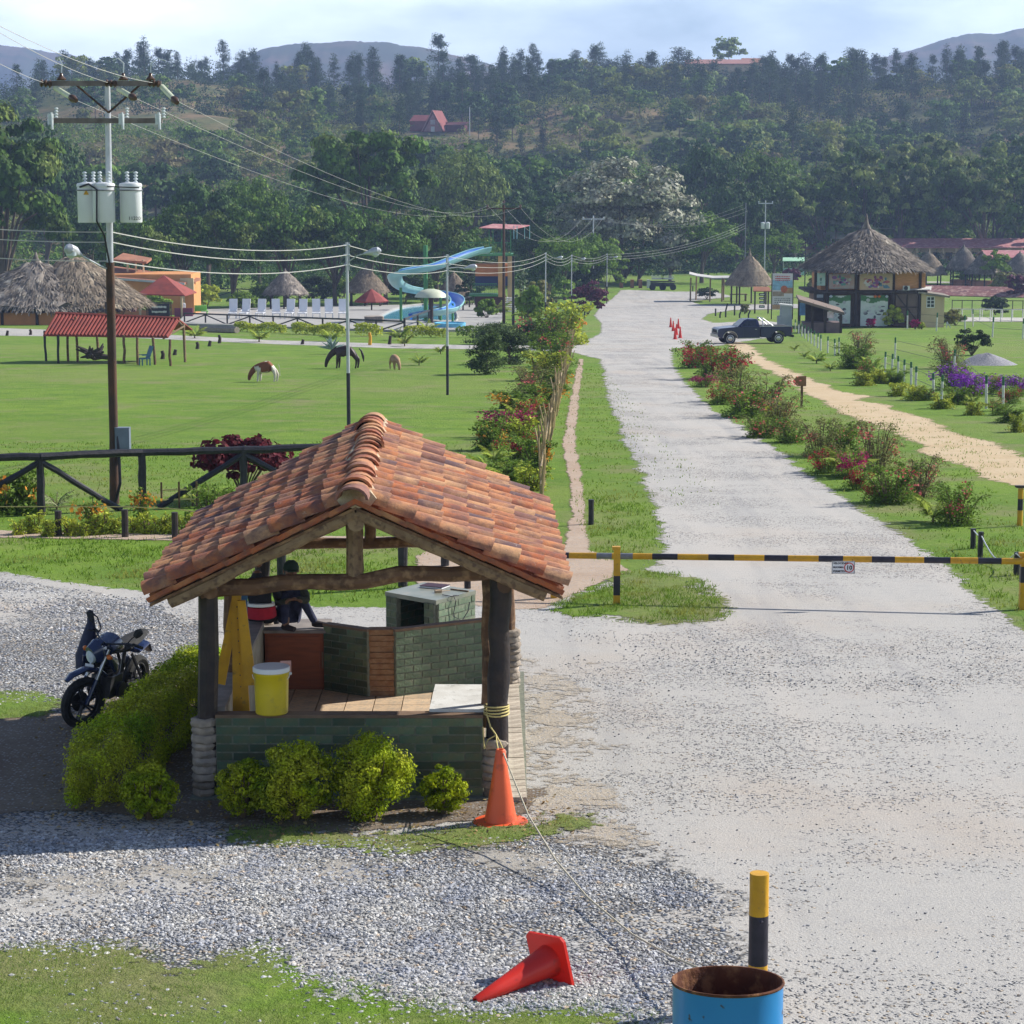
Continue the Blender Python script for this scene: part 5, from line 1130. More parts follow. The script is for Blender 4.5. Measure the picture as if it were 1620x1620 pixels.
mb = MB(); a = U(163, 423, -.15); b_ = U(128, 404, -.9); mb.cyl(a, b_, .022, n=7); mb.cyl(U(173, 426, 0), a, .022, n=7); mb.obj('lamp_arm', [M_steel], up_, True)
def lamp_head(parent, p, d, s=1., name='lamp_head'):
 d = Vector(d).normalized(); mb = MB(); p = Vector(p)
 mb.tube([p-d*.02*s, p+d*.1*s, p+d*.28*s, p+d*.48*s, p+d*.56*s], [.04*s, .07*s, .13*s, .12*s, .04*s], 10, mi=0); o_ = mb.obj(name, [M_steel, M_glass], parent, True)
 mb = MB(); mb.lathe([(.03*s, -.14*s), (.11*s, -.07*s), (.125*s, 0)], 12, tuple(p+d*.38*s+Vector((0, 0, -.05*s)))); mb.obj('lens', [M_glass], o_, True)
lamp_head(up_, b_, (b_-a), 1.0)
# --- street lamps
def street_lamp(px, py, H, label, arm=(1.0, .25, .35), black=.35, r=.06):
 p = at(px, py); t = thing('street_lamp', label, 'street lamp', p, group='grey street lamps along the road')
 mb = MB(); mb.tube([(0, 0, -.1), (0, 0, H*black)], [r, r], 9, 0); mb.tube([(0, 0, H*black), (0, 0, H)], [r*.9, r*.75], 9, 1); mb.obj('pole', [M_blk, M_steel], t, True)
 A = Vector((0, 0, H*.90)); B = A+Vector(arm); mb = MB(); mb.tube([A, A.lerp(B, .6)+Vector((0, 0, .05)), B], .022, 6); mb.obj('arm', [M_steel], t, True)
 lamp_head(t, B, Vector((arm[0], arm[1], .12)), .95)
 mb = MB()
 mb.cyl((.07, 0, H-.85), (.07, 0, H), .012, n=5)
 for k in range(3): mb.cyl((-.1, 0, H-.08-.3*k), (.1, 0, H-.08-.3*k), .03, n=6)
 mb.obj('wire_bracket', [M_porc], t, True)
 return p, H
SL_ = [(552, 700, 6.15, 'nearest street lamp, rising just behind the roof ridge of the booth', (.55, -.15, .28)),
       (708, 625, 5.95, 'street lamp on the lawn in front of the water slide', (.75, .2, .0)),
       (863, 520, 6.8, 'thin street lamp beside the bamboo fence left of the road', (1.0, 0, .2)),
       (904, 502, 6.9, 'farther thin street lamp left of the road by the dark purple shrub', (1.0, 0, .2)),
       (960, 482, 6.9, 'farthest street lamp at the road end before the tall trees', (.9, 0, .2))]
tops = [street_lamp(a, b_, c, d, e) for a, b_, c, d, e in SL_]
# --- wires
M_wire = mat('aluminium_wire', (.42, .42, .40), (.36, .36, .34), sc=3, rough=.5)
M_wire2 = mat('dark_wire', (.07, .075, .08), sc=3, rough=.6)
def wire(a, b_, sag, r=.016, label=None, m=None, group='low wires between the street lamps'):
 r *= .72; a, b_ = Vector(a), Vector(b_); mb = MB(); mb.tube([a.lerp(b_, i/20)+Vector((0, 0, -4*sag*(i/20)*(1-i/20))) for i in range(21)], r, 4)
 return tag(mb.obj('power_line', [m or M_wire], None, True), label, 'wire', group)
for k in range(3):
 yy = (352, 368, 397)[k]; yp = (367, 383, 413)[k]; w = ('topmost', 'middle', 'lowest')[k]
 A = atY(-260, yy-16, Yu-3); B = atY(176, yp, Yu); wire(A, B, .12, .022, w+' of the three low wires left of the utility pole', group='low wires left of the utility pole')
 pt = [tops[i][0]+Vector((0, 0, tops[i][1]-.08-.3*k)) for i in range(5)]
 wire(B, pt[0], .28, .022, w+' low wire from the utility pole to the nearest street lamp')
 wire(pt[0], pt[1], .2, .02, w+' wire between the nearest street lamp and the one before the slide')
 wire(pt[1], pt[2], .5, .02, w+' wire from the lawn street lamp to the one by the bamboo fence')
 wire(pt[2], pt[3], .5, .02, w+' wire between the two thin street lamps left of the road')
 wire(pt[3], pt[4], .5, .02, w+' wire to the farthest street lamp at the road end')
far_p = at(797, 512); mpH = (512-325)/scl(far_p.y)
tp = thing('utility_pole', 'thin brown wooden pole with a short crossarm beside the slide tower', 'pole', far_p)
mb = MB(); mb.tube([(0, 0, -.1), (0, 0, mpH)], [.16, .11], 9); mb.obj('shaft', [M_rustp], tp, True)
mb = MB(); mb.box((0, -.12, mpH-.35), (3.4, .12, .14), rz=.1); mb.obj('crossarm', [M_rustp], tp)
for x in (-1.6, 0, 1.6): mb = MB(); mb.lathe([(.05, 0), (.14, .08), (.14, .2), (.05, .34)], 8, (x, -.12, mpH-.28+(.4 if x == 0 else 0))); mb.obj('insulator', [M_brownins], tp, True)
for k, (x0, y0, dx) in enumerate(((114, 156, -1.6), (209, 153, 0), (276, 158, 1.6))):
 wire(atY(x0, y0, Yu-.6), far_p+Vector((dx, 0, mpH-.1+(.35 if dx == 0 else 0))), 1.7, .007, ('left', 'middle', 'right')[k]+' high wire from the crossarm to the pole by the slide', M_wire, 'high wires over the pasture')
 wire(atY((70, 172, 243)[k], 131, Yu), atY((-200, -130, -60)[k], (-30, -30, 10)[k], 30), .15, .008, ('left', 'middle', 'right')[k]+' high wire leaving the crossarm toward the upper left', M_wire, 'high wires leaving to the upper left')
def plain_pole(px, py, yt, label, r=.09, m=None, arm=None, tanks=0, r1=None):
 p = at(px, py); H = (py-yt)/scl(p.y); t = thing('utility_pole', label, 'pole', p); mb = MB(); mb.tube([(0, 0, -.1), (0, 0, H)], [r, r1 or r*.8], 8); mb.obj('shaft', [m or M_steel], t, True)
 if arm:
  mb = MB(); mb.box((0, -.15, H-.5), (arm, .14, .16)); mb.obj('crossarm', [M_steel], t)
  for x in (-arm/2+.1, 0, arm/2-.1): mb = MB(); mb.lathe([(.04, 0), (.10, .08), (.05, .28)], 7, (x, -.15, H-.42)); mb.obj('insulator', [M_porc], t, True)
 for i in range(tanks): mb = MB(); mb.lathe([(.3, 0), (.32, .05), (.32, 1.0), (.1, 1.1)], 12, ((-.42, .42)[i], -.15, H*.66)); mb.obj('transformer', [M_tank], t, True)
 return p, H
pp = [plain_pole(938, 468, 342, 'grey pole with a crossarm at the far end of the road', .12, arm=3.2),
      plain_pole(1178, 452, 322, 'thin grey pole left of the transformer pole on the right', .10, M_grey),
      plain_pole(1209, 450, 318, 'grey pole carrying two small transformers right of the road', .11, arm=2.4, tanks=2),
      plain_pole(1490, 420, 352, 'pale pole in front of the long red roof', .12, arm=1.8),
      plain_pole(103, 497, 376, 'thin rusty pole beside the thatched restaurant on the left', .075, M_rustp),
      plain_pole(812, 514, 405, 'dark wooden post standing right of the brown pole by the slide', .14, M_blacklog),
      plain_pole(1273, 462, 376, 'dark slim pole left of the big thatched roof', .09, M_blacklog)]
tp0 = lambda i, dx=0, dz=-.2: pp[i][0]+Vector((dx, 0, pp[i][1]+dz))
for k, dx in enumerate((-1.5, 0, 1.5)):
 w = ('left', 'middle', 'right')[k]
 wire(far_p+Vector((dx, 0, mpH-.1)), tp0(0, dx), 3.5, .014, w+' sagging wire from the brown pole to the road end pole', M_wire, 'far wires')
 wire(tp0(0, dx), tp0(1, dx*.2, -.3-.5*k), 2.0, .014, w+' far wire crossing above the road end', M_wire, 'far wires')
 wire(tops[4][0]+Vector((0, 0, tops[4][1]-.1-.35*k)), tp0(1, 0, -3.2-.4*k), 1.2, .02, w+' low wire from the last street lamp to the pole on the right', M_wire, 'far wires')
 wire(tp0(2, dx*.7), tp0(3, dx*.5), 2.4, .014, w+' far wire over the big thatched roof', M_wire2, 'far wires')
 wire(tp0(3, dx*.5), atY(1720, 352+k*4, pp[3][0].y+10), 1.0, .014, w+' far wire leaving at the right over the long red roof', M_wire2, 'far wires')
for k in range(4):
 yy = (385, 405, 424, 440)[k]; wire(atY(905, yy-4, 240), atY(1500, yy+(4 if k < 3 else 12), 236), .5, .011, ('highest', 'second', 'third', 'lowest')[k]+' of the four level wires crossing before the big trees', M_wire2, 'level wires before the trees')
# --- plant generators
M_gleaf = leaf('shrub_leaf', (.18, .28, .035), (.095, .165, .022), isl=.4, sc=1.5)
M_oleaf = leaf('olive_leaf', (.24, .27, .08), (.18, .16, .07), isl=.4, sc=1.5)
M_yleaf = leaf('yellow_leaf', (.42, .45, .05), (.26, .33, .04), isl=.35, sc=2)
M_palm = leaf('palm_leaf', (.28, .38, .045), (.38, .44, .07), isl=.25, sc=1)
M_redl = leaf('copper_leaf', (.14, .018, .026), (.07, .012, .02), isl=.5, sc=3, trans=.25)
M_magf = leaf('magenta_flower', (.44, .025, .13), (.32, .02, .14), isl=.35, sc=3)
M_redf = leaf('red_flower', (.46, .035, .05), (.32, .025, .05), isl=.35, sc=3)
M_purf = leaf('purple_flower', (.27, .06, .50), (.35, .08, .52), isl=.3, sc=3)
M_pinkf = leaf('pink_flower', (.60, .16, .16), (.50, .09, .09), isl=.35, sc=3)
M_orf = leaf('orange_leaf', (.60, .22, .03), (.62, .36, .05), isl=.35, sc=3)
M_twig = mat('twig', (.16, .11, .07), (.10, .07, .045), sc=9, rough=.9)
def spray_parts(seed, h, w, ns=16, nl=1500, nf=250, fl=M_redf, lf=M_gleaf, ls=.07, droop=.5, bunch=True, dead=0):
 """arching stems set with leaves, flowers bunched near the ends: returns three meshes"""
 rs = np.random.RandomState(seed); mb = MB(); ptsL = []; ends = []
 for i in range(ns):
  a = rs.rand()*6.28; ln = h*rs.uniform(.7, 1.25); sp = w*.5*rs.uniform(.3, 1.15); pts = []
  for k in range(7):
   t = k/6.; pts.append(Vector((math.cos(a)*sp*(.28+.72*t**1.1)+rs.normal()*.02, math.sin(a)*sp*(.28+.72*t**1.1)+rs.normal()*.02, ln*(math.sin(t*PI*.5*(1+droop*.45*rs.uniform(.4, 1.4)))) )))
  mb.tube(pts, [.013*(1-.8*k/6)+.002 for k in range(7)], 4); ptsL.append(np.array(pts)); ends.append(np.array(pts[-1]))
 P = []; n_each = nl//ns
 for pts in ptsL:
  t = rs.uniform(.8, 6, n_each)**1.0; t = np.minimum(t, 5.999); i0 = t.astype(int); f = (t-i0)[:, None]; P.append(pts[i0]*(1-f)+pts[i0+1]*f+rs.normal(size=(n_each, 3))*np.array([.07, .07, .055])*w**.5*(.5+.5*(1-t/6))[:, None]*1.2)
 e_ = unit(rs, nl); e_[:, 2] = np.abs(e_[:, 2]); P.append(e_*np.array([w*.42, w*.42, h*.62])*(.45+.6*rs.rand(nl, 1))*(1+.25*np.sin(e_[:, :1]*5+seed)))
 P = np.concatenate(P); Nn = rs.normal(size=P.shape); Nn[:, 2] = np.abs(Nn[:, 2])+.3; Nn /= np.linalg.norm(Nn, axis=1)[:, None]; P[:, 2] = np.maximum(P[:, 2], .03)
 V, Q = leaves(P, Nn, ls*rs.uniform(.6, 1.3, len(P)), .5, rs); m1 = mb.mesh('stem', [M_twig], True); m2 = npmesh('foliage', V, Q, [lf]); m3 = None
 if nf:
  cen = np.array(ends)[rs.randint(0, ns, max(3, nf//45))]*np.array([.85, .85, .8])+rs.normal(size=(max(3, nf//45), 3))*.06*w
  P = cen[rs.randint(0, len(cen), nf)]+rs.normal(size=(nf, 3))*.12*(h*.5+.5); P[:, 2] = np.maximum(P[:, 2], .05); Nn = unit(rs, nf); V, Q = leaves(P, Nn, ls*.95*rs.uniform(.7, 1.3, nf), .8, rs); m3 = npmesh('flowers', V, Q, [fl])
 return m1, m2, m3
def put_parts(t, ms, names=('stem', 'foliage', 'flowers')):
 for m_, n_ in zip(ms, names):
  if m_ is not None:
   o_ = mesh_obj(n_, m_, t)
   if n_ == 'flowers': o_['kind'] = 'stuff'
def palm_parts(seed, h, nf=9, nl=26, m=M_palm, w=.13, ll=.32, trunk=.12):
 rs = np.random.RandomState(seed); V = []; mb = MB(); Q = []
 for i in range(nf):
  a = i*6.28/nf+rs.normal()*.3; el = rs.uniform(.7, 1.35); L_ = h*rs.uniform(.8, 1.15); pts = []
  for k in range(nl):
   t = k/(nl-1.); r = L_*t*math.cos(el*(1-.35*t)); z = trunk*h+L_*(math.sin(el)*t-.55*t*t*(1.15-el*.4)); pts.append(np.array([math.cos(a)*r, math.sin(a)*r, z]))
  mb.tube([pts[j] for j in range(0, nl, 5)], [.014, .011, .009, .007, .005, .004][:len(range(0, nl, 5))], 4)
  s = np.array([-math.sin(a), math.cos(a), 0]); d_ = np.array([math.cos(a), math.sin(a), 0])
  for k in range(3, nl):
   t = k/(nl-1.); l = ll*h*math.sin(PI*min(1, .25+t*.75))*1.1
   for sd in (-1, 1):
    e = pts[k]+(s*sd*.8+d_*.55+np.array([0, 0, -.25+rs.normal()*.12]))*l; b0 = len(V); V += [pts[k]-d_*w*.4, pts[k]+d_*w*.4, e]; Q.append((b0, b0+1, b0+2))
 mb.cyl((0, 0, -.05), (0, 0, trunk*h+.03), .05*h, .03*h, 7)
 return mb.mesh('stem', [M_twig], True), npmesh('fronds', V, Q, [m])
# --- copper-leaf shrub behind the rail fence
def round_leaf_bush(seed, R, H, nl, m, ls, z0=0, flat=.55):
 rs = np.random.RandomState(seed); P, Nn, cc = crown_pts(rs, (R, R*.8, H*.5), 40, nl, R*.26, .3, -.8, .35); P[:, 2] += z0+H*.5; P[:, 2] = np.maximum(P[:, 2], .03)
 V, Q = leaves(P, Nn, ls*rs.uniform(.7, 1.3, nl), .95, rs); mb = MB(); rg = random.Random(seed)
 for k in range(10): a = rg.uniform(0, 6.28); q_ = rg.uniform(.3, .75)*R; mb.tube([(0, 0, -.05), (math.cos(a)*q_*.4, math.sin(a)*q_*.4, z0*.6+H*.25), (math.cos(a)*q_, math.sin(a)*q_*.8, z0+H*.6)], [.03, .02, .008], 5)
 return mb.mesh('stem', [M_twig], True), npmesh('foliage', V, Q, [m])
p = at(388, 792); t = thing('copper_leaf_shrub', 'wide dark red copper-leaf shrub behind the rail fence', 'shrub', p); put_parts(t, round_leaf_bush(5, 1.12, 1.0, 2600, M_redl, .13, .42))
# --- flower bed crotons, small plants by the rail fence
CR = [spray_parts(40+i, .35, .5, 9, 330, 0, lf=(M_yleaf, M_yleaf, M_gleaf)[i], ls=.075, droop=.4) for i in range(3)]
NTH = ('first', 'second', 'third', 'fourth', 'fifth', 'sixth', 'seventh', 'eighth', 'ninth', 'tenth', 'eleventh', 'twelfth')
CR2 = spray_parts(44, .55, .4, 7, 160, 90, fl=M_orf, ls=.09, droop=.2)
for i, x in enumerate((28, 52, 78, 112, 133, 158, 180, 214, 236, 262, 294, 318)):
 t = thing('croton_plant', 'small yellow-green croton, '+NTH[i]+' from the left along the flower bed', 'plant', at(x, 846+rnd.uniform(-3, 3)), rz=i*1.7, group='crotons along the flower bed', sc=rnd.uniform(.7, 1.15)); put_parts(t, CR[i % 2])
for x, y, lb in ((142, 838, 'orange-topped plant between the flower bed and the rail fence'), (226, 822, 'orange and yellow croton at the foot of the rail fence post')):
 t = thing('orange_croton', lb, 'plant', at(x, y), rz=x); put_parts(t, CR2)
t = thing('leafy_clump', 'low leafy clump with orange leaves at the left end of the rail fence', 'plant', at(25, 812)); put_parts(t, spray_parts(60, .75, 1.3, 22, 900, 90, fl=M_orf, ls=.13, droop=.5))
t = thing('palm_plant', 'small pale fan palm right of the first rail fence post', 'palm', at(90, 806)); put_parts(t, palm_parts(61, .62, 8, 16, leaf('pale_frond', (.45, .50, .30), (.35, .42, .15)), .05, .35), ('stem', 'fronds'))
t = thing('palm_plant', 'small yellow-green palm left of the copper-leaf shrub', 'palm', at(305, 800)); put_parts(t, palm_parts(62, .60, 9, 18, M_palm, .06, .4), ('stem', 'fronds'))
t = thing('leafy_clump', 'bushy green clump at the foot of the rail fence beside the tiled roof', 'plant', at(335, 820)); put_parts(t, spray_parts(63, .55, 1.1, 20, 900, 0, ls=.09, droop=.5))
mb = MB(); q_ = at(256, 805)
for i in range(3): mb.box((i*.38, i*.1, .3), (.04, .04, .6), mi=0)
for z in (.2, .42): mb.box((.38, .1, z), (.8, .02, .035), rz=.26, mi=1)
tag(mb.obj('sapling_guard', [M_log, M_yrope], None, loc=q_), 'little wooden guard fence round a seedling by the rail fence', 'guard')
# --- bamboo stake fence with its planting, left of the road
M_bam = mat('bamboo_cane', (.42, .32, .15), (.30, .21, .10), sc=3, rough=.6, bump=.2, objv=.3, c3=(.18, .12, .07), sc3=12, stretch=(1, 1, .3))
line = [at(*q_) for q_ in ((905, 546), (899, 575), (893, 602), (885, 636), (876, 672), (868, 708), (862, 745), (858, 775), (856, 792))]
bf = thing('bamboo_fence', 'fence of leaning split bamboo stakes along the footpath left of the road', 'fence', line[-1]); L0 = Vector(line[-1])
cum = [0]
for a, b_ in zip(line, line[1:]): cum.append(cum[-1]+(b_-a).length)
mbs = MB(); mbs.tube([(0, 0, -.1), (.01, 0, .55), (0, .0, 1.2)], [.026, .028, .022], 7); STK = mbs.mesh('stake', [M_bam], True)
def online(s):
 for i in range(len(line)-1):
  if s <= cum[i+1]: return line[i].lerp(line[i+1], (s-cum[i])/(cum[i+1]-cum[i]))
 return line[-1]
ns = 190
for i in range(ns):
 s = cum[-1]*(1-(1-i/(ns-1.))**1.0); p = online(s); o_ = bpy.data.objects.new('stake', STK); link(o_, bf)
 o_.location = p-L0+Vector((rnd.uniform(-.05, .05), 0, 0)); o_.rotation_euler = (rnd.gauss(0, .13), rnd.gauss(0, .08), rnd.uniform(0, 6)); o_.scale = (1, 1, rnd.uniform(.75, 1.12))*1 if False else Vector((1, 1, rnd.uniform(.72, 1.12)))
for z in (.35, .8):
 mb = MB(); mb.tube([p-L0+Vector((.0, 0, z+rnd.uniform(-.05, .05))) for p in [online(cum[-1]*k/24) for k in range(25)]], .025, 6); mb.obj('rail', [M_bam], bf, True)
BG = {}
def variants(key, n, **k):
 if key not in BG: BG[key] = [spray_parts(hash(key) % 997 if False else sum(map(ord, key))+i, **k) for i in range(n)]
 return BG[key]
kindsd = dict(
 green=dict(h=1.1, w=1.5, ns=18, nl=1500, nf=70, fl=M_pinkf, lf=M_gleaf, ls=.085),
 twig=dict(h=1.3, w=1.8, ns=22, nl=1300, nf=110, fl=M_pinkf, lf=M_oleaf, ls=.085, droop=.7),
 red=dict(h=1.15, w=1.7, ns=20, nl=1300, nf=620, fl=M_redf, lf=M_gleaf, ls=.09, droop=.7),
 magenta=dict(h=1.0, w=1.5, ns=18, nl=900, nf=750, fl=M_magf, lf=M_gleaf, ls=.09),
 purple=dict(h=1.2, w=1.8, ns=20, nl=900, nf=1200, fl=M_purf, lf=M_gleaf, ls=.10),
 orange=dict(h=.9, w=1.2, ns=16, nl=1500, nf=170, fl=M_orf, lf=M_gleaf, ls=.10),
 yellow=dict(h=.7, w=1.0, ns=14, nl=700, nf=0, lf=M_yleaf, ls=.11),
 dense=dict(h=1.0, w=1.4, ns=26, nl=2200, nf=0, lf=M_gleaf, ls=.09),
)
PALMS = [palm_parts(80+i, 1.0, 9, 22) for i in range(3)]
cnt = {}; g2_ = 'planting behind the bamboo fence'
def shrub(kind, px, py, wpx, hpx, label, group=None, cat='shrub', name=None):
 p = at(px, py); s = scl(p.y); n = cnt.get(kind, 0); cnt[kind] = n+1
 if kind == 'palm':
  H = hpx/s; t = thing('palm_plant', label, 'palm', p, rz=px*.7, group=group, sc=H*.95); put_parts(t, PALMS[n % 3], ('stem', 'fronds')); return t
 k = kindsd[kind]; v = variants(kind, 3, **k)[n % 3]; t = thing(name or {'red': 'red_bougainvillea', 'magenta': 'magenta_bougainvillea', 'purple': 'purple_bougainvillea', 'twig': 'bougainvillea', 'green': 'bougainvillea', 'yellow': 'yellow_shrub', 'orange': 'orange_croton', 'dense': 'green_shrub'}[kind], label, cat, p, rz=px*1.3, group=group)
 wk = 1.42 if group == g2_ else 1.22; t.scale = (wpx/s/k['w']*wk, wpx/s/k['w']*wk, hpx/s/k['h']*(.74 if group == g1_ else .86)); put_parts(t, v); return t
g1_ = 'bougainvillea row between the road and the sandy path'
for k, x, y, w, h, lb in [('red', 1100, 582, 62, 48, 'red-leaved bougainvillea at the far end of the row, before the truck'), ('red', 1128, 600, 66, 58, 'tall dark red bougainvillea in the row just left of the truck wheel'), ('red', 1156, 598, 60, 50, 'red bougainvillea of the row directly below the truck'),
  ('magenta', 1113, 612, 40, 22, 'low magenta bougainvillea at the road edge near the row end'), ('red', 1138, 640, 40, 34, 'small red-flowered bougainvillea at the road edge'), ('twig', 1165, 635, 70, 62, 'twiggy olive bougainvillea behind the small red one'),
  ('green', 1180, 660, 84, 60, 'wide green bougainvillea spilling towards the road'), ('twig', 1212, 656, 84, 68, 'sprawling bougainvillea left of the wooden arrow sign'), ('twig', 1230, 676, 70, 58, 'twiggy bougainvillea right below the arrow sign'), ('green', 1208, 692, 70, 40, 'low green bougainvillea with a red bloom at its foot'), ('magenta', 1205, 690, 26, 18, 'small magenta bloom clump on the verge'),
  ('yellow', 1222, 668, 30, 34, 'yellow-leaved shrub inside the bougainvillea row'), ('green', 1252, 700, 60, 44, 'green bougainvillea at the gap of the row'), ('twig', 1300, 722, 76, 66, 'reddish twiggy bougainvillea just past the gap'), ('green', 1335, 716, 70, 60, 'green bougainvillea behind the young palm'),
  ('red', 1306, 748, 52, 42, 'red-flowered bougainvillea left of the young palm'), ('magenta', 1342, 756, 44, 46, 'bougainvillea with one bright crimson bloom below the young palm'), ('twig', 1384, 742, 84, 84, 'tall arching bougainvillea right of the young palm'), ('red', 1356, 774, 50, 40, 'low bougainvillea with pink-red blooms on the verge'),
  ('green', 1412, 796, 84, 74, 'dark green bougainvillea with reddish leaves near the near end'), ('red', 1392, 794, 40, 42, 'reddish bougainvillea in front of the dark green one'), ('twig', 1452, 786, 72, 76, 'arching bougainvillea behind the nearest palm'), ('green', 1514, 830, 76, 76, 'last green bougainvillea of the row, nearest the boom')]:
 shrub(k, x, y, w, h, lb, g1_)
shrub('palm', 1338, 752, 50, 62, 'young yellow-green palm in the middle of the bougainvillea row'); shrub('palm', 1476, 826, 60, 58, 'small palm second from the near end of the bougainvillea row')
g2 = 'planting behind the bamboo fence'
for k, x, y, w, h, lb in [('yellow', 895, 545, 60, 60, 'dense green shrub at the far end of the bamboo fence'), ('green', 868, 552, 66, 62, 'round green shrub at the far end of the bamboo planting'), ('green', 880, 580, 60, 52, 'green shrub with pink blooms behind the bamboo fence'), ('yellow', 862, 602, 60, 44, 'green shrub beside the dark juniper'), ('orange', 880, 618, 40, 30, 'yellow-green shrub against the bamboo stakes'),
  ('twig', 838, 622, 60, 42, 'grey-green low shrub at the edge of the pasture'), ('orange', 858, 645, 50, 36, 'orange-leaved shrub behind the middle of the bamboo fence'), ('orange', 812, 650, 50, 32, 'orange-tinged low shrub at the pasture side'), ('red', 842, 672, 50, 38, 'red bougainvillea behind the bamboo fence'), ('magenta', 798, 692, 60, 44, 'bright magenta bougainvillea behind the bamboo fence'),
  ('yellow', 826, 698, 44, 36, 'yellow-green shrub below the red bougainvillea'), ('red', 826, 728, 56, 42, 'bougainvillea with crimson blooms near the roof'), ('orange', 775, 712, 46, 44, 'brown and yellow leafy shrub next to the magenta one'), ('orange', 848, 748, 44, 50, 'orange shrub pressed against the nearest bamboo stakes'), ('yellow', 836, 775, 46, 34, 'yellow-green shrub at the near end of the bamboo fence'), ('dense', 800, 765, 60, 34, 'green shrub just behind the tiled roof edge')]:
 shrub(k, x, y, w, h, lb, g2)
for x, y, h, lb in ((842, 655, 48, 'palm with striped fronds behind the bamboo fence'), (820, 668, 44, 'yellow-green palm above the magenta blooms'), (768, 752, 46, 'palm nearest the roof slope'), (806, 768, 56, 'bright palm at the near end of the bamboo planting'), (782, 735, 44, 'spiky palm between the magenta shrub and the roof'), (866, 635, 36, 'small palm leaning on the bamboo fence')): shrub('palm', x, y, 0, h, lb, g2)
# right-hand plantings along the sandy path and beyond
g3 = 'plants along the right side of the sandy path'
zx = lambda x, y: (1080+x/3., 340+y/3.)
for k, x, y, w, h, lb in [('palm', 635, 705, 60, 80, 'palm seedling standing clear at the far end of the path planting'), ('palm', 700, 740, 50, 60, 'second palm seedling beyond the sandy path'), ('palm', 530, 645, 36, 40, 'farthest little yellow palm beside the sandy path'), ('palm', 577, 680, 40, 50, 'little yellow palm left of the palm seedling'),
  ('twig', 840, 665, 150, 110, 'tall twiggy shrub behind the path planting'), ('dense', 815, 730, 150, 110, 'dense green shrub with white blooms by the sandy path'), ('green', 880, 775, 120, 95, 'green shrub in the middle of the path planting'), ('palm', 900, 740, 100, 90, 'tall palm inside the path planting'), ('palm', 960, 790, 100, 90, 'second tall palm of the path planting'), ('yellow', 860, 810, 110, 60, 'yellow shrub at the edge of the sandy path'), ('yellow', 930, 800, 90, 66, 'yellow croton beside the first white posts'),
  ('dense', 1010, 800, 100, 62, 'green clump before the row of white posts'), ('yellow', 1020, 860, 90, 60, 'yellow-green plant at the path edge below the white posts'), ('yellow', 1100, 880, 100, 70, 'bright yellow plant right of the path'), ('green', 1160, 880, 100, 60, 'green plant before the purple bougainvillea'), ('yellow', 1230, 920, 110, 70, 'yellow shrub below the purple bougainvillea'),
  ('dense', 1300, 900, 120, 80, 'green clump under the purple bougainvillea'), ('yellow', 1380, 950, 90, 60, 'small yellow plant on the right lawn'), ('palm', 1370, 900, 90, 80, 'palm among the purple bougainvillea'), ('palm', 1470, 930, 90, 80, 'palm right of the yellow plants at the right'), ('dense', 1560, 985, 130, 70, 'green clump at the right edge of the picture'), ('yellow', 1590, 1030, 90, 80, 'yellow-green plant touching the right edge'), ('green', 1510, 950, 110, 70, 'leafy plant near the right edge below the red flowers')]:
 x, y = zx(x, y); shrub(k, x, y, w/3., h/3., lb, g3)
for k, x, y, w, h, lb in [('purple', 1270, 830, 150, 110, 'bright purple bougainvillea at the left end of the flowering hedge'), ('purple', 1380, 860, 170, 110, 'purple bougainvillea in the middle of the flowering hedge'), ('purple', 1450, 850, 150, 90, 'pale purple bougainvillea behind the middle one'), ('purple', 1590, 860, 120, 90, 'purple bougainvillea cut by the right edge'), ('red', 1560, 895, 110, 80, 'red-flowered shrub under the purple ones at the right edge'), ('magenta', 1500, 830, 90, 60, 'dusky pink bougainvillea between the purple ones'), ('twig', 1270, 730, 170, 140, 'bare twiggy shrub behind the purple bougainvillea')]:
 x, y = zx(x, y); shrub(k, x, y, w/3., h/3., lb, 'flowering hedge at the right')
M_dkl = leaf('dark_leaf', (.045, .075, .025), (.03, .05, .018), isl=.4, sc=1)
p = at(1537, 562); t = thing('dark_bush', 'round dark bush with purple tint beside the gravel heap', 'bush', p); put_parts(t, round_leaf_bush(71, 1.15, 1.5, 2600, M_dkl, .12, .05))
# gravel heap
p = at(1560, 577); mb = MB(); rg = random.Random(2); prof = [(1.75, -.05), (1.4, .12), (1.0, .34), (.5, .52), (.1, .6)]; b0 = 0; mb.lathe(prof, 22, (0, 0, 0)); mb.v = [(x*(1+rg.uniform(-.08, .08)), y*(1+rg.uniform(-.08, .08)), z*rg.uniform(.85, 1.15)) for x, y, z in mb.v]
o_ = mb.obj('gravel_heap', [mat('heap_gravel', (.28, .27, .30), (.16, .16, .19), sc=12, rough=.95, bump=1, bsc=30, c3=(.4, .4, .4), sc3=25)], None, True, loc=p); tag(o_, 'low heap of grey gravel on the grass beside the dark bush', 'gravel heap')
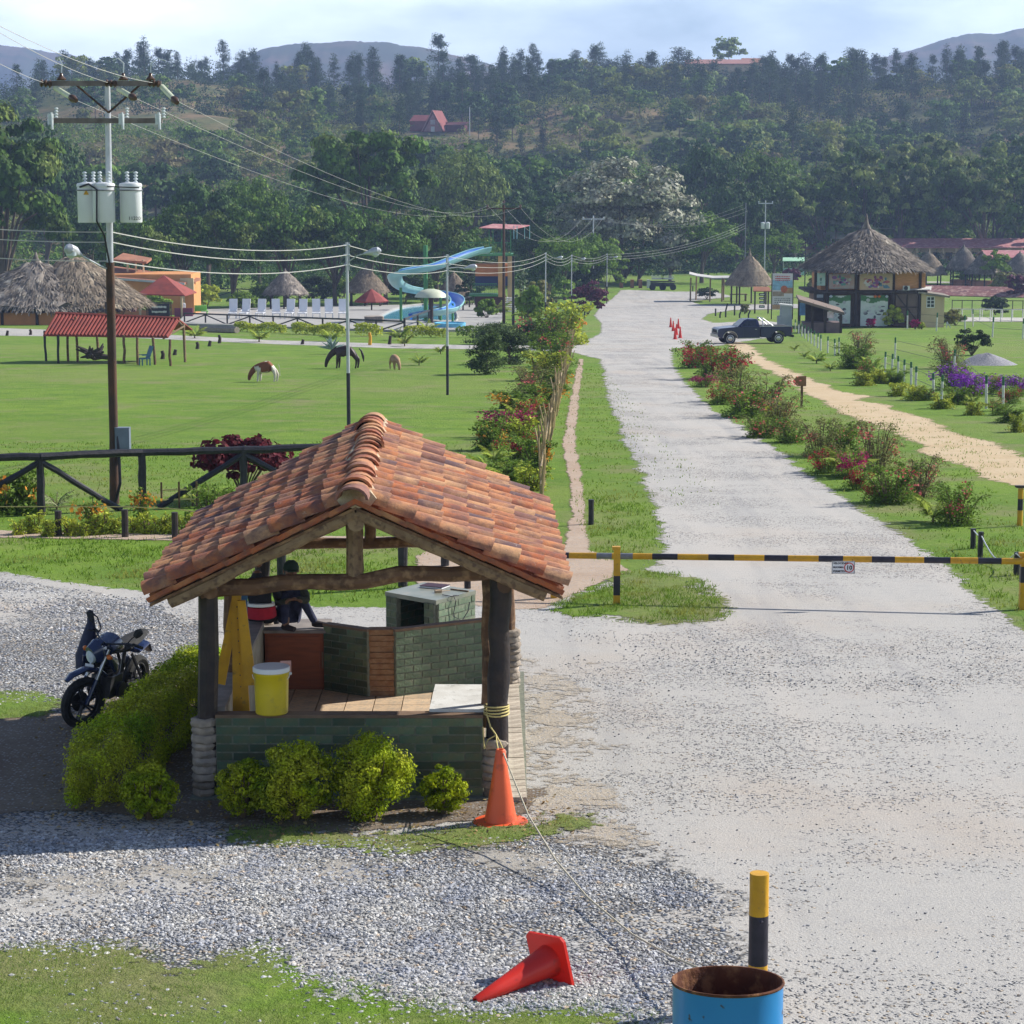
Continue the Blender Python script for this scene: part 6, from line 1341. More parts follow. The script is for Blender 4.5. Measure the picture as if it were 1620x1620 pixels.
# --- white posts with green tops
M_wpost = mat('whitewashed_post', (.70, .70, .68), (.55, .55, .52), sc=9, rough=.8); M_gpost = mat('green_post_top', (.04, .16, .07), sc=6, rough=.6)
mb = MB(); mb.cyl((0, 0, -.05), (0, 0, .78), .05, n=8, mi=0); mb.cyl((0, 0, .78), (0, 0, 1.05), .051, n=8, mi=1); WP = mb.mesh('post', [M_wpost, M_gpost], True)
def post_row(px, label, H=1.05, name='white_post_fence', cat='fence', thick=1):
 t = thing(name, label, cat, at(*px[0])); o0 = Vector(t.location)
 for x, y in px:
  p = at(x, y); o_ = mesh_obj('post', WP, t); o_.location = p-o0; o_.scale = (thick, thick, H/1.05); o_.rotation_euler = (rnd.gauss(0, .03), rnd.gauss(0, .03), 0)
 for z in (.45, .85):
  mb = MB(); mb.tube([at(x, y)-o0+Vector((0, 0, z*H)) for x, y in px], .012, 4); mb.obj('wire', [M_wire2], t)
 return t
A = zx(535, 560); B = zx(655, 650)
post_row([(A[0]+(B[0]-A[0])*i/8, A[1]+(B[1]-A[1])*i/8-2) for i in range(9)], 'close row of white green-topped posts running from the small brick shelter')
post_row([zx(688, 655), zx(722, 668), zx(742, 660)], 'three white posts beside the palm seedlings')
post_row([zx(960, 745), zx(992, 757), zx(1022, 770), zx(1050, 790), zx(1084, 805), zx(1105, 830), zx(1190, 870), zx(1228, 880)], 'row of white posts with green tops along the path planting')
post_row([zx(1008, 685), zx(1286, 760), zx(1440, 920), zx(1520, 930)], 'single white posts standing out in the grass before the purple hedge', H=1.3)
post_row([zx(795, 530), zx(925, 530), zx(1066, 540), zx(1204, 552), zx(1340, 570), zx(1378, 530), zx(1470, 580), zx(1614, 590)], 'widely spaced low white posts before the thatched round house', H=1.6, thick=1.3)
p = at(1268, 645); t = thing('arrow_sign', 'small brown wooden arrow sign on a stake among the bougainvillea', 'sign', p)
mb = MB(); mb.box((.0, 0, .5), (.09, .07, 1.0)); mb.obj('stake', [M_log], t)
mb = MB(); mb.prism([(-.38, .0), (-.2, .2), (.15, .22), (.15, -.18), (-.2, -.17)], .05, M=TM((0, -.06, 1.02), Rxyz(PI/2, 0, 0))); mb.obj('board', [mat('brown_board', (.28, .15, .08), (.2, .1, .05), sc=6)], t)
# --- juniper-like dark conifers and other planting at the pool side
M_jun = leaf('juniper_leaf', (.10, .15, .045), (.055, .09, .03), isl=.35, sc=.8)
def juniper(seed, R, H, nl=5200):
 rs = np.random.RandomState(seed); P = [];
 for i in range(30):
  a = rs.rand()*6.28; z = H*rs.uniform(.08, .95); q_ = R*(1.05-.45*z/H)*rs.uniform(.2, 1); c = np.array([math.cos(a)*q_, math.sin(a)*q_, z]); n = nl//30
  P.append(c+rs.normal(size=(n, 3))*np.array([.2*R, .2*R, .05*H]))
 P = np.concatenate(P); P[:, 2] = np.maximum(P[:, 2], .05); Nn = rs.normal(size=P.shape)*.6; Nn[:, 2] += 1; Nn /= np.linalg.norm(Nn, axis=1)[:, None]
 V, Q = leaves(P, Nn, .16*rs.uniform(.6, 1.4, len(P)), .4, rs); mb = MB(); mb.tube([(0, 0, -.1), (0, 0, H*.5)], [.09, .04], 6)
 for k in range(7): a = k*.9; mb.tube([(0, 0, H*.1+k*H*.06), (math.cos(a)*R*.6, math.sin(a)*R*.6, H*.3+k*H*.07)], [.04, .015], 5)
 return mb.mesh('trunk', [M_twig], True), npmesh('crown', V, Q, [M_jun])
for x, y, w, h, lb in ((770, 592, 64, 66, 'dark spreading juniper nearest the lawn street lamp'), (806, 576, 60, 56, 'dark juniper right behind the nearest one'), (780, 545, 76, 34, 'flat-topped juniper behind the dark pair'), (826, 545, 70, 34, 'flat juniper touching the shrubs at the fence end'), (850, 535, 60, 34, 'olive juniper at the foot of the thin street lamp')):
 p = at(x, y); s = scl(p.y); t = thing('juniper', lb, 'shrub', p, group='dark junipers at the pasture edge'); put_parts(t, juniper(x, w/s/2, h/s), ('trunk', 'crown'))
# --- grazing animals
def beast(name, label, cat, px, py, yaw, sc, mats, tailm, horse=False, patch=None):
 p = at(px, py); t = thing(name, label, cat, p, rz=yaw, sc=sc)
 if horse:
  V = [((-.62, 0, 1.12), (.19, .21)), ((-.30, 0, 1.07), (.24, .25)), ((.05, 0, 1.05), (.235, .26)), ((.40, 0, 1.08), (.20, .27)), ((.66, 0, 1.00), (.13, .19)), ((.92, 0, .74), (.085, .14)), ((1.10, 0, .44), (.075, .11)), ((1.14, 0, .25), (.06, .085)), ((1.16, 0, .06), (.05, .06))]
  fr, hi = .42, -.60; lw = .15; kz, hz_, r = .52, .58, (.10, .062, .040, .045)
 else:
  V = [((-.62, 0, .98), (.18, .20)), ((-.30, 0, .90), (.25, .29)), ((.05, 0, .86), (.26, .31)), ((.38, 0, .90), (.21, .29)), ((.62, 0, .84), (.14, .19)), ((.82, 0, .58), (.11, .15)), ((.94, 0, .36), (.10, .12)), ((.98, 0, .20), (.08, .09)), ((1.0, 0, .06), (.065, .06))]
  fr, hi = .36, -.58; lw = .15; kz, hz_, r = .42, .50, (.10, .06, .04, .045)
 V = [(a, (b_[0]*1.45, b_[1]*1.45)) if i_ < 4 else (a, (b_[0]*1.35, b_[1]*1.2)) for i_, (a, b_) in enumerate(V)]; r = tuple(q_*1.3 for q_ in r)
 E = [(i, i+1) for i in range(8)]
 for s in (-1, 1):
  i0 = len(V); j = .05*s; V += [((fr, s*lw, .72), (r[0], r[0])), ((fr+j, s*lw, kz), (r[1], r[1])), ((fr+j+.02, s*lw, .14), (r[2], r[2])), ((fr+j+.05, s*lw, .02), (r[3], r[3]))]; E += [(3, i0), (i0, i0+1), (i0+1, i0+2), (i0+2, i0+3)]
  i0 = len(V); V += [((hi+.08, s*lw, .74), (r[0]*1.35, r[0]*1.2)), ((hi-.10+j, s*lw, hz_-.06), (r[1], r[1])), ((hi-.06+j, s*lw, .14), (r[2], r[2])), ((hi-.02+j, s*lw, .02), (r[3], r[3]))]; E += [(0, i0), (i0, i0+1), (i0+1, i0+2), (i0+2, i0+3)]
 bd = skin('body', V, E, mats, t, 2)
 if patch:
  for q_ in bd.data.polygons: q_.material_index = patch(q_.center)
 mb = MB(); z0 = V[0][0][2]
 if horse: mb.tube([(-.78, 0, z0+.05), (-.92, 0, z0-.10), (-1.02, 0, z0-.42), (-1.05, 0, z0-.72)], [(.03, .03), (.055, .06), (.08, .07), (.02, .02)], 8)
 else: mb.tube([(-.78, 0, z0+.08), (-.86, 0, z0-.1), (-.88, 0, z0-.45), (-.87, 0, z0-.6)], [.02, .016, .014, .035], 6)
 mb.obj('tail', [tailm], t, True)
 hx_, hz2 = (1.08, .50) if horse else (.92, .44)
 for s in (-1, 1):
  mb = MB(); mb.tube([(hx_-.04, s*.07, hz2+.02), (hx_-.02, s*.13, hz2+.08), (hx_+.0, s*.15, hz2+.13)] if horse else [(hx_-.05, s*.09, hz2+.02), (hx_-.06, s*.18, hz2+.02), (hx_-.05, s*.23, hz2-.02)], [(.03, .02), (.035, .015), (.008, .006)], 6); mb.obj('ear', [mats[0]], t, True)
  mb = MB(); mb.lathe([(.005, -.015), (.018, 0), (.005, .015)], 6, (hx_+.06, s*(.075 if horse else .095), hz2-.10)); mb.obj('eye', [M_hair], t, True)
 if horse: mb = MB(); mb.tube([(.52, 0, 1.28), (.78, 0, 1.03), (.98, 0, .74), (1.10, 0, .58)], [(.02, .03), (.022, .07), (.022, .06), (.015, .03)], 6, el=Vector((0, 1, 0))); mb.obj('mane', [M_hair], t, True)
 return t
M_cowb = mat('brown_hide', (.22, .075, .03), (.17, .06, .028), sc=4, rough=.8); M_cowt = mat('white_hide', (.62, .58, .52), (.52, .46, .40), sc=4, rough=.8)
M_horse = mat('dark_bay_hide', (.045, .018, .012), (.028, .013, .01), sc=3, rough=.5, spec=.4); M_tan = mat('tan_hide', (.33, .19, .10), (.42, .28, .17), sc=4, rough=.8)
def cowpatch(c):
 n = math.sin(c.x*5.1+c.z*3)+math.sin(c.z*7-c.x*3.3+1)+.6*math.sin(c.y*9)
 if c.x > .60: return 0
 if c.z < .45: return 1
 if c.x < -.45: return 1 if n > -1.0 else 0
 return 0 if n > (-.6 if c.x > 0 else -.1) and c.z > .62+.0 and c.z < 1.30 else 1
cp = at(416, 604); beast('cow', 'brown and white young cow grazing on the lawn with its head down', 'cow', 420, 604, PI-.12, .80, [M_cowb, M_cowt], M_cowt, patch=cowpatch)
beast('horse', 'dark brown horse grazing behind the nearest street lamp', 'horse', 547, 583, PI-.05, .93, [M_horse], M_hair, horse=True)
beast('calf', 'small tan calf grazing alone right of the horse', 'calf', 625, 585, -PI*.36, .66, [M_tan], M_tan)
# --- pickup truck
tr0 = at(1189, 543); sT = scl(tr0.y); LT = 122/sT
M_truck = mat('dark_navy_car_paint', (.006, .009, .055), (.008, .012, .07), sc=2, rough=.3, spec=.5, coat=.25)
M_win = mat('dark_window_glass', (.015, .018, .03), (.02, .025, .04), sc=2, rough=.06, spec=.8)
tk = thing('pickup_truck', 'dark navy pickup truck parked on the grass at the start of the sandy path', 'pickup truck', tr0, rz=PI+.16, sc=LT/5.6)
def sidebody(prof, w, m, name, y0=None, bev=0, parent=None):
 mb = MB(); mb.prism(prof, w, M=TM((0, w/2, 0), Rxyz(PI/2, 0, 0))); o_ = mb.obj(name, [m], parent or tk);
 if bev: b_ = o_.modifiers.new('bevel', 'BEVEL'); b_.width = bev; b_.segments = 2; b_.limit_method = 'ANGLE'
 return o_
def arch(cx, r, n=9): return [(cx+r*math.cos(a), .42+r*math.sin(a)) for a in np.linspace(0, PI, n)]
fx, rx = 1.85, -1.75
body = sidebody([(2.72, .55), (2.78, .62), (2.76, 1.06), (2.60, 1.16), (1.45, 1.26), (.25, 1.28), (-.35, 1.28)]+[(-.35, 1.28), (-.36, .46)][1:]+[(1.32, .42)]+[(fx-.53*math.cos(a), .42+.53*math.sin(a)) for a in np.linspace(.05, PI-.05, 9)]+[(2.5, .44)], 1.92, M_truck, 'body', bev=.04)
sidebody([(-.40, .50), (-.40, 1.26), (-2.70, 1.26), (-2.76, 1.18), (-2.74, .62), (-2.35, .54)]+[(rx-.53*math.cos(a), .42+.53*math.sin(a)) for a in np.linspace(.1, PI-.1, 9)]+[(-1.1, .46)], 1.94, M_truck, 'cargo_bed', bev=.04)
mb = MB(); vs = []
for y, z, k in ((.90, 1.25, 0), (.70, 1.80, 1)):
 for sx in (-1, 1):
  for x in ((1.30, -.36) if k == 0 else (.62, -.22)): vs.append((x, sx*y, z))
mb.add(vs, [(0, 2, 3, 1), (4, 5, 7, 6), (0, 4, 6, 2), (1, 3, 7, 5), (0, 1, 5, 4), (2, 6, 7, 3)]); o_ = mb.obj('cab', [M_truck], tk); b_ = o_.modifiers.new('bevel', 'BEVEL'); b_.width = .06; b_.segments = 2
for s in (-1, 1):
 q_ = lambda x, z: (x, s*((.90-(z-1.25)/.55*.20)+.012), z)
 mb = MB(); f = [q_(1.05, 1.32), q_(-.12, 1.32), q_(-.10, 1.72), q_(.60, 1.72)]; mb.add(f, [(0, 1, 2, 3)]); mb.obj('side_window', [M_win], tk)
 mb = MB(); mb.box((.35, s*.968, .84), (1.05, .012, .72)); d_ = mb.obj('door', [M_truck], tk); mb = MB(); mb.box((-.05, s*.98, 1.08), (.16, .02, .035)); mb.obj('handle', [M_chr], d_)
 mb = MB(); mb.box((1.02, s*1.06, 1.34), (.10, .2, .16)); mb.obj('side_mirror', [M_truck], tk)
 mb = MB(); mb.box((2.74, s*.78, .98), (.06, .26, .18)); mb.obj('headlight', [M_glass], tk)
 mb = MB(); mb.box((-2.75, s*.88, 1.02), (.06, .14, .36)); mb.obj('tail_light', [mat('tail_red', (.55, .02, .02), sc=3, rough=.3)], tk)
 mb = MB(); mb.tube([(fx-.55*math.cos(a), s*.965, .42+.55*math.sin(a)) for a in np.linspace(.1, PI-.1, 12)], .028, 5); mb.obj('wheel_arch_trim', [M_chr], tk, True)
 mb = MB(); mb.box((.35, s*.98, .44), (1.7, .04, .06)); mb.obj('side_step', [M_chr], tk)
 for x in (fx, rx):
  mb = MB(); mb.lathe([(.30, -.12), (.39, -.13), (.41, -.08), (.41, .08), (.39, .13), (.30, .12)], 26, M=TM((x, s*.84, .41), Rxyz(PI/2, 0, 0))); wh = mb.obj('wheel', [M_rub], tk, True)
  mb = MB(); mb.lathe([(.06, .145), (.22, .11), (.26, .135), (.285, .13), (.285, -.10), (.05, -.1)], 20, M=TM((x, s*.84, .41), Rxyz(PI/2 if s < 0 else -PI/2, 0, 0))); mb.obj('hubcap', [M_chr], wh, True)
mb = MB(); mb.add([(1.20, -.82, 1.30), (1.20, .82, 1.30), (.68, .66, 1.76), (.68, -.66, 1.76)], [(0, 1, 2, 3)]); mb.v = [(x+.035, y, z+.015) for x, y, z in mb.v]; mb.obj('windscreen', [M_win], tk)
mb = MB(); mb.add([(-.365, -.75, 1.36), (-.365, .75, 1.36), (-.26, .64, 1.72), (-.26, -.64, 1.72)], [(0, 3, 2, 1)]); mb.v = [(x-.015, y, z) for x, y, z in mb.v]; mb.obj('rear_window', [M_win], tk)
mb = MB()
for s in (-1, 1): mb.tube([(-.62, s*.8, 1.26), (-.60, s*.72, 1.86)], .035, 7); mb.tube([(-.60, s*.72, 1.86), (-1.35, s*.85, 1.30)], .035, 7)
mb.tube([(-.60, -.72, 1.86), (-.60, .72, 1.86)], .035, 7); mb.obj('roll_bar', [M_chr], tk, True)
mb = MB(); mb.box((-1.55, .93, 1.275), (2.3, .06, .03)); mb.box((-1.55, -.93, 1.275), (2.3, .06, .03)); mb.obj('bed_rail', [M_chr], tk)
mb = MB(); mb.box((2.80, 0, .60), (.12, 1.86, .20)); mb.obj('front_bumper', [M_chr], tk)
mb = MB(); mb.box((-2.84, 0, .56), (.14, 1.86, .18)); mb.obj('rear_bumper', [M_rub], tk)
mb = MB(); mb.box((2.775, 0, .95), (.03, 1.2, .22)); mb.obj('grille', [M_rub], tk)
mb = MB(); mb.box((-1.55, 0, 1.268), (2.1, 1.74, .012)); mb.obj('bed_cover', [M_rub], tk)
# --- far cones at the road side
for k, (x, y) in enumerate(((1061, 518), (1065, 524), (1070, 530), (1068, 537), (1076, 535), (1073, 520))):
 lb = ('farthest of the orange cones before the truck, leftmost', 'orange cone second from the back of the line before the truck', 'orange cone in the middle of the line before the truck', 'nearest orange cone of the line before the truck', 'orange cone at the right of the nearest ones', 'orange cone standing right of the back ones')[k]
 cone(at(x, y), .9, .24, lb, M_cone2, group='orange cones at the road side before the truck', n=10)
# ================================================================ FAR BUILDINGS, POOL, SHELTERS
M_thatch = mat('thatch', (.27, .215, .155), (.17, .135, .10), sc=1.5, rough=.95, bump=.6, bsc=12, isl=.45, c3=(.36, .30, .22), sc3=.7, lo3=.55, hi3=.7)
M_thatchg = mat('grey_thatch', (.25, .215, .18), (.15, .13, .115), sc=1.5, rough=.95, bump=.6, bsc=12, isl=.5, c3=(.50, .44, .36), sc3=.9, lo3=.58, hi3=.72)
M_orange = mat('orange_wall', (.62, .28, .10), (.54, .24, .09), sc=1, rough=.9)
M_cream = mat('cream_wall', (.60, .47, .30), (.52, .40, .25), sc=1, rough=.9)
M_rtile = mat('red_tile_roof', (.27, .055, .04), (.19, .042, .032), sc=1.2, rough=.75, bump=.3, bsc=3)
M_terra = mat('terracotta_roof', (.36, .16, .09), (.27, .12, .075), sc=1.2, rough=.85, bump=.3, bsc=4)
M_pinkr = mat('pink_metal_roof', (.42, .17, .17), (.34, .13, .14), sc=.5, rough=.7, c3=(.5, .28, .26), sc3=1.5)
M_dkwood = mat('dark_wood', (.035, .025, .022), (.055, .04, .035), sc=3, rough=.8)
M_plank = mat('orange_plank', (.60, .29, .13), (.48, .23, .10), sc=2, rough=.8, stretch=(1, 1, 6))
M_grass2 = M_gleaf
def Wd(px, py, Y): return atY(px, py, Y)
def frame(name, label, cat, px, py, group=None):
 p = at(px, py); return thing(name, label, cat, p, group=group), Vector(p), scl(p.y, p.z)
def L_(px, py, p, dy=0): return atY(px, py, p.y+dy)-p
def thatch_roof(parent, c, ra, rb_, h, seed, spire=.12, m=None, n=None, z0=0, ridge=0, name='thatch_roof', sag=1.15):
 """a shaggy palm-thatch roof: a cone (or hip with a short ridge) set with straw strands; eave at z0"""
 rs = np.random.RandomState(seed); m = m or M_thatch; mb = MB(); nr_, na = 9, 36; vs = []; fs = []
 def pt(t, a, o=0.):       # t 0 top .. 1 eave
  k = t**.92; x = math.cos(a)*(ra*k+(ridge/2 if math.cos(a) > 0 else -ridge/2)*(0 if ridge == 0 else 1)/(abs(math.cos(a))+.15)*abs(math.cos(a))) if ridge else math.cos(a)*ra*k
  return (c[0]+x, c[1]+math.sin(a)*rb_*k, c[2]+z0+h*(1-t**sag)+.03*h*math.sin(a*3+seed)*t*.5+o)
 for i in range(nr_):
  for j in range(na):
   a = 2*PI*j/na; q_ = pt(i/(nr_-1.)*.995+.005, a); w = .012*ra*rs.normal() if i else 0; vs.append((q_[0]+w, q_[1]+w, q_[2]+(.02*ra*rs.normal() if 0 < i else 0)))
 for i in range(nr_-1):
  for j in range(na): fs.append((i*na+j, (i+1)*na+j, (i+1)*na+(j+1) % na, i*na+(j+1) % na))
 for j in range(na): a = 2*PI*j/na; q_ = pt(1, a); vs.append((c[0]+(q_[0]-c[0])*.95, c[1]+(q_[1]-c[1])*.95, q_[2]-.05*h))
 b0 = nr_*na
 for j in range(na): fs.append(((nr_-1)*na+j, b0+j, b0+(j+1) % na, (nr_-1)*na+(j+1) % na))
 fs.append(tuple(b0+j for j in range(na))); mb.add(vs, fs)
 if spire:
  tp_ = (c[0], c[1], c[2]+z0+h); mb.tube([(tp_[0], tp_[1], tp_[2]-.12*h), (tp_[0], tp_[1], tp_[2]+spire*h*.3), (tp_[0], tp_[1], tp_[2]+spire*h)], [ra*.11, ra*.035, ra*.008], 8)
 core = mb.obj(name, [m], parent, True, ang=60)
 n = n or int(1500); t = np.sqrt(rs.uniform(.0, 1.08, n)); a = rs.uniform(0, 6.283, n); P = np.array([pt(min(tt, 1.06), aa, .02) for tt, aa in zip(t, a)])
 D = np.stack([np.cos(a)*ra, np.sin(a)*rb_, -np.full(n, h)*1.05], 1); D /= np.linalg.norm(D, axis=1)[:, None]; D += rs.normal(size=(n, 3))*.16; D /= np.linalg.norm(D, axis=1)[:, None]
 O = np.stack([np.cos(a), np.sin(a), np.full(n, .9)], 1); Sd = np.cross(D, O); Sd /= np.linalg.norm(Sd, axis=1)[:, None]; ln = (.075*ra*rs.uniform(.5, 1.3, n)+.12)[:, None]; w = (ln*.09)
 P = P+O*.02*rs.rand(n)[:, None]*ra*.6
 V = np.stack([P-Sd*w, P+Sd*w, P+D*ln+Sd*w*.4+O*.02, P+D*ln-Sd*w*.4+O*.02], 1).reshape(-1, 3)
 o_ = mesh_obj('straw', npmesh('straw', V, np.arange(4*n).reshape(-1, 4), [m]), core if parent is not None and parent.type == 'EMPTY' else None); o_['kind'] = 'stuff'
 return core
def posts(parent, pts, H, r, m, name='post'):
 for q_ in pts: mb = MB(); mb.tube([(q_[0], q_[1], -.2), (q_[0]+rnd.uniform(-.04, .04), q_[1], H)], r, 7); mb.obj(name, [m], parent, True)
# --- red-roofed log shelter on the lawn
t, p, s = frame('shelter', 'long open shelter with a red tiled roof on thin log posts on the lawn', 'shelter', 175, 575)
e0, e1 = L_(68, 530, p), L_(266, 533, p); r0, r1 = L_(88, 497, p, 2.4), L_(284, 505, p, 2.4)
bk0, bk1 = Vector((r0.x+.2, 4.9, e0.z+.1)), Vector((r1.x+.4, 4.9, e1.z+.1))
mb = MB(); mb.slab([e0, e1, r1, r0], .07); mb.slab([r0, r1, bk1, bk0], .07); rf_ = mb.obj('roof', [M_rtile], t)
N_ = 34; mb = MB(); mb.box((0, 0, 0), (1, .11, .05));
for k in range(N_):           # tile courses running down the slope
 a = e0.lerp(e1, (k+.5)/N_); b_ = r0.lerp(r1, (k+.5)/N_); mb2 = MB(); mb2.tube([a+Vector((0, 0, .035)), b_+Vector((0, 0, .035))], .06, 5); mb2.obj('tile_course', [M_rtile], rf_, True)
mb = MB(); mb.tube([r0+Vector((0, 0, .04)), r1+Vector((0, 0, .04))], .11, 6); mb.obj('ridge_cap', [M_rtile], rf_, True)
for x, yb, dy in ((73, 571, 0), (93, 575, .3), (108, 572, 2.6), (123, 573, .2), (155, 568, 4.2), (197, 575, 2.4), (219, 577, .2), (245, 577, .2), (269, 579, -.1)):
 q_ = at(x, yb)-p; zt = e0.z if q_.y < 1 else (r0.z-.1 if q_.y < 3.5 else e0.z); mb = MB(); a, b_ = wavy((q_.x, q_.y, -.2), (q_.x+rnd.uniform(-.1, .05), q_.y, max(e0.z, zt)), .075, 5, .03, x); mb.tube(a, b_, 7); mb.obj('post', [M_log if x > 100 else M_blacklog], t, True)
q_ = at(293, 573)-p; mb = MB(); mb.tube([(q_.x, q_.y, -.2), (q_.x-.05, q_.y, 2.1)], .08, 7); mb.obj('post', [M_log2], t, True)
mb = MB(); mb.tube([e1+Vector((-.3, .1, -.1)), Vector((q_.x, q_.y, 2.0))], .06, 6); mb.tube([r1+Vector((-.1, 0, -.1)), Vector((q_.x, q_.y, 1.9))], .06, 6); mb.obj('gable_brace', [M_log2], t, True)
# --- root sculpture, blue chair, stumps
q_ = at(150, 577); t = thing('root_sculpture', 'dark tangled tree root standing under the red shelter', 'tree root', q_); mb = MB(); rg = random.Random(9)
for k in range(34):
 a = rg.uniform(0, 6.28); l = rg.uniform(.5, 1.1); e = rg.uniform(-.1, 1.4); mb.tube([(0, 0, .45), (math.cos(a)*l*.5, math.sin(a)*l*.5, .45+math.sin(e)*l*.5), (math.cos(a+.3)*l*1.0, math.sin(a+.3)*l*.6, max(.02, .35+math.sin(e)*l*1.0))], [.22, .12, .035], 6)
mb.obj('roots', [M_dkwood], t, True)
q_ = at(229, 578); t = thing('garden_chair', 'blue garden chair standing at the shelter posts', 'chair', q_, rz=.5); M_bluec = mat('blue_plastic', (.05, .16, .25), (.04, .13, .21), sc=2, rough=.5)
mb = MB(); mb.box((0, 0, .38), (.5, .55, .06)); mb.obj('seat', [M_bluec], t); mb = MB(); mb.box((.30, 0, .72), (.06, .55, .75), R=Rxyz(0, .35, 0)); mb.obj('backrest', [M_bluec], t)
for x in (-.22, .22):
 for y in (-.24, .24): mb = MB(); mb.box((x, y, .17), (.06, .06, .36)); mb.obj('leg', [M_bluec], t)
for s_ in (-1, 1): mb = MB(); mb.box((.02, s_*.28, .58), (.5, .05, .04)); mb.obj('armrest', [M_bluec], t)
for i, (x, y, h, lb) in enumerate(((257, 568, 13, 'small leaning stump right of the red shelter'), (276, 562, 9, 'small stump behind the leaning one right of the shelter'), (312, 552, 11, 'dark stump left of the trio on the lawn edge'), (331, 548, 9, 'middle stump of the trio on the lawn edge'), (347, 543, 13, 'right forked stump of the trio on the lawn edge'), (11, 531, 8, 'stump at the path before the thatched restaurant'), (48, 530, 9, 'post stub at the path right of the first stump'), (478, 545, 8, 'low stub by the path left of the agave'), (585, 546, 20, 'yellow-topped stub by the path near the pool hedge'), (616, 545, 14, 'thin grey stub by the path right of the pool steps'))):
 q_ = at(x, y); mb = MB(); mb.tube([(0, 0, -.05), (.05, 0, h/scl(q_.y)*.6), (-.02+.1*(i % 2), 0, h/scl(q_.y))], [.14, .11, .10], 7); tag(mb.obj('stump', [M_dkwood if i != 8 else M_yel], None, True, loc=q_), lb, 'stump')
# --- thatched restaurant, left
t, p, s = frame('thatched_restaurant', 'low orange restaurant under a broad brown thatched roof at the left edge', 'restaurant', 100, 514)
ez = (514-482)/s
thatch_roof(t, L_(60, 514, p, 5)+Vector((0, 0, 0)), 8.3, 6.5, (482-412)/s, 1, .22, M_thatchg, 6500, ez, name='roof')
thatch_roof(t, L_(120, 514, p, 6)+Vector((0, 0, 0)), 7.2, 6.5, (482-406)/s, 2, .1, M_thatch, 6500, ez+.2, name='roof')
w0, w1 = L_(-40, 514, p), L_(172, 514, p)
mb = MB(); mb.box(((w0.x+w1.x)/2, 2.2, .55), (w1.x-w0.x, 4.4, 1.15)); mb.obj('wall', [M_orange], t)
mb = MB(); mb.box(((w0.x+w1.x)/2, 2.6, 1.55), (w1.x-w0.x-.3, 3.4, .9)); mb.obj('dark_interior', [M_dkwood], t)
for k in range(46):
 x = w0.x+(w1.x-w0.x)*(k+.5)/46.
 if k % 12 == 9: mb = MB(); mb.box((x, .02, 1.1), (.28, .22, 2.2)); mb.obj('pillar', [M_dkwood], t)
 elif k % 4 != 3: mb = MB(); mb.box((x, .12, 1.5), (.09, .1, .8)); mb.obj('window_bar', [M_orange if k % 12 in (0, 1, 2, 10, 11) else M_log2], t)
# --- orange building with terracotta roofs
t, p, s = frame('orange_building', 'orange walled building with flat terracotta roofs behind the thatched restaurant', 'building', 250, 500)
def blk(x0, x1, yt, yb, dy, dep, m, nm, parent=None):
 a = L_(x0, yb, p, dy); b_ = L_(x1, yt, p, dy); mb = MB(); mb.box(((a.x+b_.x)/2, dy+dep/2, (a.z+b_.z)/2), (b_.x-a.x, dep, b_.z-a.z)); return mb.obj(nm, [m], parent or t)
blk(160, 302, 434, 500, 6, 8, M_orange, 'wall')
blk(286, 306, 440, 500, 5.8, .3, M_cream, 'corner_wall')
a, b_, c, d = L_(140, 436, p, 5), L_(292, 447, p, 5), L_(318, 440, p, 10), L_(182, 421, p, 14)
mb = MB(); mb.slab([a, b_, c, d], .28); mb.obj('lower_roof', [M_terra], t); mb = MB(); mb.tube([a+Vector((0, -.03, -.14)), b_+Vector((0, -.03, -.14))], .16, 4); mb.obj('fascia', [M_steel], t)
mb = MB(); mb.slab([L_(178, 410, p, 9), L_(232, 414, p, 9), L_(240, 408, p, 13), L_(195, 400, p, 14)], .25); mb.obj('upper_roof', [M_terra], t)
for x in (202, 215, 227): mb = MB(); a = L_(x, 430, p, 9.5); mb.cyl(a, (a.x, a.y, L_(x, 411, p, 9.5).z), .12, n=6); mb.obj('roof_post', [M_cream], t)
# --- red pyramid kiosk
t, p, s = frame('pyramid_kiosk', 'small kiosk with a dark red pyramid roof before the orange building', 'kiosk', 262, 503)
ap = L_(259, 435, p, 3); ev = [L_(217, 465, p, 0), L_(292, 467, p, 0), L_(311, 462, p, 6), L_(240, 460, p, 6)]
mb = MB(); mb.add([ap]+ev+[e-Vector((0, 0, .12)) for e in ev], [(0, 1, 2), (0, 2, 3), (0, 3, 4), (0, 4, 1), (1, 5, 6, 2), (2, 6, 7, 3), (3, 7, 8, 4), (4, 8, 5, 1), (8, 7, 6, 5)]); mb.obj('roof', [M_rtile], t)
for x, dy in ((222, .4), (288, .4), (304, 5.4)): mb = MB(); a = L_(x, 503, p, dy); mb.box((a.x, a.y, 1.3), (.22, .22, 2.7)); mb.obj('post', [M_cream], t)
a, b_ = L_(276, 503, p, .3), L_(305, 503, p, .3); mb = MB(); mb.box(((a.x+b_.x)/2, .5, .5), (b_.x-a.x, .25, 1.1)); mb.obj('counter', [mat('plum_paint', (.22, .05, .10), (.18, .05, .08), sc=2)], t)
mb = MB(); mb.box((L_(297, 480, p, 3).x, 4.5, 1.3), (1.0, .2, 2.5)); mb.obj('back_wall', [M_orange], t)
q_ = L_(290, 490, p, 1.5)+p; pr = thing('person', 'person in a white shirt standing inside the red-roofed kiosk', 'person', (q_.x, q_.y, g1(q_.x, q_.y)+.15), rz=.3)
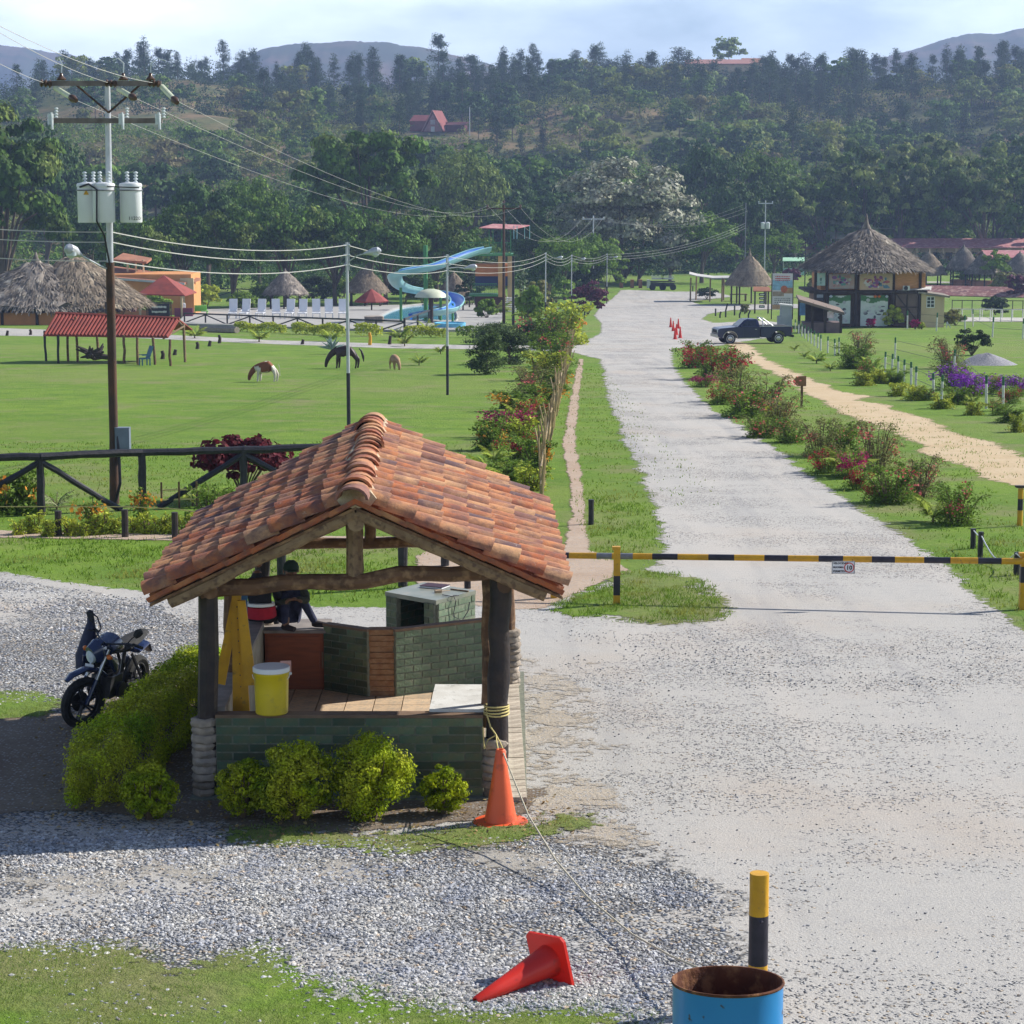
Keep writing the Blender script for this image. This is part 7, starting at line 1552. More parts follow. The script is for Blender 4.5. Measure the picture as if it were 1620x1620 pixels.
J = dict(hip=(0, 0, .92), waist=(0, 0, 1.08), chest=(0, .0, 1.32), neckb=(0, 0, 1.45), neck=(0, -.01, 1.52), head=(0, -.02, 1.66), sl=(-.19, 0, 1.40), el=(-.24, .0, 1.12), wl=(-.20, -.12, .90), sr=(.19, 0, 1.40), er=(.24, 0, 1.12), wr=(.20, -.12, .90), hl=(-.09, 0, .88), kl=(-.10, -.01, .48), al=(-.10, .02, .06), hr=(.09, 0, .88), kr=(.10, -.03, .48), ar=(.10, .0, .06))
person(pr, J, (M_whitep, M_jeans, M_skin))
for s_ in (-1, 1): hand(pr, (s_*.20, -.12, .90), (0, -.3, -1), (0, 1, 0), M_skin, s_, .3); mb = MB(); mb.tube([(s_*.10, .04, .04), (s_*.10, -.14, .03)], [(.05, .04), (.035, .025)], 7); mb.obj('shoe', [M_shoe], pr, True)
mb = MB(); mb.lathe([(.088, .0), (.09, .06), (.06, .11), (.01, .125)], 10, (0, -.01, 1.67), sy=1.1); mb.obj('hair', [M_hair], pr, True)
# dark menu board with two white lines
t, p, s = frame('menu_board', 'dark framed notice board with white lettering in front of the kiosk', 'sign', 252, 508)
w_ = 38/s; mb = MB(); mb.box((0, 0, 1.15), (w_*.9, .08, 1.3)); mb.obj('board', [M_blk], t)
for x in (-w_/2, w_/2): mb = MB(); mb.box((x, 0, .9), (.1, .12, 2.0)); mb.obj('leg', [M_dkwood], t)
mb = MB(); mb.box((0, 0, 1.88), (w_+.2, .14, .1)); mb.obj('top_rail', [M_dkwood], t)
for k, (z, wd) in enumerate(((1.45, .62), (.95, .72))):
 rg = random.Random(k); mb = MB(); x = -w_*.3
 while x < w_*.3: l = rg.uniform(.06, .14); mb.box((x+l/2, -.045, z+rg.uniform(-.02, .02)), (l*.8, .012, rg.uniform(.14, .24))); x += l
 o_ = mb.obj('lettering', [M_whitep], t); o_['kind'] = 'stuff'
# lime bench
t, p, s = frame('bench', 'lime green bench right of the red-roofed kiosk', 'bench', 318, 499); M_lime = mat('lime_paint', (.25, .55, .10), (.2, .48, .08), sc=2, rough=.5)
mb = MB(); mb.box((0, 0, .50), (1.75, .5, .08)); mb.obj('seat', [M_lime], t); mb = MB(); mb.box((-.1, .28, .85), (1.5, .08, .62), R=Rxyz(.2, 0, 0)); mb.obj('backrest', [M_lime], t)
for x in (-.7, .7): mb = MB(); mb.box((x, 0, .23), (.1, .42, .48)); mb.obj('leg', [M_lime], t)
# --- pool terrace
Tz = lambda x, y: at(x, y)
def terrace(name, px, m, lift, label=None, cat=None):
 P = [at(x, y)+Vector((0, 0, lift)) for x, y in px]; c = sum(P, Vector((0, 0, 0)))/len(P); mb = MB(); n = len(P); zt = max(q.z for q in P)*0+sum(q.z for q in P)/n
 V = [(q-c) for q in P]; mb.add([(v.x, v.y, v.z) for v in V]+[(v.x, v.y, v.z-.35) for v in V], [tuple(range(n)), tuple(range(2*n-1, n-1, -1))]+[(i, i+n, (i+1) % n+n, (i+1) % n) for i in range(n)])
 o_ = mb.obj(name, [m], None, loc=c)
 return tag(o_, kind='structure') if label is None else tag(o_, label, cat)
M_deck = mat('terrace_paving', (.38, .365, .345), (.31, .30, .28), sc=.8, rough=.9)
terrace('terrace', [(280, 514), (640, 526), (786, 524), (800, 494), (780, 482), (560, 486), (300, 492)], M_deck, .18)
M_water = mat('pool_water', (.10, .38, .55), (.13, .45, .62), sc=1.5, rough=.08, spec=.7, bump=.25, bsc=3)
def disc_pool(cx, cy, rx, px_ry, label, name='pool'):
 q_ = at(cx, cy); s = scl(q_.y); r = rx/s; dYdy = 1/((cy-425.)/q_.y); ry = px_ry*dYdy
 t = thing(name, label, 'pool', q_+Vector((0, 0, .20)))
 mb = MB(); mb.lathe([(r, 0), (r+.02, .012), (.01, .012)], 34, sy=ry/r); mb.obj('water', [M_water], t)
 mb = MB(); mb.tube([(r*math.cos(a)*1.03, ry*math.sin(a)*1.03, .05) for a in np.linspace(0, 2*PI, 34)], .16, 5, caps=False); mb.obj('coping', [M_deck], t, True)
disc_pool(660, 509, 62, 9, 'light blue swimming pool at the foot of the water slide')
q_ = at(712, 521); t = thing('paddling_pool', 'round light blue paddling pool with a raised rim behind the fence', 'pool', q_+Vector((0, 0, .15))); mb = MB(); mb.lathe([(1.35, 0), (1.4, .45), (1.25, .46), (1.22, .35), (.01, .35)], 26); mb.obj('basin', [mat('pool_blue_paint', (.16, .48, .66), (.13, .42, .6), sc=1.5)], t, True)
q_ = at(592, 514); t = thing('stone_drum', 'low round tan stone drum by the pool', 'planter', q_+Vector((0, 0, .1))); mb = MB(); mb.lathe([(.9, 0), (.95, .7), (.8, .75), (.1, .72)], 18); mb.obj('drum', [M_stonec], t, True)
# --- sun loungers: one white upright back each
def lounger_mesh():
 t = thing('sun_lounger', 'x', 'sun lounger'); M_lw = mat('white_lounger_plastic', (.78, .79, .82), (.70, .71, .75), sc=2, rough=.4)
 mb = MB(); mb.box((0, -.55, .42), (.68, 1.15, .07)); mb.obj('seat', [M_lw], t); mb = MB(); mb.box((0, .18, .98), (.68, .08, 1.05), R=Rxyz(-.28, 0, 0)); mb.obj('backrest', [M_lw], t)
 for x in (-.3, .3):
  for y in (-1.0, 0): mb = MB(); mb.box((x, y, .2), (.07, .09, .42)); mb.obj('leg', [M_lw], t)
  mb = MB(); mb.box((x, -.35, .62), (.06, .6, .05)); mb.obj('armrest', [M_lw], t)
 return t
lg = lounger_mesh()
words = ('first from the left', 'second from the left', 'third from the left', 'fourth from the left', 'fifth, in the middle of the row', 'fourth from the right', 'third from the right', 'second from the right', 'last on the right, nearest the street lamp')
for i, x in enumerate((367, 387, 412, 435, 458, 478, 499, 519, 541)):
 q_ = at(x, 507)+Vector((0, 1.2, .22)); o_ = lg if i == 0 else dup(lg); o_.location = q_; o_.rotation_euler = (0, 0, rnd.uniform(-.15, .15)); o_['label'] = 'white sun lounger, '+words[i]+' on the pool terrace'; o_['group'] = 'white sun loungers on the pool terrace'; o_.scale = (1.25, 1.25, 1.3)
# --- pool fence
def xfence(px, H, label, bays, gx=True, name='terrace_fence', m=M_blacklog, r=.07):
 t = thing(name, label, 'fence', at(*px[0])); o0 = Vector(t.location); P = []
 for (a, b_), n in zip(zip(px, px[1:]), bays):
  A, B = at(*a), at(*b_)
  for k in range(n): P.append(A.lerp(B, k/float(n)))
 P.append(at(*px[-1]))
 for i, q_ in enumerate(P):
  q_ = q_-o0; mb = MB(); mb.tube([(q_.x, q_.y, q_.z-.1), (q_.x, q_.y, q_.z+H)], r, 6); mb.obj('post', [m], t, True)
  if i:
   w = P[i-1]-o0; mb = MB(); mb.tube([w+Vector((0, 0, H-.03)), q_+Vector((0, 0, H-.03))], r*.9, 6); mb.obj('rail', [m], t, True)
   if gx: mid = (w+q_)/2; mb = MB(); mb.tube([w+Vector((0, -.02, H*.1 if i % 2 else H*.9)), q_+Vector((0, -.02, H*.9 if i % 2 else H*.1))], r*.75, 6); mb.obj('brace', [m], t, True)
 return t
xfence([(292, 512), (640, 528)], 1.05, 'black braced rail fence along the front of the pool terrace', [9], r=.085)
xfence([(640, 528), (760, 478)], 1.25, 'black fence of close posts running back beside the pool', [9], False, r=.10)
xfence([(345, 470), (470, 476), (545, 472)], 1.3, 'dark braced fence behind the loungers under the trees', [4, 2], r=.07)
xfence([(830, 506), (880, 510), (925, 505)], 1.4, 'dark railing left of the thin street lamps', [1, 1], False, r=.08)
xfence([(852, 532), (925, 492)], 1.2, 'low dark fence by the lawn bulge left of the road', [2], False, r=.08)
# --- hedge strip and pool plants
def box_hedge(px0, px1, H, wd, m, label, seed=0, ls=.22, dens=60):
 A, B = at(*px0), at(*px1); c = (A+B)/2; t = thing('low_hedge', label, 'hedge', c); rs = np.random.RandomState(seed); Lh = (B-A).length; n = int(Lh*dens*wd*3)
 tt = rs.rand(n)[:, None]; P = (np.array(A)[None]*(1-tt)+np.array(B)[None]*tt)-np.array(c)+np.stack([rs.normal(size=n)*.05, rs.uniform(-wd/2, wd/2, n), H*np.sqrt(rs.rand(n))*(1+.15*np.sin(tt[:, 0]*Lh*1.5))], -1)
 Nn = unit(rs, n); Nn[:, 2] = np.abs(Nn[:, 2])+.2; Nn /= np.linalg.norm(Nn, axis=1)[:, None]; V, Q = leaves(P, Nn, ls*rs.uniform(.6, 1.3, n), .6, rs); mesh_obj('foliage', npmesh('foliage', V, Q, [m]), t); return t
box_hedge((372, 524), (452, 527), .75, 1.2, M_yleaf, 'yellow-green low hedge before the pool terrace fence', 1)
box_hedge((462, 528), (545, 531), .85, 1.3, M_yleaf, 'yellow-green hedge between the small palms', 2)
box_hedge((562, 531), (605, 532), .9, 1.3, M_yleaf, 'yellow-green hedge left of the terrace steps', 3)
box_hedge((640, 533), (705, 534), .8, 1.2, M_yleaf, 'yellow-green hedge right of the terrace corner', 4)
box_hedge((722, 534), (770, 534), .8, 1.2, M_gleaf, 'green low hedge behind the lawn street lamp', 5)
mb = MB(); a, b_ = at(318, 525), at(375, 527); c = (a+b_)/2; mb.tube([a-c+Vector((0, 0, .25)), b_-c+Vector((0, 0, .25))], .3, 6); tag(mb.obj('kerb_wall', [M_stonec], None, True, loc=c), 'low brown stone kerb before the left end of the terrace', 'wall')
for x, y, h, lb in ((410, 541, 34, 'feathery small palm before the terrace fence'), (308, 535, 30, 'small palm at the red shelter end'), (524, 540, 30, 'small palm on the lawn edge right of the loungers'), (632, 538, 34, 'spiky palm at the terrace corner'), (640, 548, 28, 'little cycad below the spiky palm'), (675, 527, 30, 'thin palm behind the paddling pool fence'), (785, 500, 40, 'banana-like palm beside the slide tower'), (663, 578, 26, 'yellowish young palm on the pasture near the lamp'), (697, 560, 22, 'small yellow plant left of the junipers')):
 q_ = at(x, y); s = scl(q_.y); t = thing('palm_plant', lb, 'palm', q_, rz=x, sc=h/s*.9); put_parts(t, PALMS[x % 3], ('stem', 'fronds'))
q_ = at(525, 560); t = thing('agave', 'pale blue-grey agave standing left of the horse', 'agave', q_); mb = MB(); rg = random.Random(4); M_aga = mat('agave_leaf', (.30, .38, .36), (.22, .30, .28), sc=3, rough=.6)
for k in range(34): a = rg.uniform(0, 6.28); e = rg.uniform(.1, 1.35); l = rg.uniform(.7, 1.0); mb.tube([(0, 0, .3), (math.cos(a)*math.cos(e)*l*.5, math.sin(a)*math.cos(e)*l*.5, .3+math.sin(e)*l*.5), (math.cos(a)*math.cos(e)*l, math.sin(a)*math.cos(e)*l, .25+math.sin(e)*l)], [.06, .07, .01], 4)
mb.obj('leaves', [M_aga], t)
def ballbush(x, y, w, h, m, label, nl=1800, ls=.3, name='shrub', cat='shrub', seed=None, group=None, sq=1):
 q_ = at(x, y); s = scl(q_.y, q_.z); t = thing(name, label, cat, q_, group=group); put_parts(t, round_leaf_bush(seed or x, w/s/2*1.05, h/s, nl, m, ls, .02), ('stem', 'foliage')); return t
M_plum = leaf('plum_leaf', (.13, .035, .07), (.09, .03, .05), isl=.4)
ballbush(190, 508, 44, 50, M_plum, 'plum coloured shrub beside the thatched restaurant', name='plum_shrub')
ballbush(240, 500, 56, 34, M_gleaf, 'green shrub behind the notice board'); ballbush(325, 493, 44, 46, M_yleaf, 'bright yellow-green shrub right of the red-roofed kiosk')
ballbush(385, 493, 60, 28, M_gleaf, 'green hedge-like shrub behind the first loungers'); ballbush(930, 498, 56, 50, M_plum, 'dark purple shrub at the left edge of the road', 3200, .25, 'plum_shrub')
ballbush(960, 462, 60, 84, M_gleaf, 'tall rounded shrub at the road end', 3600, .35); ballbush(918, 470, 80, 80, M_dkl, 'dark tall shrub behind the thin street lamps', 3600, .35); ballbush(880, 480, 60, 46, M_gleaf, 'green shrub right of the slide tower', 2200)
ballbush(850, 505, 44, 66, M_oleaf, 'pale creeper-covered shrub at the tower foot', 2600, .3); ballbush(905, 525, 40, 20, M_orf, 'orange croton patch on the lawn bulge', 700, .2); ballbush(838, 512, 40, 60, leaf('banana_leaf', (.22, .34, .05), (.16, .26, .04), isl=.3), 'bright banana-like clump by the railing', 900, .6)
for x_, y_, w_, h_, m_, lb_ in ((500, 480, 60, 40, M_dkl, 'dark shrub between the two thatched huts behind the loungers'), (540, 476, 50, 36, M_gleaf, 'green shrub left of the hut by the slide'), (640, 482, 56, 44, M_dkl, 'dark shrub under the curl of the slide'), (668, 480, 50, 40, M_gleaf, 'green shrub behind the mushroom parasol'), (745, 486, 50, 50, M_dkl, 'dark shrub between the slide and its tower'), (420, 482, 50, 30, M_gleaf, 'green shrub left of the dark hut'), (770, 505, 36, 30, M_gleaf, 'leafy shrub at the foot of the slide tower')):
 ballbush(x_, y_, w_, h_, m_, lb_, 2000, .32)
# --- thatched huts and umbrellas round the pool
def hut(x, yb, w, yt, ye, label, m=M_thatch, np_=6, seed=0, spire=.1, base=None, dens=2200):
 t, p, s = frame('thatched_hut', label, 'hut', x, yb); ez = (yb-ye)/s; R = w/2/s
 thatch_roof(t, (0, 0, 0), R, R, (ye-yt)/s, seed or x, spire, m, dens, ez, name='roof')
 for k in range(np_): a = 2*PI*(k+.5)/np_; mb = MB(); mb.tube([(math.cos(a)*R*.72, math.sin(a)*R*.72, -.2), (math.cos(a)*R*.72, math.sin(a)*R*.72, ez+.3)], .11, 6); mb.obj('post', [M_dkwood], t, True)
 if base: mb = MB(); mb.lathe([(R*.74, 0), (R*.74, base), (R*.6, base)], 14); mb.obj('base_wall', [M_terra], t)
 return t
hut(452, 492, 72, 428, 464, 'dark thatched hut under the trees behind the loungers', M_thatchg); hut(579, 488, 74, 424, 462, 'thatched hut left of the water slide', M_thatch); hut(718, 484, 66, 432, 474, 'thatched hut right behind the water slide', M_thatch, spire=.05)
hut(1185, 482, 78, 404, 450, 'tall thatched hut left of the billboard', M_thatch, 7, spire=.25)
hut(1523, 452, 56, 390, 426, 'left one of the thatched huts at the far right', M_thatchg, 6, base=.9); hut(1553, 454, 56, 401, 432, 'middle thatched hut of the group at the far right', M_thatchg, 6, base=.9, seed=3); hut(1612, 452, 54, 400, 430, 'thatched hut cut by the right edge of the picture', M_thatchg, 6, seed=4)
def umbrella(x, yb, w, yt, ye, m, label, dome=False):
 t, p, s = frame('umbrella', label, 'umbrella', x, yb); R = w/2/s; zt = (yb-yt)/s; ze = (yb-ye)/s
 mb = MB(); mb.tube([(0, 0, 0), (0, 0, zt-.1)], .09 if not dome else .22, 8); mb.obj('pole', [M_dkwood], t, True)
 mb = MB(); prof = [(R, ze), (R*.85, ze+(zt-ze)*.45), (R*.55, ze+(zt-ze)*.82), (R*.2, zt*.995), (.02, zt)] if dome else [(R, ze-.15), (R, ze), (R*.5, ze+(zt-ze)*.55), (.03, zt)]
 mb.lathe(prof, 10 if not dome else 22); mb.obj('canopy', [m], t, dome)
umbrella(588, 495, 54, 457, 476, mat('red_canvas', (.28, .06, .05), (.22, .045, .04), sc=1.5), 'red parasol before the thatched hut left of the slide')
umbrella(682, 514, 52, 457, 470, mat('cream_fibreglass', (.58, .60, .46), (.48, .52, .38), sc=1.5, rough=.5), 'cream mushroom-shaped parasol below the water slide', True)
# --- water slide
M_sl = mat('light_blue_fibreglass', (.30, .56, .58), (.22, .46, .50), sc=.6, rough=.35, spec=.5); M_sl2 = mat('deep_blue_fibreglass', (.03, .16, .55), (.04, .2, .6), sc=.6, rough=.3, spec=.5)
M_sgr = mat('green_steel', (.05, .20, .07), (.07, .25, .09), sc=1, rough=.5)
sp = [(772, 393, 229), (752, 397, 228), (722, 408, 226), (690, 420, 224), (660, 425, 222.5), (636, 430, 221.5), (625, 438, 222), (628, 448, 224.5), (642, 455, 228), (665, 459, 231), (695, 463, 232), (716, 468, 229), (724, 476, 225), (716, 487, 221), (696, 492, 219), (672, 495, 218.5), (650, 499, 218)]
P = [atY(x, y+4, Y) for x, y, Y in sp]; base_ = at(690, 500); t = thing('water_slide', 'winding light blue water slide dropping into the pool', 'water slide', base_)
def catmull(P, k=5):
 out = []
 for i in range(len(P)-1):
  a, b_, c, d = P[max(i-1, 0)], P[i], P[i+1], P[min(i+2, len(P)-1)]
  for j in range(k): u = j/k; out.append(.5*((2*b_)+(c-a)*u+(2*a-5*b_+4*c-d)*u*u+(3*b_-a-3*c+d)*u**3))
 return out+[P[-1]]
path = [q-base_ for q in catmull(P)]
def channel(R, th, m, name, k0=0):
 mb = MB(); vs = []; fs = []; n = 9
 for i, q in enumerate(path):
  tg = (path[min(i+1, len(path)-1)]-path[max(i-1, 0)]).normalized(); sd = tg.cross(Vector((0, 0, 1))).normalized(); up = sd.cross(tg)
  for j in range(n): a = PI+PI*j/(n-1)*1.0; vs.append(q+sd*math.cos(a)*R+up*(math.sin(a)*R*.85+R*.55))
 for i in range(len(path)-1):
  for j in range(n-1): fs.append((i*n+j, i*n+j+1, (i+1)*n+j+1, (i+1)*n+j))
 mb.add(vs, fs); o_ = mb.obj(name, [m], t, True); return o_
channel(.70, 0, M_sl, 'outer_shell'); channel(.64, 0, M_sl2, 'inner_channel')
for sx in (-1, 1):
 mb = MB(); pts = []
 for i, q in enumerate(path): tg = (path[min(i+1, len(path)-1)]-path[max(i-1, 0)]).normalized(); sd = tg.cross(Vector((0, 0, 1))).normalized(); up = sd.cross(tg); pts.append(q+sd*sx*.67+up*.385)
 mb.tube(pts, .06, 5); mb.obj('lip', [M_sl], t, True)
for x, yt, Y, r in ((673, 388, 226, .22), (697, 462, 228, .14), (634, 455, 223, .14), (716, 480, 224, .12)):
 a = atY(x, yt, Y); mb = MB(); gzz = g1(a.x, a.y); mb.tube([(a.x-base_.x, a.y-base_.y, gzz-base_.z-.1), (a.x-base_.x, a.y-base_.y, a.z-base_.z)], r, 7)
 if x == 673: mb.tube([a-base_+Vector((0, 0, -1.0)), a-base_+Vector((.9, 0, -1.8))], .1, 5)
 mb.obj('support', [M_sgr], t, True)
# tower
t, p, s = frame('slide_tower', 'green railed slide tower with an orange stair block and a flat red canopy', 'tower', 780, 494)
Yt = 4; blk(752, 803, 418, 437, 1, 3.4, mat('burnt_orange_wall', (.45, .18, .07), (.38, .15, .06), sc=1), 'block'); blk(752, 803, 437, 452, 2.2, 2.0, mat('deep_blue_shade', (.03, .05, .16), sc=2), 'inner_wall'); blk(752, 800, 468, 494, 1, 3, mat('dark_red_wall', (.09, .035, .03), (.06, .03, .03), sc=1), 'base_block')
blk(788, 799, 403, 470, .6, .5, mat('ochre_wall', (.55, .33, .14), sc=1), 'pier'); blk(803, 810, 405, 494, 2.8, .5, M_cream, 'pier')
blk(742, 812, 402, 405, .4, 4.4, M_sgr, 'platform'); blk(742, 788, 466, 469, .4, 3.6, M_sgr, 'lower_platform')
def railing(x0, x1, yt, yb, dy, n, nm='railing'):
 mb = MB()
 for z_ in (yt, yb-1): a, b_ = L_(x0, z_, p, dy), L_(x1, z_, p, dy); mb.tube([a, b_], .045, 5)
 for k in range(n+1): x = x0+(x1-x0)*k/n; mb.tube([L_(x, yt, p, dy), L_(x, yb, p, dy)], .028, 4)
 o_ = mb.obj(nm, [M_sgr], t); return o_
railing(780, 808, 384, 402, .5, 9); railing(757, 778, 383, 401, .5, 7); railing(730, 757, 384, 394, 3.5, 8); railing(748, 786, 449, 467, .4, 12)
for x, dy in ((774, .5), (780, .5), (808, .5), (794, 4)): mb = MB(); mb.cyl(L_(x, 402, p, dy), L_(x, 362, p, dy), .05, n=5); mb.obj('canopy_post', [M_sgr], t)
mb = MB(); mb.slab([L_(758, 360, p, 0), L_(812, 362, p, 0), L_(838, 356, p, 5), L_(780, 354, p, 5)], .1); mb.obj('canopy', [M_pinkr], t)
for x, dy in ((830, 4.5), (838, 4.6), (813, .4), (818, .4)): mb = MB(); mb.cyl(L_(x, 378, p, dy), L_(x, 357, p, dy), .05, n=5); mb.obj('strut', [M_sl], t)
mb = MB()
for k in range(8): a = L_(806+k*.5, 496-k*3.5, p, -3+k*.5); mb.box(a, (1.6, .35, .12))
for k in (0, 1): mb.tube([L_(800+k*11, 497, p, -3), L_(803+k*11, 470, p, 1)], .06, 5)
mb.obj('stairs', [M_wpost], t)
t = thing('white_creeper_trunk', 'trunk wrapped in white variegated creeper beside the slide tower', 'tree', at(826, 508)); s = scl(t.location.y); put_parts(t, round_leaf_bush(33, .62, (508-408)/s, 1500, leaf('variegated_leaf', (.42, .48, .34), (.12, .20, .06), isl=.5, sc=3), .26, .0), ('trunk', 'foliage'))
# ================================================================ right side
M_conc = mat('grey_concrete', (.34, .38, .37), (.27, .31, .31), sc=1.2, rough=.9, bump=.2)
# --- two-storey thatched round house
t, p, s = frame('thatched_house', 'two-storey house with banners under a huge shaggy round thatched roof', 'house', 1377, 518)
X = lambda px_: (px_-1377)/s
Rw = (1463-1288)/2/s; zf1 = (518-462)/s; ze = (518-428)/s; Dp = 7.5
thatch_roof(t, (X(1377), Dp/2, 0), 101/s, 6.2, (432-369)/s, 5, .34, M_thatchg, 13000, ze+.15, name='roof', sag=1.02)
def pan_(x0, x1, y0, y1, yd, m, nm, th=.12, parent=None):
 mb = MB(); mb.box(((X(x0)+X(x1))/2, yd, ((518-y0)+(518-y1))/2/s), (X(x1)-X(x0), th, (y1-y0)/s)); return mb.obj(nm, [m], parent or t)
mb = MB(); mb.box((X(1376), Dp/2+.4, zf1/2), (X(1453)-X(1292), Dp-1.2, zf1-.1)); mb.obj('ground_floor', [mat('brown_boards', (.20, .13, .09), (.13, .085, .06), sc=2)], t)
mb = MB(); mb.box((X(1376), Dp/2+.4, (zf1+ze)/2), (X(1453)-X(1300), Dp-1.2, ze-zf1-.1)); mb.obj('upper_floor', [M_plank], t)
mb = MB(); mb.box((X(1372), Dp/2, zf1), (X(1470)-X(1284), Dp+.6, .22)); mb.obj('floor_slab', [M_dkwood], t)
mb = MB(); mb.add([(X(1418), -.25, zf1+.16), (X(1470), -.5, zf1+.25), (X(1474), .6, zf1+.5), (X(1420), .6, zf1+.2)], [(0, 1, 2, 3)]); mb.add([(X(1418), -.25, zf1+.10), (X(1470), -.5, zf1+.18), (X(1474), .6, zf1+.44), (X(1420), .6, zf1+.14)], [(3, 2, 1, 0)]); mb.obj('ledge', [M_wpost], t)
for x in (1289, 1307, 1353, 1412, 1454, 1463): pan_(x-2, x+2, 428, 516, .05 if x < 1460 else 1.2, M_dkwood, 'post', .25)
pan_(1414, 1453, 431, 459, .18, M_plank, 'plank_wall'); o_ = pan_(1455, 1463, 428, 458, .7, M_plank, 'side_wall', .9)
def banner(nm, x0, x1, y0, y1, yd, lay, sd):
 """a printed banner: a plate with raised print patches"""
 b0 = pan_(x0, x1, y0, y1, yd, mat('banner_'+lay, *{'teal': ((.32, .46, .44), (.40, .54, .50)), 'mauve': ((.42, .28, .27), (.32, .34, .34)), 'warm': ((.58, .42, .28), (.48, .34, .27)), 'green': ((.66, .70, .66), (.52, .62, .54))}[lay], sc=1.4, rough=.6), nm, .05)
 rg = random.Random(sd); mb = MB(); cols = {'teal': [(.10, .2, .18), (.5, .55, .5)], 'mauve': [(.25, .10, .35), (.45, .25, .25), (.12, .3, .3), (.5, .5, .55)], 'warm': [(.30, .10, .35), (.65, .62, .66), (.12, .25, .4), (.45, .12, .14)], 'green': [(.55, .57, .56), (.60, .62, .62), (.10, .10, .12)]}[lay]
 ms = [mat('print_%s_%d' % (lay, i), c, sc=4, rough=.6) for i, c in enumerate(cols)]
 for k in range({'teal': 7, 'mauve': 34, 'warm': 46, 'green': 26}[lay]):
  w, h = rg.uniform(.12, .5), rg.uniform(.10, .35); x = rg.uniform(X(x0)+.4, X(x1)-.4); y_ = (y0*.45+y1*.55) if lay != 'green' else (y0*.35+y1*.65); z = (518-y_)/s+rg.gauss(0, .26 if lay != 'green' else .5); z = min(max(z, (518-y1)/s+.25), (518-y0)/s-.25)
  mb.lathe([(w/2, 0), (w/2*.9, .006)], 7, M=TM((x, yd-.03-.004*(k % 5), z), Rxyz(PI/2, 0, 0)), mi=k % len(ms), sy=h/w)
 if lay == 'green':
  n = 10
  for k in range(n): x_ = X(x0)+(X(x1)-X(x0))*(k+.5)/n; mb.box((x_, yd-.035, (518-y0)/s-.32-.12*math.sin(k*.8+sd)), ((X(x1)-X(x0))/n, .012, .5), mi=3)
  ms.append(mat('print_green_band', (.08, .22, .08), sc=4, rough=.6))
 o_ = mb.obj('print', ms, t); o_['kind'] = 'stuff'
banner('banner', 1290, 1304, 432, 452, -.05, 'teal', 1); banner('banner', 1310, 1350, 434, 457, -.02, 'mauve', 2); banner('banner', 1358, 1411, 433, 459, -.05, 'warm', 3)
banner('banner', 1311, 1345, 468, 512, .15, 'green', 4); banner('banner', 1361, 1404, 468, 516, .1, 'green', 5)
g_ = pan_(1416, 1451, 465, 508, .1, mat('dull_brown_gate', (.17, .12, .10), (.13, .09, .08), sc=2), 'gate', .08)
for a, b_ in (((1417, 466), (1450, 507)), ((1434, 466), (1434, 507)), ((1417, 486), (1451, 486))): mb = MB(); mb.tube([(X(a[0]), .03, (518-a[1])/s), (X(b_[0]), .03, (518-b_[1])/s)], .07, 4); mb.obj('brace', [M_dkwood], t)
pan_(1289, 1303, 462, 476, -.0, M_blk, 'small_board', .1); pan_(1291, 1301, 466, 471, -.07, mat('board_print', (.3, .33, .4), sc=4), 'board_print', .02)
ac = pan_(1426, 1436, 452, 459, -.35, M_whitep, 'air_conditioner', .4); mb = MB(); mb.lathe([(.2, 0), (.2, .02)], 14, M=TM((X(1430), -.56, (518-455.5)/s), Rxyz(PI/2, 0, 0))); mb.obj('fan', [M_blk], ac) if False else mb.obj('fan_grille', [M_blk], t)
for x, c in ((1313, M_glass), (1383, M_amber), (1389, M_amber), (1401, M_glass)): mb = MB(); mb.lathe([(.02, 0), (.16, .1), (.16, .2), (.02, .3)], 8, (X(x), -.25, zf1-.55)); mb.obj('hanging_pot', [c], t, True)
# --- yellow annex
t2, p2, s2 = frame('annex', 'small yellow annex with a white window beside the thatched house', 'building', 1478, 518); t, p, s = t2, p2, s2
X = lambda px_: (px_-1478)/s
mb = MB(); mb.add([(X(1452), 0, -.2), (X(1493), 0, -.2), (X(1501), 4, -.2), (X(1452), 4, -.2), (X(1452), 0, 54/s), (X(1493), 0, 49/s), (X(1501), 4, 49/s), (X(1452), 4, 54/s)], [(0, 1, 5, 4), (1, 2, 6, 5), (2, 3, 7, 6), (3, 0, 4, 7), (4, 5, 6, 7)]); mb.obj('wall', [M_cream], t)
mb = MB(); mb.slab([(X(1450), -.4, 57/s), (X(1500), -.4, 50/s), (X(1505), 4.6, 50/s), (X(1450), 4.6, 57/s)], .18); mb.obj('roof', [M_thatchg], t)
wd = MB(); wd.box((X(1471), -.02, 40/s), (13/s, .06, 18/s)); wn_ = wd.obj('window', [M_whitep], t)
for i in (-1, 1):
 for j in (-1, 0, 1): mb = MB(); mb.box((X(1471)+i*3/s, -.055, 40/s+j*5.5/s), (4.6/s, .02, 4.4/s)); mb.obj('pane', [M_win], wn_)
mb = MB()
for k in (-1, 1): mb.tube([(X(1497)+k*.2, -1.2, 0), (X(1495), -.9, 10/s)], .05, 4)
tag(mb.obj('trestle', [M_wpost], None, loc=p), 'little white trestle at the foot of the yellow annex', 'trestle')
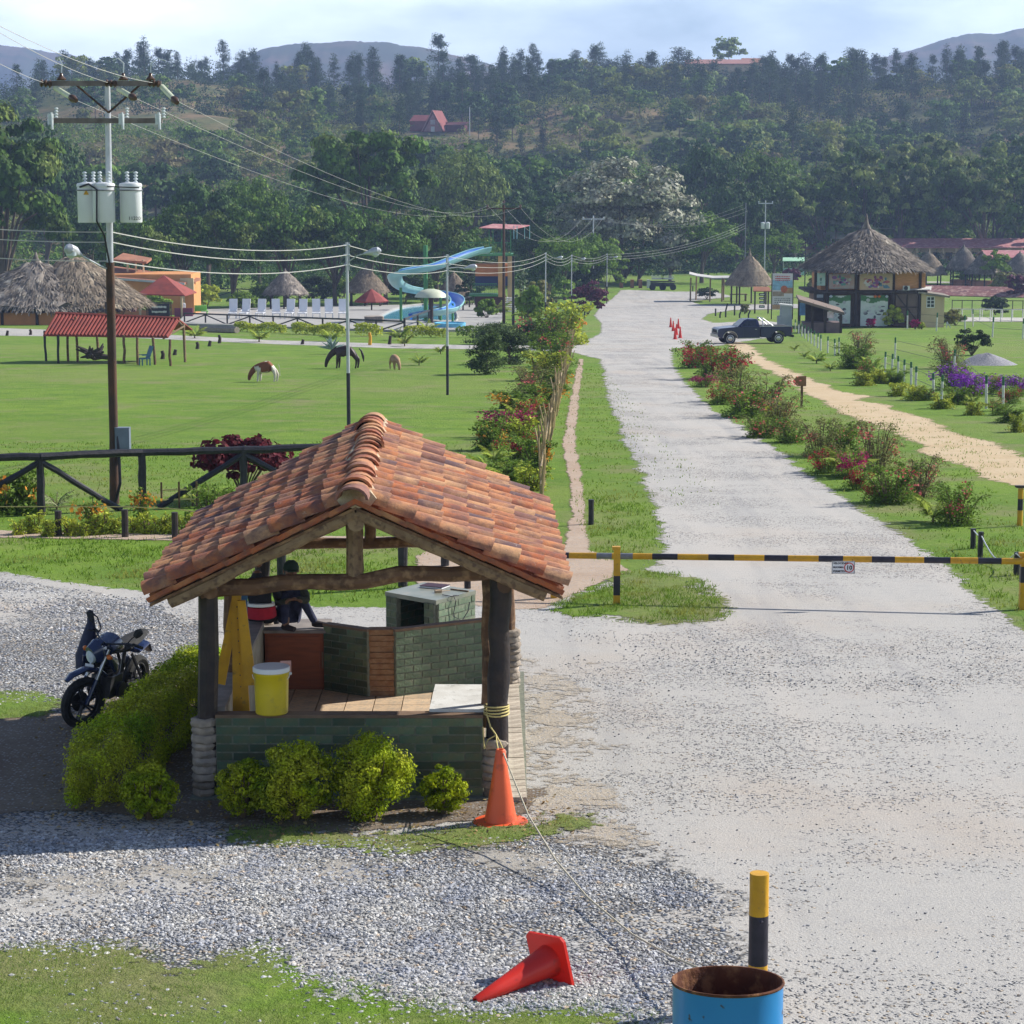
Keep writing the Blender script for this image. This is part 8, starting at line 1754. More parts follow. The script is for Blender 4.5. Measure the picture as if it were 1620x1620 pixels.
ballbush(1414, 518, 30, 34, M_yleaf, 'bright yellow-green shrub before the thatched house'); ballbush(1345, 516, 40, 32, M_dkl, 'dark green shrub at the left foot of the thatched house'); ballbush(1378, 519, 16, 14, M_magf, 'small red shrub before the big banner', 500, .18); ballbush(1448, 521, 16, 15, M_magf, 'small crimson shrub near the annex', 500, .18); ballbush(1458, 521, 12, 11, M_yleaf, 'tiny yellow shrub beside the crimson one', 400, .18); ballbush(1440, 512, 26, 20, M_dkl, 'dark leafy shrub between the gate and the annex', 900); ballbush(1512, 515, 40, 22, M_oleaf, 'olive bush right of the yellow annex', 1200); ballbush(1575, 498, 44, 28, M_dkl, 'domed dark bush behind the white railing', 2600, .22)
# --- brick shelter at the row of posts
t, p, s = frame('brick_shelter', 'small brick-based shelter with a sagging slab roof at the end of the white post row', 'shelter', 1300, 527); X = lambda px_: (px_-1300)/s
mb = MB(); mb.box((X(1302), 1.2, 8/s), (X(1331)-X(1273), 2.4, 17/s)); mb.obj('base_wall', [mat('mauve_brick', (.17, .12, .12), (.12, .09, .10), sc=2, rough=.9)], t)
mb = MB(); mb.slab([(X(1262), -.5, 54/s), (X(1334), -.5, 33/s), (X(1336), 3.2, 37/s), (X(1266), 3.2, 58/s)], .22); mb.obj('roof', [mat('weathered_slab', (.22, .16, .13), (.15, .12, .10), sc=2, rough=.9)], t)
for x, zt in ((1264, 52), (1285, 48), (1305, 42), (1330, 34)): mb = MB(); mb.box((X(x), .1, zt/2/s), (.22, .22, zt/s)); mb.obj('post', [M_dkwood], t)
mb = MB(); mb.box((X(1292), 1.8, 26/s), (1.5, .2, 1.9)); mb.obj('back_panel', [M_dkwood], t)
for x0, x1, z0, z1, c, nm in ((1264, 1273, 28, 48, (.07, .14, .28), 'blue_poster'), (1308, 1318, 24, 34, (.50, .40, .48), 'pink_poster')): mb = MB(); mb.box(((X(x0)+X(x1))/2, -.08, (z0+z1)/2/s), (X(x1)-X(x0), .04, (z1-z0)/s)); mb.obj(nm, [mat(nm, c, tuple(v*1.6 for v in c), sc=3)], t)
# --- billboard and concrete cabinet
t, p, s = frame('billboard', 'tall white billboard with a blue and orange picture beside the thatched hut', 'billboard', 1237, 505); w_ = 32/s; z0, z1 = 15/s, 72/s
mb = MB(); mb.box((0, 0, (z0+z1)/2), (w_, .08, z1-z0)); bd_ = mb.obj('panel', [mat('billboard_white', (.66, .60, .66), (.60, .56, .60), sc=1, rough=.6)], t)
for x in (-w_/2-.05, w_/2+.05): mb = MB(); mb.box((x, .02, z1/2), (.1, .1, z1)); mb.obj('leg', [M_dkwood], t)
def bpatch(nm, x, z, w, h, c, round_=False, k=0):
 mb = MB(); zc = z1-(z1-z0)*z
 if round_: mb.lathe([(w*w_/2, 0), (w*w_/2*.97, .006)], 18, M=TM(((x-.5)*w_, -.046-.006*k, zc), Rxyz(PI/2, 0, 0)), sy=h*(z1-z0)/(w*w_))
 else: mb.box(((x-.5)*w_, -.045-.004*k, zc), (w*w_, .01, h*(z1-z0)))
 mb.obj(nm, [mat('ink_%s_%d' % (nm, int(c[0]*100)), c, tuple(v*.7 for v in c), sc=3, rough=.6)], bd_)
bpatch('sky_print', .5, .32, .98, .28, (.30, .50, .70)); bpatch('hill_print', .78, .47, .44, .16, (.46, .26, .14), k=1); bpatch('orange_print', .58, .43, .34, .2, (.55, .16, .09), True, 2); bpatch('ground_print', .3, .56, .56, .13, (.40, .30, .24), k=1); bpatch('rock_print', .5, .92, .98, .12, (.58, .34, .22), k=1)
rg = random.Random(1); mb = MB()
for z, n, hh in ((.08, 9, .025), (.14, 11, .04), (.19, 8, .025)):
 for k in range(n): mb.box(((.12+.76*(k+.5)/n-.5)*w_, -.055, z1-(z1-z0)*z), (.76*w_/n*.72, .01, hh*(z1-z0)*rg.uniform(.6, 1.1)))
o_ = mb.obj('red_lettering', [mat('ink_red', (.55, .05, .06), sc=3)], bd_); o_['kind'] = 'stuff'
mb = MB()
for z, n in ((.69, 10), (.74, 9), (.80, 7), (.85, 10)):
 for k in range(n): mb.box(((.1+.8*(k+.5)/n-.5)*w_, -.055, z1-(z1-z0)*z), (.8*w_/n*.6, .01, .03*(z1-z0)*rg.uniform(.5, 1.2)))
o_ = mb.obj('grey_lettering', [mat('ink_grey', (.22, .22, .26), sc=3)], bd_); o_['kind'] = 'stuff'
t, p, s = frame('concrete_cabinet', 'blue-grey two-part concrete cabinet standing before the billboard', 'cabinet', 1242, 520); mb = MB(); mb.box((0, .5, 9.5/s), (22/s, 1.0, 20/s)); mb.obj('lower_block', [M_conc], t); mb = MB(); mb.box((.1, .5, 28/s), (18/s, .9, 17/s), taper=.92); mb.obj('upper_block', [M_conc], t); mb = MB(); mb.box((.1, .45, 37.2/s), (21/s, 1.1, .12), R=Rxyz(0, .1, 0)); mb.obj('lid', [M_wpost], t)
# --- pergola, sign frame, carts
t, p, s = frame('pergola', 'open pergola of thin logs with a white sheet roof right of the road end', 'shelter', 1122, 478); X = lambda px_: (px_-1122)/s
mb = MB(); pts = [(X(1090), 0, 44/s), (X(1102), 0, 41/s), (X(1128), 0, 37.5/s), (X(1158), 0, 38/s)]
for a, b_ in zip(pts, pts[1:]): mb.slab([a, b_, (b_[0]+.3, 3.5, b_[2]+.15), (a[0]+.3, 3.5, a[2]+.15)], .1)
mb.obj('sheet_roof', [mat('canvas_sheet', (.50, .48, .46), (.40, .39, .38), sc=1.5)], t)
for x, dy in ((1092, .1), (1123, .1), (1142, .1), (1157, .1), (1104, 3.4), (1148, 3.4)): mb = MB(); mb.tube([(X(x), dy, -.2), (X(x)+.05, dy, 38/s)], .11, 6); mb.obj('post', [M_log2], t, True)
t, p, s = frame('sign_frame', 'small roofed frame with hanging dark signs left of the billboard', 'sign', 1205, 496); X = lambda px_: (px_-1205)/s
for x in (1194, 1215): mb = MB(); mb.box((X(x), 0, 18/s), (.16, .16, 36/s)); mb.obj('post', [M_dkwood], t)
mb = MB(); mb.slab([(X(1190), -.5, 36/s), (X(1219), -.5, 36/s), (X(1217), .6, 42/s), (X(1192), .6, 42/s)], .1); mb.obj('roof', [M_terra], t)
for z, w in ((30, 10), (24, 9), (18, 8), (11, 9)): mb = MB(); mb.box((0, -.05, z/s), (w/s, .06, 4/s)); mb.obj('sign_board', [M_blk], t); mb = MB(); mb.box((0, -.09, z/s), (w/s*.7, .01, 1.3/s)); mb.obj('sign_print', [M_whitep], t)
t, p, s = frame('table_set', 'wooden picnic table behind the sign frame', 'table', 1168, 477); mb = MB(); mb.box((0, 0, .95), (2.4, 1.0, .12)); mb.obj('top', [M_log], t)
for x in (-1, 1): mb = MB(); mb.box((x, 0, .45), (.2, .8, .95)); mb.obj('leg', [M_log], t)
t, p, s = frame('market_stall', 'stall with a pale green canopy behind the billboard', 'stall', 1256, 436); mb = MB(); mb.slab([(-2.2, -1.5, 2.6), (1.6, -1.5, 2.6), (2.0, 1.5, 3.1), (-1.8, 1.5, 3.1)], .12); mb.obj('canopy', [mat('pale_green_canvas', (.35, .60, .42), (.3, .52, .36), sc=1)], t)
for x in (-2, 1.5): mb = MB(); mb.cyl((x, -1.3, -.3), (x, -1.3, 2.6), .07, n=6); mb.obj('post', [M_wpost], t)
mb = MB(); mb.box((-.2, -1.2, .75), (3.6, .6, 1.2)); mb.obj('counter', [mat('turquoise_paint', (.25, .55, .62), (.45, .68, .6), sc=1.2)], t)
for i, (x, y, h) in enumerate(((1132, 500, 12), (1139, 503, 10), (1148, 502, 22), (1162, 499, 16), (1170, 503, 10), (1184, 503, 12), (1096, 462, 10))):
 q_ = at(x, y); mb = MB(); mb.tube([(0, 0, -.05), (.0, 0, h/scl(q_.y)*.5), (.1*(i % 3), 0, h/scl(q_.y))], .09, 6); tag(mb.obj('wooden_stake', [M_blacklog], None, True, loc=q_), ('leftmost dark stake on the grass strip behind the truck', 'short stub next to the leftmost stake behind the truck', 'tall leaning stake behind the truck cab', 'second tall stake above the truck cab', 'short stake right of the tall ones', 'stake above the truck bed', 'lone stake by the pergola')[i], 'stake')
ballbush(1178, 497, 14, 16, M_oleaf, 'tiny tree-like bush on the strip behind the truck', 500, .2); ballbush(1118, 474, 34, 18, M_dkl, 'dark bush under the pergola', 900, .25)
for i, (x, lb) in enumerate(((1040, 'dark cart standing at the far end of the road, left one'), (1056, 'dark cart standing at the far end of the road, right one'))):
 t, p, s = frame('cart', lb, 'cart', x, 459); mb = MB(); mb.box((0, 0, 1.3), (2.2, 1.4, .12)); mb.box((0, 0, .8), (2.0, 1.2, .5)); mb.obj('body', [M_blacklog], t); mb = MB(); mb.box((0, 0, 2.1), (2.0, .1, .12)); mb.box((0, -.05, 1.75), (1.8, .1, .3)); mb.obj('back_rail', [M_wpost], t)
 for x_ in (-.8, .8): mb = MB(); mb.lathe([(.45, -.06), (.5, 0), (.45, .06)], 14, M=TM((x_, -.7, .45), Rxyz(PI/2, 0, 0))); mb.obj('wheel', [M_rub], t)
for i, x in enumerate((983, 1000, 1013, 1026)):
 q_ = at(x, 456); mb = MB(); mb.box((0, 0, .6), (.55, .5, 1.4)); tag(mb.obj('gate_pillar', [M_terra if i < 3 else M_wpost], None, loc=q_), ('leftmost brick pillar at the far end of the road', 'second brick pillar at the far end of the road', 'third brick pillar at the far end of the road', 'white pillar at the far end of the road')[i], 'pillar')
# --- long low red-roofed buildings
def longhouse(x0, x1, yb, yw, yr, label, rm=M_pinkr, wm=M_cream, dep=9, cols=8, name='long_building', Y=None):
 p = at((x0+x1)/2, yb); s = scl(p.y, p.z); t = thing(name, label, 'building', p); w = (x1-x0)/s; zw = (yb-yw)/s; zr = (yb-yr)/s
 mb = MB(); mb.box((0, dep/2+.6, zw/2), (w*.98, dep-1, zw)); mb.obj('wall', [wm], t)
 mb = MB(); mb.slab([(-w/2, -.9, zw), (w/2, -.9, zw), (w/2, dep*.5, zr), (-w/2, dep*.5, zr)], .15); mb.slab([(-w/2, dep*.5, zr), (w/2, dep*.5, zr), (w/2, dep+1, zw), (-w/2, dep+1, zw)], .15); mb.obj('roof', [rm], t)
 for k in range(cols+1): mb = MB(); mb.box((-w/2+.3+(w-.6)*k/cols, -.6, zw/2), (.3, .3, zw)); mb.obj('column', [wm], t)
 for k in range(cols): mb = MB(); mb.box((-w/2+.3+(w-.6)*(k+.5)/cols, .07, zw*.5), ((w/cols)*.5, .1, zw*.55)); mb.obj('window', [M_win], t)
 return t
longhouse(1255, 1370, 425, 394, 386, 'long low building with a red roof left of the big thatch', cols=6)
longhouse(1405, 1700, 428, 392, 379, 'very long building with a dusty red roof along the right edge', cols=14)
longhouse(1560, 1700, 440, 408, 398, 'lower red-roofed wing at the right edge', cols=6, rm=M_pinkr)
t, p, s = frame('roof_sign', 'white roof-top sign panel on the long red roof', 'sign', 1318, 425); mb = MB(); mb.box((0, 3.2, 51/s), (86/s, .2, 11/s)); mb.obj('panel', [mat('roof_sign_white', (.50, .55, .56), (.36, .42, .44), sc=1, c3=(.2, .36, .28), sc3=1.2)], t)
for x in (-30, 0, 30): mb = MB(); mb.cyl((x/s, 3.4, 20/s), (x/s, 3.4, 50/s), .12, n=6); mb.obj('support', [M_wpost], t)
hut(1468, 452, 60, 398, 434, 'brown thatched gable behind the right side of the big roof', M_thatch, 5)
# red mottled earth bank, rails and fences at the right
terr = lambda px, m, lift, nm: terrace(nm, px, m, lift)
mb = MB(); a, b_ = at(1462, 468), at(1720, 474); c = (a+b_)/2; wv = b_-a
mb.slab([a-c+Vector((0, 0, .1)), b_-c+Vector((0, 0, .1)), b_-c+Vector((0, 4.0, 1.35)), a-c+Vector((0, 4.0, 1.35))], .5)
o_ = mb.obj('tile_shed_roof', [mat('mottled_red_tiles', (.25, .10, .09), (.17, .08, .08), sc=.8, rough=.9, bump=.4, bsc=3, c3=(.40, .24, .20), sc3=1.6, lo3=.5, hi3=.62)], None, loc=c); tag(o_, 'long low mottled red tiled roof behind the yellow annex', 'roof')
for i, (yb, x0, x1, H, lb, m) in enumerate(((494, 1506, 1700, 1.5, 'dark thin paddock fence behind the white railing', M_dkwood), (508, 1550, 1600, 1.3, 'white tubular railing round the domed bush', M_wpost), (503, 1506, 1700, 1.0, 'pale low railing along the paddock track', M_wpost))):
 xfence([(x0, yb), (x1, yb+2)], H, lb, [max(3, int((x1-x0)/16))], False, 'paddock_fence', m, .05)
sheet('paddock_track', [[(1506, 503), (1700, 504), (1700, 510), (1506, 509)], [(1430, 448), (1700, 455), (1700, 459), (1430, 451)]], M_pave, .05, 60, 30, .4)
mb = MB(); q_ = at(1525, 506); mb.box((0, 0, .3), (5, .6, .35)); q2 = q_
for x, y, w, h, m_, lb in ((1540, 452, 50, 36, M_gleaf, 'round tree-like shrub left of the far huts'), (1575, 455, 50, 60, M_gleaf, 'spreading green tree behind the far right huts'), (1590, 462, 46, 30, M_oleaf, 'green shrub right of the middle far hut'), (1610, 470, 40, 34, M_plum, 'brownish shrub at the right edge'), (1490, 425, 70, 36, M_gleaf, 'low green tree behind the big thatched roof'), (1290, 470, 24, 50, M_oleaf, 'tall thin shrub at the left wall of the thatched house'), (1216, 430, 40, 36, M_yleaf, 'light green shrub between the poles on the right'), (1252, 446, 30, 20, M_plum, 'dark red shrub beside the stall')):
 ballbush(x, y, w, h, m_, lb, 1800, .38)
# ================================================================ TREES, HILLSIDE FOREST, HAZE
M_mango = leaf('mango_leaf', (.085, .165, .02), (.042, .09, .014), isl=.45, sc=.35, trans=.22, c3=(.15, .20, .04), sc3=.22, lo3=.52, hi3=.66)
M_dark = leaf('dark_crown_leaf', (.055, .115, .020), (.03, .068, .014), isl=.45, sc=.3, trans=.2)
M_mid = leaf('mid_crown_leaf', (.13, .22, .024), (.07, .135, .018), isl=.45, sc=.3, trans=.25)
M_lightc = leaf('light_crown_leaf', (.19, .25, .05), (.12, .18, .04), isl=.4, sc=.3, trans=.3)
M_bambo = leaf('bamboo_crown_leaf', (.09, .16, .02), (.036, .07, .016), isl=.4, sc=.25, trans=.25, c3=(.22, .27, .08), sc3=.16, lo3=.52, hi3=.62)
M_silver = leaf('silver_leaf', (.40, .39, .31), (.14, .17, .08), isl=.55, sc=.5, trans=.15)
M_pine = leaf('pine_needles', (.045, .085, .024), (.028, .058, .018), isl=.35, sc=.3, trans=.15)
M_scrub = leaf('scrub_leaf', (.21, .24, .04), (.12, .17, .03), isl=.4, sc=.1, trans=.25, c3=(.17, .15, .06), sc3=.06)
M_bark = mat('tree_bark', (.13, .10, .075), (.08, .06, .05), sc=1.5, rough=.95, bump=.5)
def tree_meshes(seed, R, H, m, nl=5200, ls=.42, ncl=46, rcl=.30, lump=.35, trunk=.28, squash=1., tuft=None):
 """one broadleaf tree: trunk with limbs, uneven crown"""
 rs = np.random.RandomState(seed); rg = random.Random(seed); ch = H*(1-trunk)
 P, Nn, cc = crown_pts(rs, (R, R*.95, ch*.5), ncl, nl, R*rcl, lump, -.6, .3); P[:, 2] += H*trunk+ch*.5; P[:, 2] = np.maximum(P[:, 2], .2)
 V, Q = leaves(P, Nn, ls*rs.uniform(.6, 1.35, nl), .6, rs); mb = MB(); mb.tube([(0, 0, -.5), (rg.uniform(-.1, .1), 0, H*trunk*.6), (rg.uniform(-.3, .3), rg.uniform(-.3, .3), H*(trunk+.15)), (0, 0, H*.75)], [H*.035, H*.026, H*.018, H*.006], 8)
 for k in range(9):
  c = cc[rs.randint(0, len(cc))]; mb.tube([(0, 0, H*(trunk*.7+.02*k)), (c[0]*.45, c[1]*.45, H*trunk+ch*.35), (c[0]*.9, c[1]*.9, H*trunk+ch*.5+c[2]*.9)], [H*.014, H*.009, H*.003], 5)
 return mb.mesh('trunk', [M_bark], True), npmesh('crown', V, Q, [m])
TV = {}
def tree(kind, px, py, wpx, hpx, label, group=None, seed=0, Y=None, name='tree'):
 p = at(px, py) if Y is None else Vector((atY(px, py, Y).x, Y, g1(atY(px, py, Y).x, Y)))
 s = scl(p.y, p.z); K_ = dict(mango=(M_mango, 6500, .42, .18, .26), dark=(M_dark, 6500, .42, .16, .28), mid=(M_mid, 5600, .42, .2, .28), light=(M_lightc, 5200, .42, .2, .3), silver=(M_silver, 20000, .36, .07, .27), bamboo=(M_bambo, 7500, .42, .08, .17), big=(M_mango, 20000, .36, .12, .2))[kind]
 key = (kind, seed % 4); TK = .1 if kind == 'silver' else .28
 if key not in TV: TV[key] = tree_meshes(100+seed % 4+len(kind)*7, 5, 10, K_[0], K_[1], K_[2], 60 if kind != 'silver' else 110, K_[4], .38 if kind != 'silver' else .2, K_[3]+TK-.28 if kind == 'silver' else K_[3])
 t = thing(name, label, 'tree', p, rz=px*1.7, group=group); t.scale = (wpx/s/10, wpx/s/10, hpx/s/10.2); put_parts(t, TV[key], ('trunk', 'crown')); return t
# big trees one can tell apart
tree('big', 5, 492, 230, 330, 'huge dark tree filling the left edge above the thatched restaurant', seed=1)
tree('big', 585, 462, 215, 285, 'tall dark domed tree behind the loungers', seed=2)
tree('silver', 985, 448, 210, 196, 'large tree with whitish flowering crown beside the road end', seed=3)
G = 'mango trees behind the pool'
for i, (x, y, w, h, k) in enumerate(((215, 492, 120, 150, 'mango'), (290, 486, 130, 165, 'mango'), (370, 490, 130, 165, 'mango'), (455, 486, 150, 172, 'mango'), (530, 484, 130, 160, 'mango'), (610, 484, 130, 150, 'mango'), (690, 478, 130, 150, 'mango'), (150, 470, 120, 140, 'dark'), (330, 462, 120, 190, 'dark'), (745, 470, 100, 110, 'mango'), (860, 470, 90, 110, 'dark'), (410, 455, 110, 180, 'mid'), (840, 440, 110, 130, 'dark'))):
 tree(k, x, y, w, h, ('mango tree beside the orange building', 'rounded mango tree with yellow new leaves above the red-roofed kiosk', 'mango tree behind the first loungers', 'broad mango tree over the dark thatched hut', 'mango tree left of the hut by the slide', 'mango tree behind the red parasol', 'mango tree behind the top of the water slide', 'dark tree behind the thatched restaurant', 'darker tree rising behind the second mango', 'mango tree touching the slide tower', 'dark tree right of the slide tower', 'lighter tree behind the broad mango', 'dark tree behind the brown pole')[i], G, seed=i)
G = 'bamboo grove at the foot of the right hillside'
for i, (x, y, w, h) in enumerate(((1235, 428, 110, 150), (1300, 425, 130, 165), (1365, 425, 130, 190), (1425, 425, 120, 175), (1490, 425, 130, 185), (1555, 425, 130, 180), (1620, 425, 130, 175), (1330, 405, 130, 185), (1460, 405, 130, 190), (1580, 400, 130, 190))):
 tree('bamboo', x, y, w, h, ('leftmost', 'second', 'third', 'fourth', 'fifth', 'sixth', 'last, at the right edge,', 'rear left', 'rear middle', 'rear right')[i]+' light-tipped bamboo clump of the dark grove above the red roofs', G, seed=i)
for i, (x, y, w, h, k, lb) in enumerate(((1110, 448, 120, 110, 'mid', 'leafy tree behind the pergola'), (1060, 446, 100, 90, 'dark', 'dark tree at the end of the road'), (1225, 440, 90, 80, 'mid', 'rounded tree behind the billboard'), (1265, 424, 80, 86, 'light', 'light green tree left of the long red roof'), (1165, 430, 100, 150, 'dark', 'tall dark tree behind the thatched hut by the billboard'), (1115, 420, 120, 190, 'dark', 'tall dark tree right of the whitish crown'), (880, 425, 120, 130, 'dark', 'dark tree left of the whitish crown'), (1210, 415, 110, 180, 'mid', 'tall tree between the road end and the bamboo grove'), (740, 430, 130, 190, 'light', 'light green tree right of the tall domed tree'), (700, 420, 110, 170, 'light', 'pale tree just right of the tall domed tree'), (800, 415, 120, 160, 'dark', 'dark tree behind the slide tower canopy'), (470, 430, 110, 130, 'dark', 'dark tree left of the tall domed tree'), (75, 440, 130, 230, 'dark', 'dark tree leaning in from the left edge'), (893, 476, 92, 108, 'mid', 'leafy tree behind the thin street lamps left of the road end'), (938, 470, 84, 104, 'mid', 'rounded green tree nearest the far left side of the road'), (868, 488, 60, 92, 'dark', 'dark tree just right of the slide tower stairs'), (1010, 452, 90, 70, 'dark', 'dark tree closing the far end of the road'))):
 tree(k, x, y, w, h, lb, seed=i+1)
# --- hillside: single-mesh trees sharing data
def hill_mesh(name, seed, R, H, m, nl, ls, kind):
 rs = np.random.RandomState(seed); mb = MB()
 if kind == 'pine':
  P = []; base = .08+.2*rs.rand(); nt = 44
  for i in range(nt):
   f = rs.rand()**.85; z = H*(base+(1-base)*f); rr = R*((1-f)**.65*.95+.12)*(.65+.5*rs.rand()); a = rs.rand()*6.28; n = max(6, int(nl/nt)); q_ = rs.rand(n, 1)**.7
   P.append(np.array([0, 0, z])+q_*np.array([[math.cos(a)*rr, math.sin(a)*rr, rs.uniform(-.02, .08)*H]])+rs.normal(size=(n, 3))*np.array([.17*R, .17*R, .022*H]))
  P = np.concatenate(P); Nn = rs.normal(size=P.shape); Nn[:, 2] = np.abs(Nn[:, 2])+.4; Nn /= np.linalg.norm(Nn, axis=1)[:, None]; asp = .4
 else:
  P, Nn, cc = crown_pts(rs, (R, R, H*.42), 30, nl, R*.3, .4, -.7, .3); P[:, 2] += H*.52; asp = .65
 V, Q = leaves(P, Nn, ls*rs.uniform(.6, 1.4, len(P)), asp, rs)
 n = 5; tv = [];
 for z, r in ((-1.0, H*.016), (H*.92, H*.004)):
  for k in range(n): tv.append((math.cos(k*6.283/n)*r, math.sin(k*6.283/n)*r, z))
 b0 = len(V); V = np.concatenate([V, np.array(tv)]); TF = np.array([(b0+k, b0+(k+1) % n, b0+n+(k+1) % n, b0+n+k) for k in range(n)])
 return npmesh(name, V, np.concatenate([Q, TF]), [m, M_bark], mi=[0]*len(Q)+[1]*n)
PINES = [hill_mesh('pine_tree', 300+i, 3.3, 14, M_pine, 2400, .52, 'pine') for i in range(6)]
BROAD = [hill_mesh('hillside_tree', 320+i, 3.6, 7.5, (M_dark, M_mid, M_mid, M_scrub, M_lightc, M_scrub)[i], 1500, .55, 'broad') for i in range(6)]
rs = np.random.RandomState(77)
def hill_obj(me, name, x, y, sc, label, cat, group, sz=None):
 o_ = bpy.data.objects.new(name, me); C.objects.link(o_); o_.location = (x, y, g1(x, y)-.2); o_.rotation_euler = (0, 0, rs.uniform(0, 6.28)); o_.scale = (sc, sc, sz or sc); return tag(o_, label, cat, group)
# named trees on the skyline
LM = ((0, 'left edge of the picture'), (97, 'left crossarm insulator'), (172, 'top of the big utility pole'), (250, 'right end of the crossarm'), (552, 'nearest street lamp'), (690, 'red A-frame house'), (797, 'brown pole by the slide'), (985, 'whitish flowering tree'), (1138, 'long building on the crest'), (1209, 'transformer pole on the right'), (1377, 'big thatched roof'), (1490, 'pale pole at the right'), (1620, 'right edge of the picture'))
seen_ = {}
def CREST(x):
 a, n = min(LM, key=lambda q: abs(q[0]-x)); d = abs(x-a); s_ = ('just ' if d < 25 else 'a little ' if d < 60 else 'well ')+('left' if x < a else 'right')+' of the '+n
 seen_[s_] = seen_.get(s_, 0)+1; return s_+('', ', second one', ', third one', ', fourth one')[min(3, seen_[s_]-1)]
for i, (x, h, w) in enumerate(((142, 62, 38), (196, 58, 44), (232, 72, 40), (268, 62, 52), (320, 56, 26), (362, 50, 40), (404, 48, 30), (475, 60, 34), (486, 84, 30), (560, 62, 30), (636, 58, 34), (694, 86, 42), (745, 52, 44), (850, 54, 26), (912, 58, 30), (965, 52, 40), (1012, 50, 40), (1072, 58, 50), (1130, 52, 44), (1210, 58, 44), (1272, 62, 40), (1348, 76, 54), (1385, 62, 40), (1438, 64, 44), (1512, 60, 34), (1545, 58, 36), (1582, 84, 42), (1612, 62, 40))):
 Y = 838+(i % 3)*9; c = atY(x, 200, Y); s = scl(Y, 20)
 hill_obj(PINES[(i*5+i//6) % 6], 'pine_tree', c.x, Y, w/s/6.2, 'skyline pine on the hill, '+CREST(x), 'pine tree', 'pines on the crest of the hill', h/s/15)
npn = 0; used = []
def free(x, y, d):
 for a, b_ in used:
  if abs(a-x) < d and abs(b_-y) < d*1.6: return False
 used.append((x, y)); return True
HX, HY = atY(690, 197, 680).x, 690
while npn < 262:
 Y = 600+260*rs.rand()**.5; X_ = rs.uniform(-.245, .245)*Y; dens = .5+.5*math.sin(X_*.03+1)*math.cos(Y*.012+X_*.01)
 if Y < 700 and dens < .45: continue
 if X_/Y < -.12 and Y < 800 and rs.rand() < .85: continue
 if abs(X_-HX) < 9 and -60 < Y-HY < 10: continue
 if not free(X_, Y, 4.6): continue
 hill_obj(PINES[rs.randint(6)], 'pine_tree', X_, Y, rs.uniform(.5, 1.15), 'dark pine tree among the forest on the hillside', 'pine tree', 'pines of the hillside forest'); npn += 1
nbr = 0
while nbr < 295:
 Y = 425+420*rs.rand()**1.1; X_ = rs.uniform(-.245, .245)*Y
 if abs(X_-HX) < 8 and -32 < Y-HY < 10: continue
 if X_/Y < -.07 and 480 < Y < 520 or X_/Y < -.12 and Y > 560 and rs.rand() < .75: continue
 if not free(X_, Y, 5.5 if Y < 520 else 4.5): continue
 k = rs.randint(3) if Y < 540 else rs.randint(6); hill_obj(BROAD[k], 'hillside_tree', X_, Y, rs.uniform(.8, 1.9)*(1.35 if Y < 520 else 1), 'leafy round-crowned tree in the forest covering the hillside', 'tree', 'leafy trees of the hillside forest'); nbr += 1
# bushes and saplings between them, past counting: leaf clumps in one mesh
def scrub_mesh(name, n, y0, y1, pw, rr, hh, per, ls, m, seed, label, keep):
 rs = np.random.RandomState(seed); Y = y0+(y1-y0)*rs.rand(n)**pw; X_ = rs.uniform(-.26, .26, n)*Y; k = keep(X_, Y); X_, Y = X_[k], Y[k]; n = len(X_)
 Cc = np.stack([X_, Y, gz(X_, Y)], 1); R = rr*rs.uniform(.5, 1.4, n); H = hh*rs.uniform(.5, 1.5, n)
 e = unit(rs, n*per).reshape(n, per, 3); e[..., 2] = np.abs(e[..., 2]); P = Cc[:, None]+e*np.stack([R, R, H], 1)[:, None]*(.6+.4*rs.rand(n, per, 1)); P = P.reshape(-1, 3)
 Nn = e.reshape(-1, 3)+rs.normal(size=(n*per, 3))*.5; Nn /= np.linalg.norm(Nn, axis=1)[:, None]; V, Q = leaves(P, Nn, ls*rs.uniform(.6, 1.4, n*per), .65, rs)
 return tag(mesh_obj(name, npmesh(name, V, Q, [m])), label, 'undergrowth', kind='stuff')
okp = lambda X, Y: ~((np.abs(X-HX) < 7) & (Y-HY > -22) & (Y-HY < 8)) & ~((X/Y < -.06) & (Y > 470) & (Y < 530) & (np.sin(X*.13)+np.sin(Y*.1) > -.9))
scrub_mesh('undergrowth', 6500, 430, 880, .9, 2.0, 2.4, 46, .62, M_scrub, 1, 'mixed green and dry scrub covering the hillside', lambda X, Y: okp(X, Y) & ~((X/Y < -.12) & (Y > 550) & (np.sin(X*.07+Y*.05) > -.5)))
scrub_mesh('undergrowth', 2600, 425, 640, 1.0, 2.4, 3.6, 60, .62, M_mid, 2, 'dense dark undergrowth at the foot of the hill', okp)
scrub_mesh('undergrowth', 2100, 660, 900, .6, 2.2, 6.5, 60, .62, M_pine, 3, 'young dark pines filling the forest near the crest', okp)
scrub_mesh('undergrowth', 900, 345, 430, 1.0, 2.2, 3.2, 70, .5, M_dark, 4, 'dark thicket between the valley floor and the hill', lambda X, Y: ~((X/Y > .035) & (X/Y < .3) & (Y < 395)))
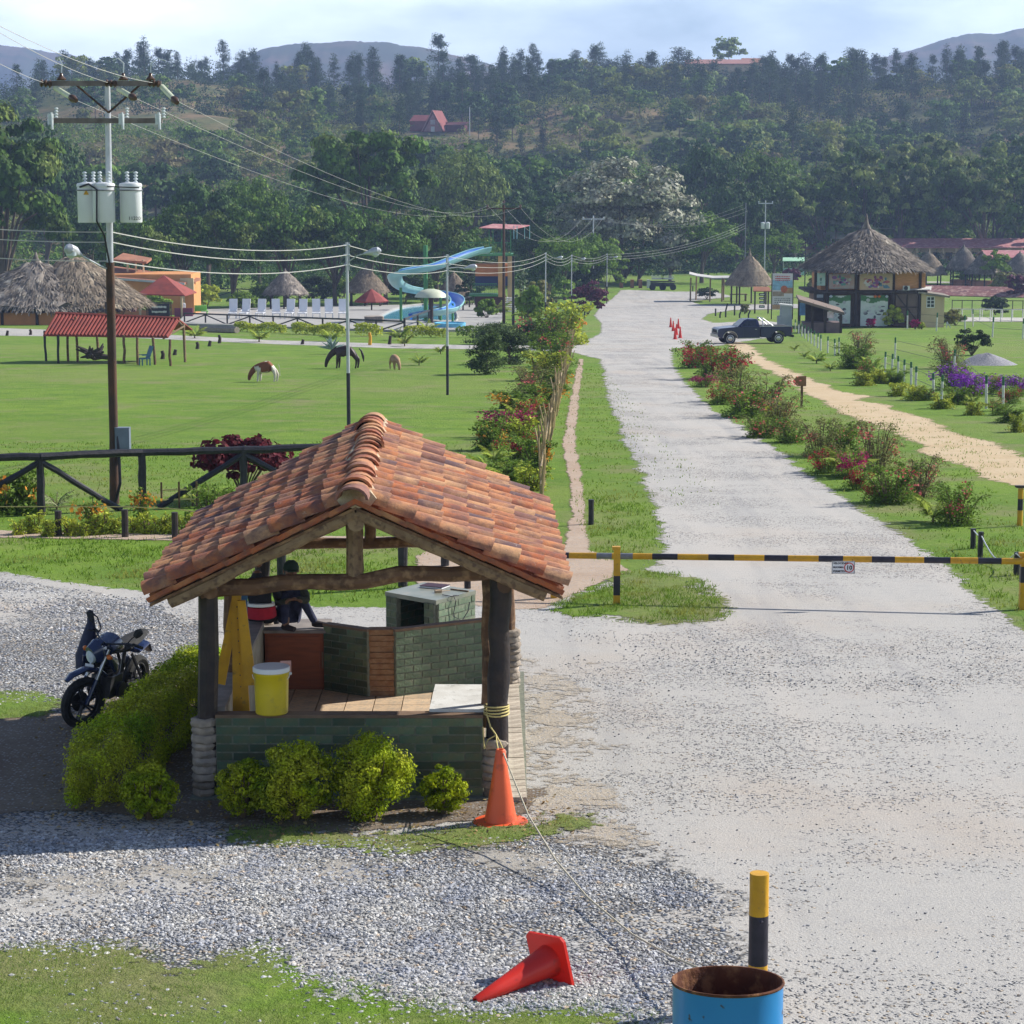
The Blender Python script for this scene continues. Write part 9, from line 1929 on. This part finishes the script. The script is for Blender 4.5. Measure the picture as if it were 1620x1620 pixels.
# --- A-frame house on the slope
hp = Vector((HX, HY, g1(HX, HY)+2.0)); t = thing('a_frame_house', 'small red A-frame house half hidden on the wooded hillside', 'house', hp-Vector((0, 0, 1.2)), rz=-.35, sc=.76); M_ared = mat('dull_red_boards', (.24, .06, .06), (.18, .05, .05), sc=.5, rough=.8); M_apk = mat('faded_pink_boards', (.40, .20, .19), (.32, .15, .14), sc=.5)
mb = MB(); w, h, d = 4.6, 7.2, 5.0
mb.slab([(-w, -d, -1), (-.0, -d, h), (-.0, d, h), (-w, d, -1)], .01); mb.v = []; mb.f = []; mb.m = []
for s_ in (-1, 1): mb.add([(s_*w, -d, -1), (0, -d, h), (0, d, h), (s_*w, d, -1), (s_*(w-.4), -d, -1.1), (0, -d, h-.7), (0, d, h-.7), (s_*(w-.4), d, -1.1)], [(0, 1, 2, 3), (7, 6, 5, 4), (0, 4, 5, 1), (3, 2, 6, 7), (0, 3, 7, 4)])
mb.obj('roof', [M_ared], t)
mb = MB(); mb.add([(-w+.8, -d+.4, -1), (w-.8, -d+.4, -1), (0, -d+.4, h-1.3)], [(0, 1, 2)]); mb.obj('gable_wall', [M_apk], t); mb = MB(); mb.box((0, -d+.3, 2.6), (2.0, .15, 1.8)); mb.obj('window', [mat('pale_shutter', (.5, .42, .42), sc=1)], t); mb = MB(); mb.box((0, -d+.3, -.1), (1.5, .15, 2.0)); mb.obj('door', [M_wpost], t)
for s_ in (-1, 1): mb = MB(); mb.tube([(s_*w, -d-.05, -1), (0, -d-.05, h)], .22, 4); mb.obj('barge_board', [M_apk], t)
mb = MB(); mb.slab([(-w*2.4, -2.2, 3.2), (-w*.55, -2.2, 3.2), (-w*.3, 2.8, 5.6), (-w*2.4, 2.8, 5.6)], .25); mb.obj('side_roof', [M_ared], t); mb = MB(); mb.box((-w*1.5, .2, 1.2), (w*1.7, 4.2, 4.0)); mb.obj('side_wall', [M_ared], t)
mb = MB(); mb.slab([(w*.8, -1, 1.6), (w*2.6, -1, 1.6), (w*2.6, 3.6, 2.8), (w*.8, 3.6, 2.8)], .2); mb.box((w*1.7, 1.4, .2), (w*1.6, 3.6, 2.4)); mb.obj('lean_to', [mat('dark_red_lean_to', (.13, .04, .05), sc=1)], t)
plain = [(742, 660, 'thin pale pole beside the red A-frame house')]
q_ = Vector((atY(743, 200, 670).x, 670, 0)); q_.z = g1(q_.x, q_.y); mb = MB(); mb.tube([(0, 0, 0), (0, 0, 9)], .14, 6); tag(mb.obj('pole', [M_steel], None, True, loc=q_), 'thin pale pole beside the red A-frame house', 'pole')
# --- long building and houses on the crest
def crest_house(px, pw, yt, Y, label, roof, wall):
 c = atY(px, yt+12, Y); z = g1(c.x, Y); s = scl(Y, 30); top = atY(px, yt, Y).z; t = thing('crest_building', label, 'building', (c.x, Y, z)); w = pw/s; H = top-z
 mb = MB(); mb.box((0, 0, H*.5-.8), (w, 6, H-1.6)); mb.obj('wall', [wall], t); mb = MB(); mb.slab([(-w/2-.5, -4, H-1.7), (w/2+.5, -4, H-1.7), (w/2+.5, 0, H), (-w/2-.5, 0, H)], .2); mb.slab([(-w/2-.5, 0, H), (w/2+.5, 0, H), (w/2+.5, 4, H-1.7), (-w/2-.5, 4, H-1.7)], .2); mb.obj('roof', [roof], t)
 for k in range(5): mb = MB(); mb.box((-w*.4+w*.2*k, -3.03, H*.45), (w*.09, .1, 1.6)); mb.obj('window', [M_win], t)
crest_house(1138, 104, 94, 846, 'long low building with a faded red roof on the crest of the hill', mat('faded_red_roof', (.42, .20, .17), (.35, .18, .15), sc=.3), M_cream)
crest_house(1190, 30, 92, 872, 'small ochre house at the right end of the crest building', M_terra, M_cream)
q_ = Vector((atY(1153, 100, 880).x, 880, 0)); o_ = hill_obj(BROAD[4], 'crest_tree', q_.x, 880, 2.0, 'broad pale round tree behind the long building on the crest', 'tree', None); o_.location.z += 3
# bare brown field patch on the lower left slope is part of the ground
# --- the haze of the valley air
mb = MB(); mb.box((0, 2235, 89), (6100, 4640, 222)); hz = mb.mesh('haze', [])
hm = bpy.data.materials.new('haze'); hm.use_nodes = True; nt = hm.node_tree; nt.nodes.clear(); vo = nt.nodes.new('ShaderNodeVolumePrincipled'); oo = nt.nodes.new('ShaderNodeOutputMaterial')
vo.inputs['Color'].default_value = (.46, .62, 1.0, 1); vo.inputs['Density'].default_value = .00024; vo.inputs['Anisotropy'].default_value = .2
nt.links.new(vo.outputs[0], oo.inputs['Volume']); hz.materials.append(hm); o_ = bpy.data.objects.new('haze', hz); C.objects.link(o_); o_['kind'] = 'stuff'; o_['label'] = 'pale blue haze filling the air of the valley'
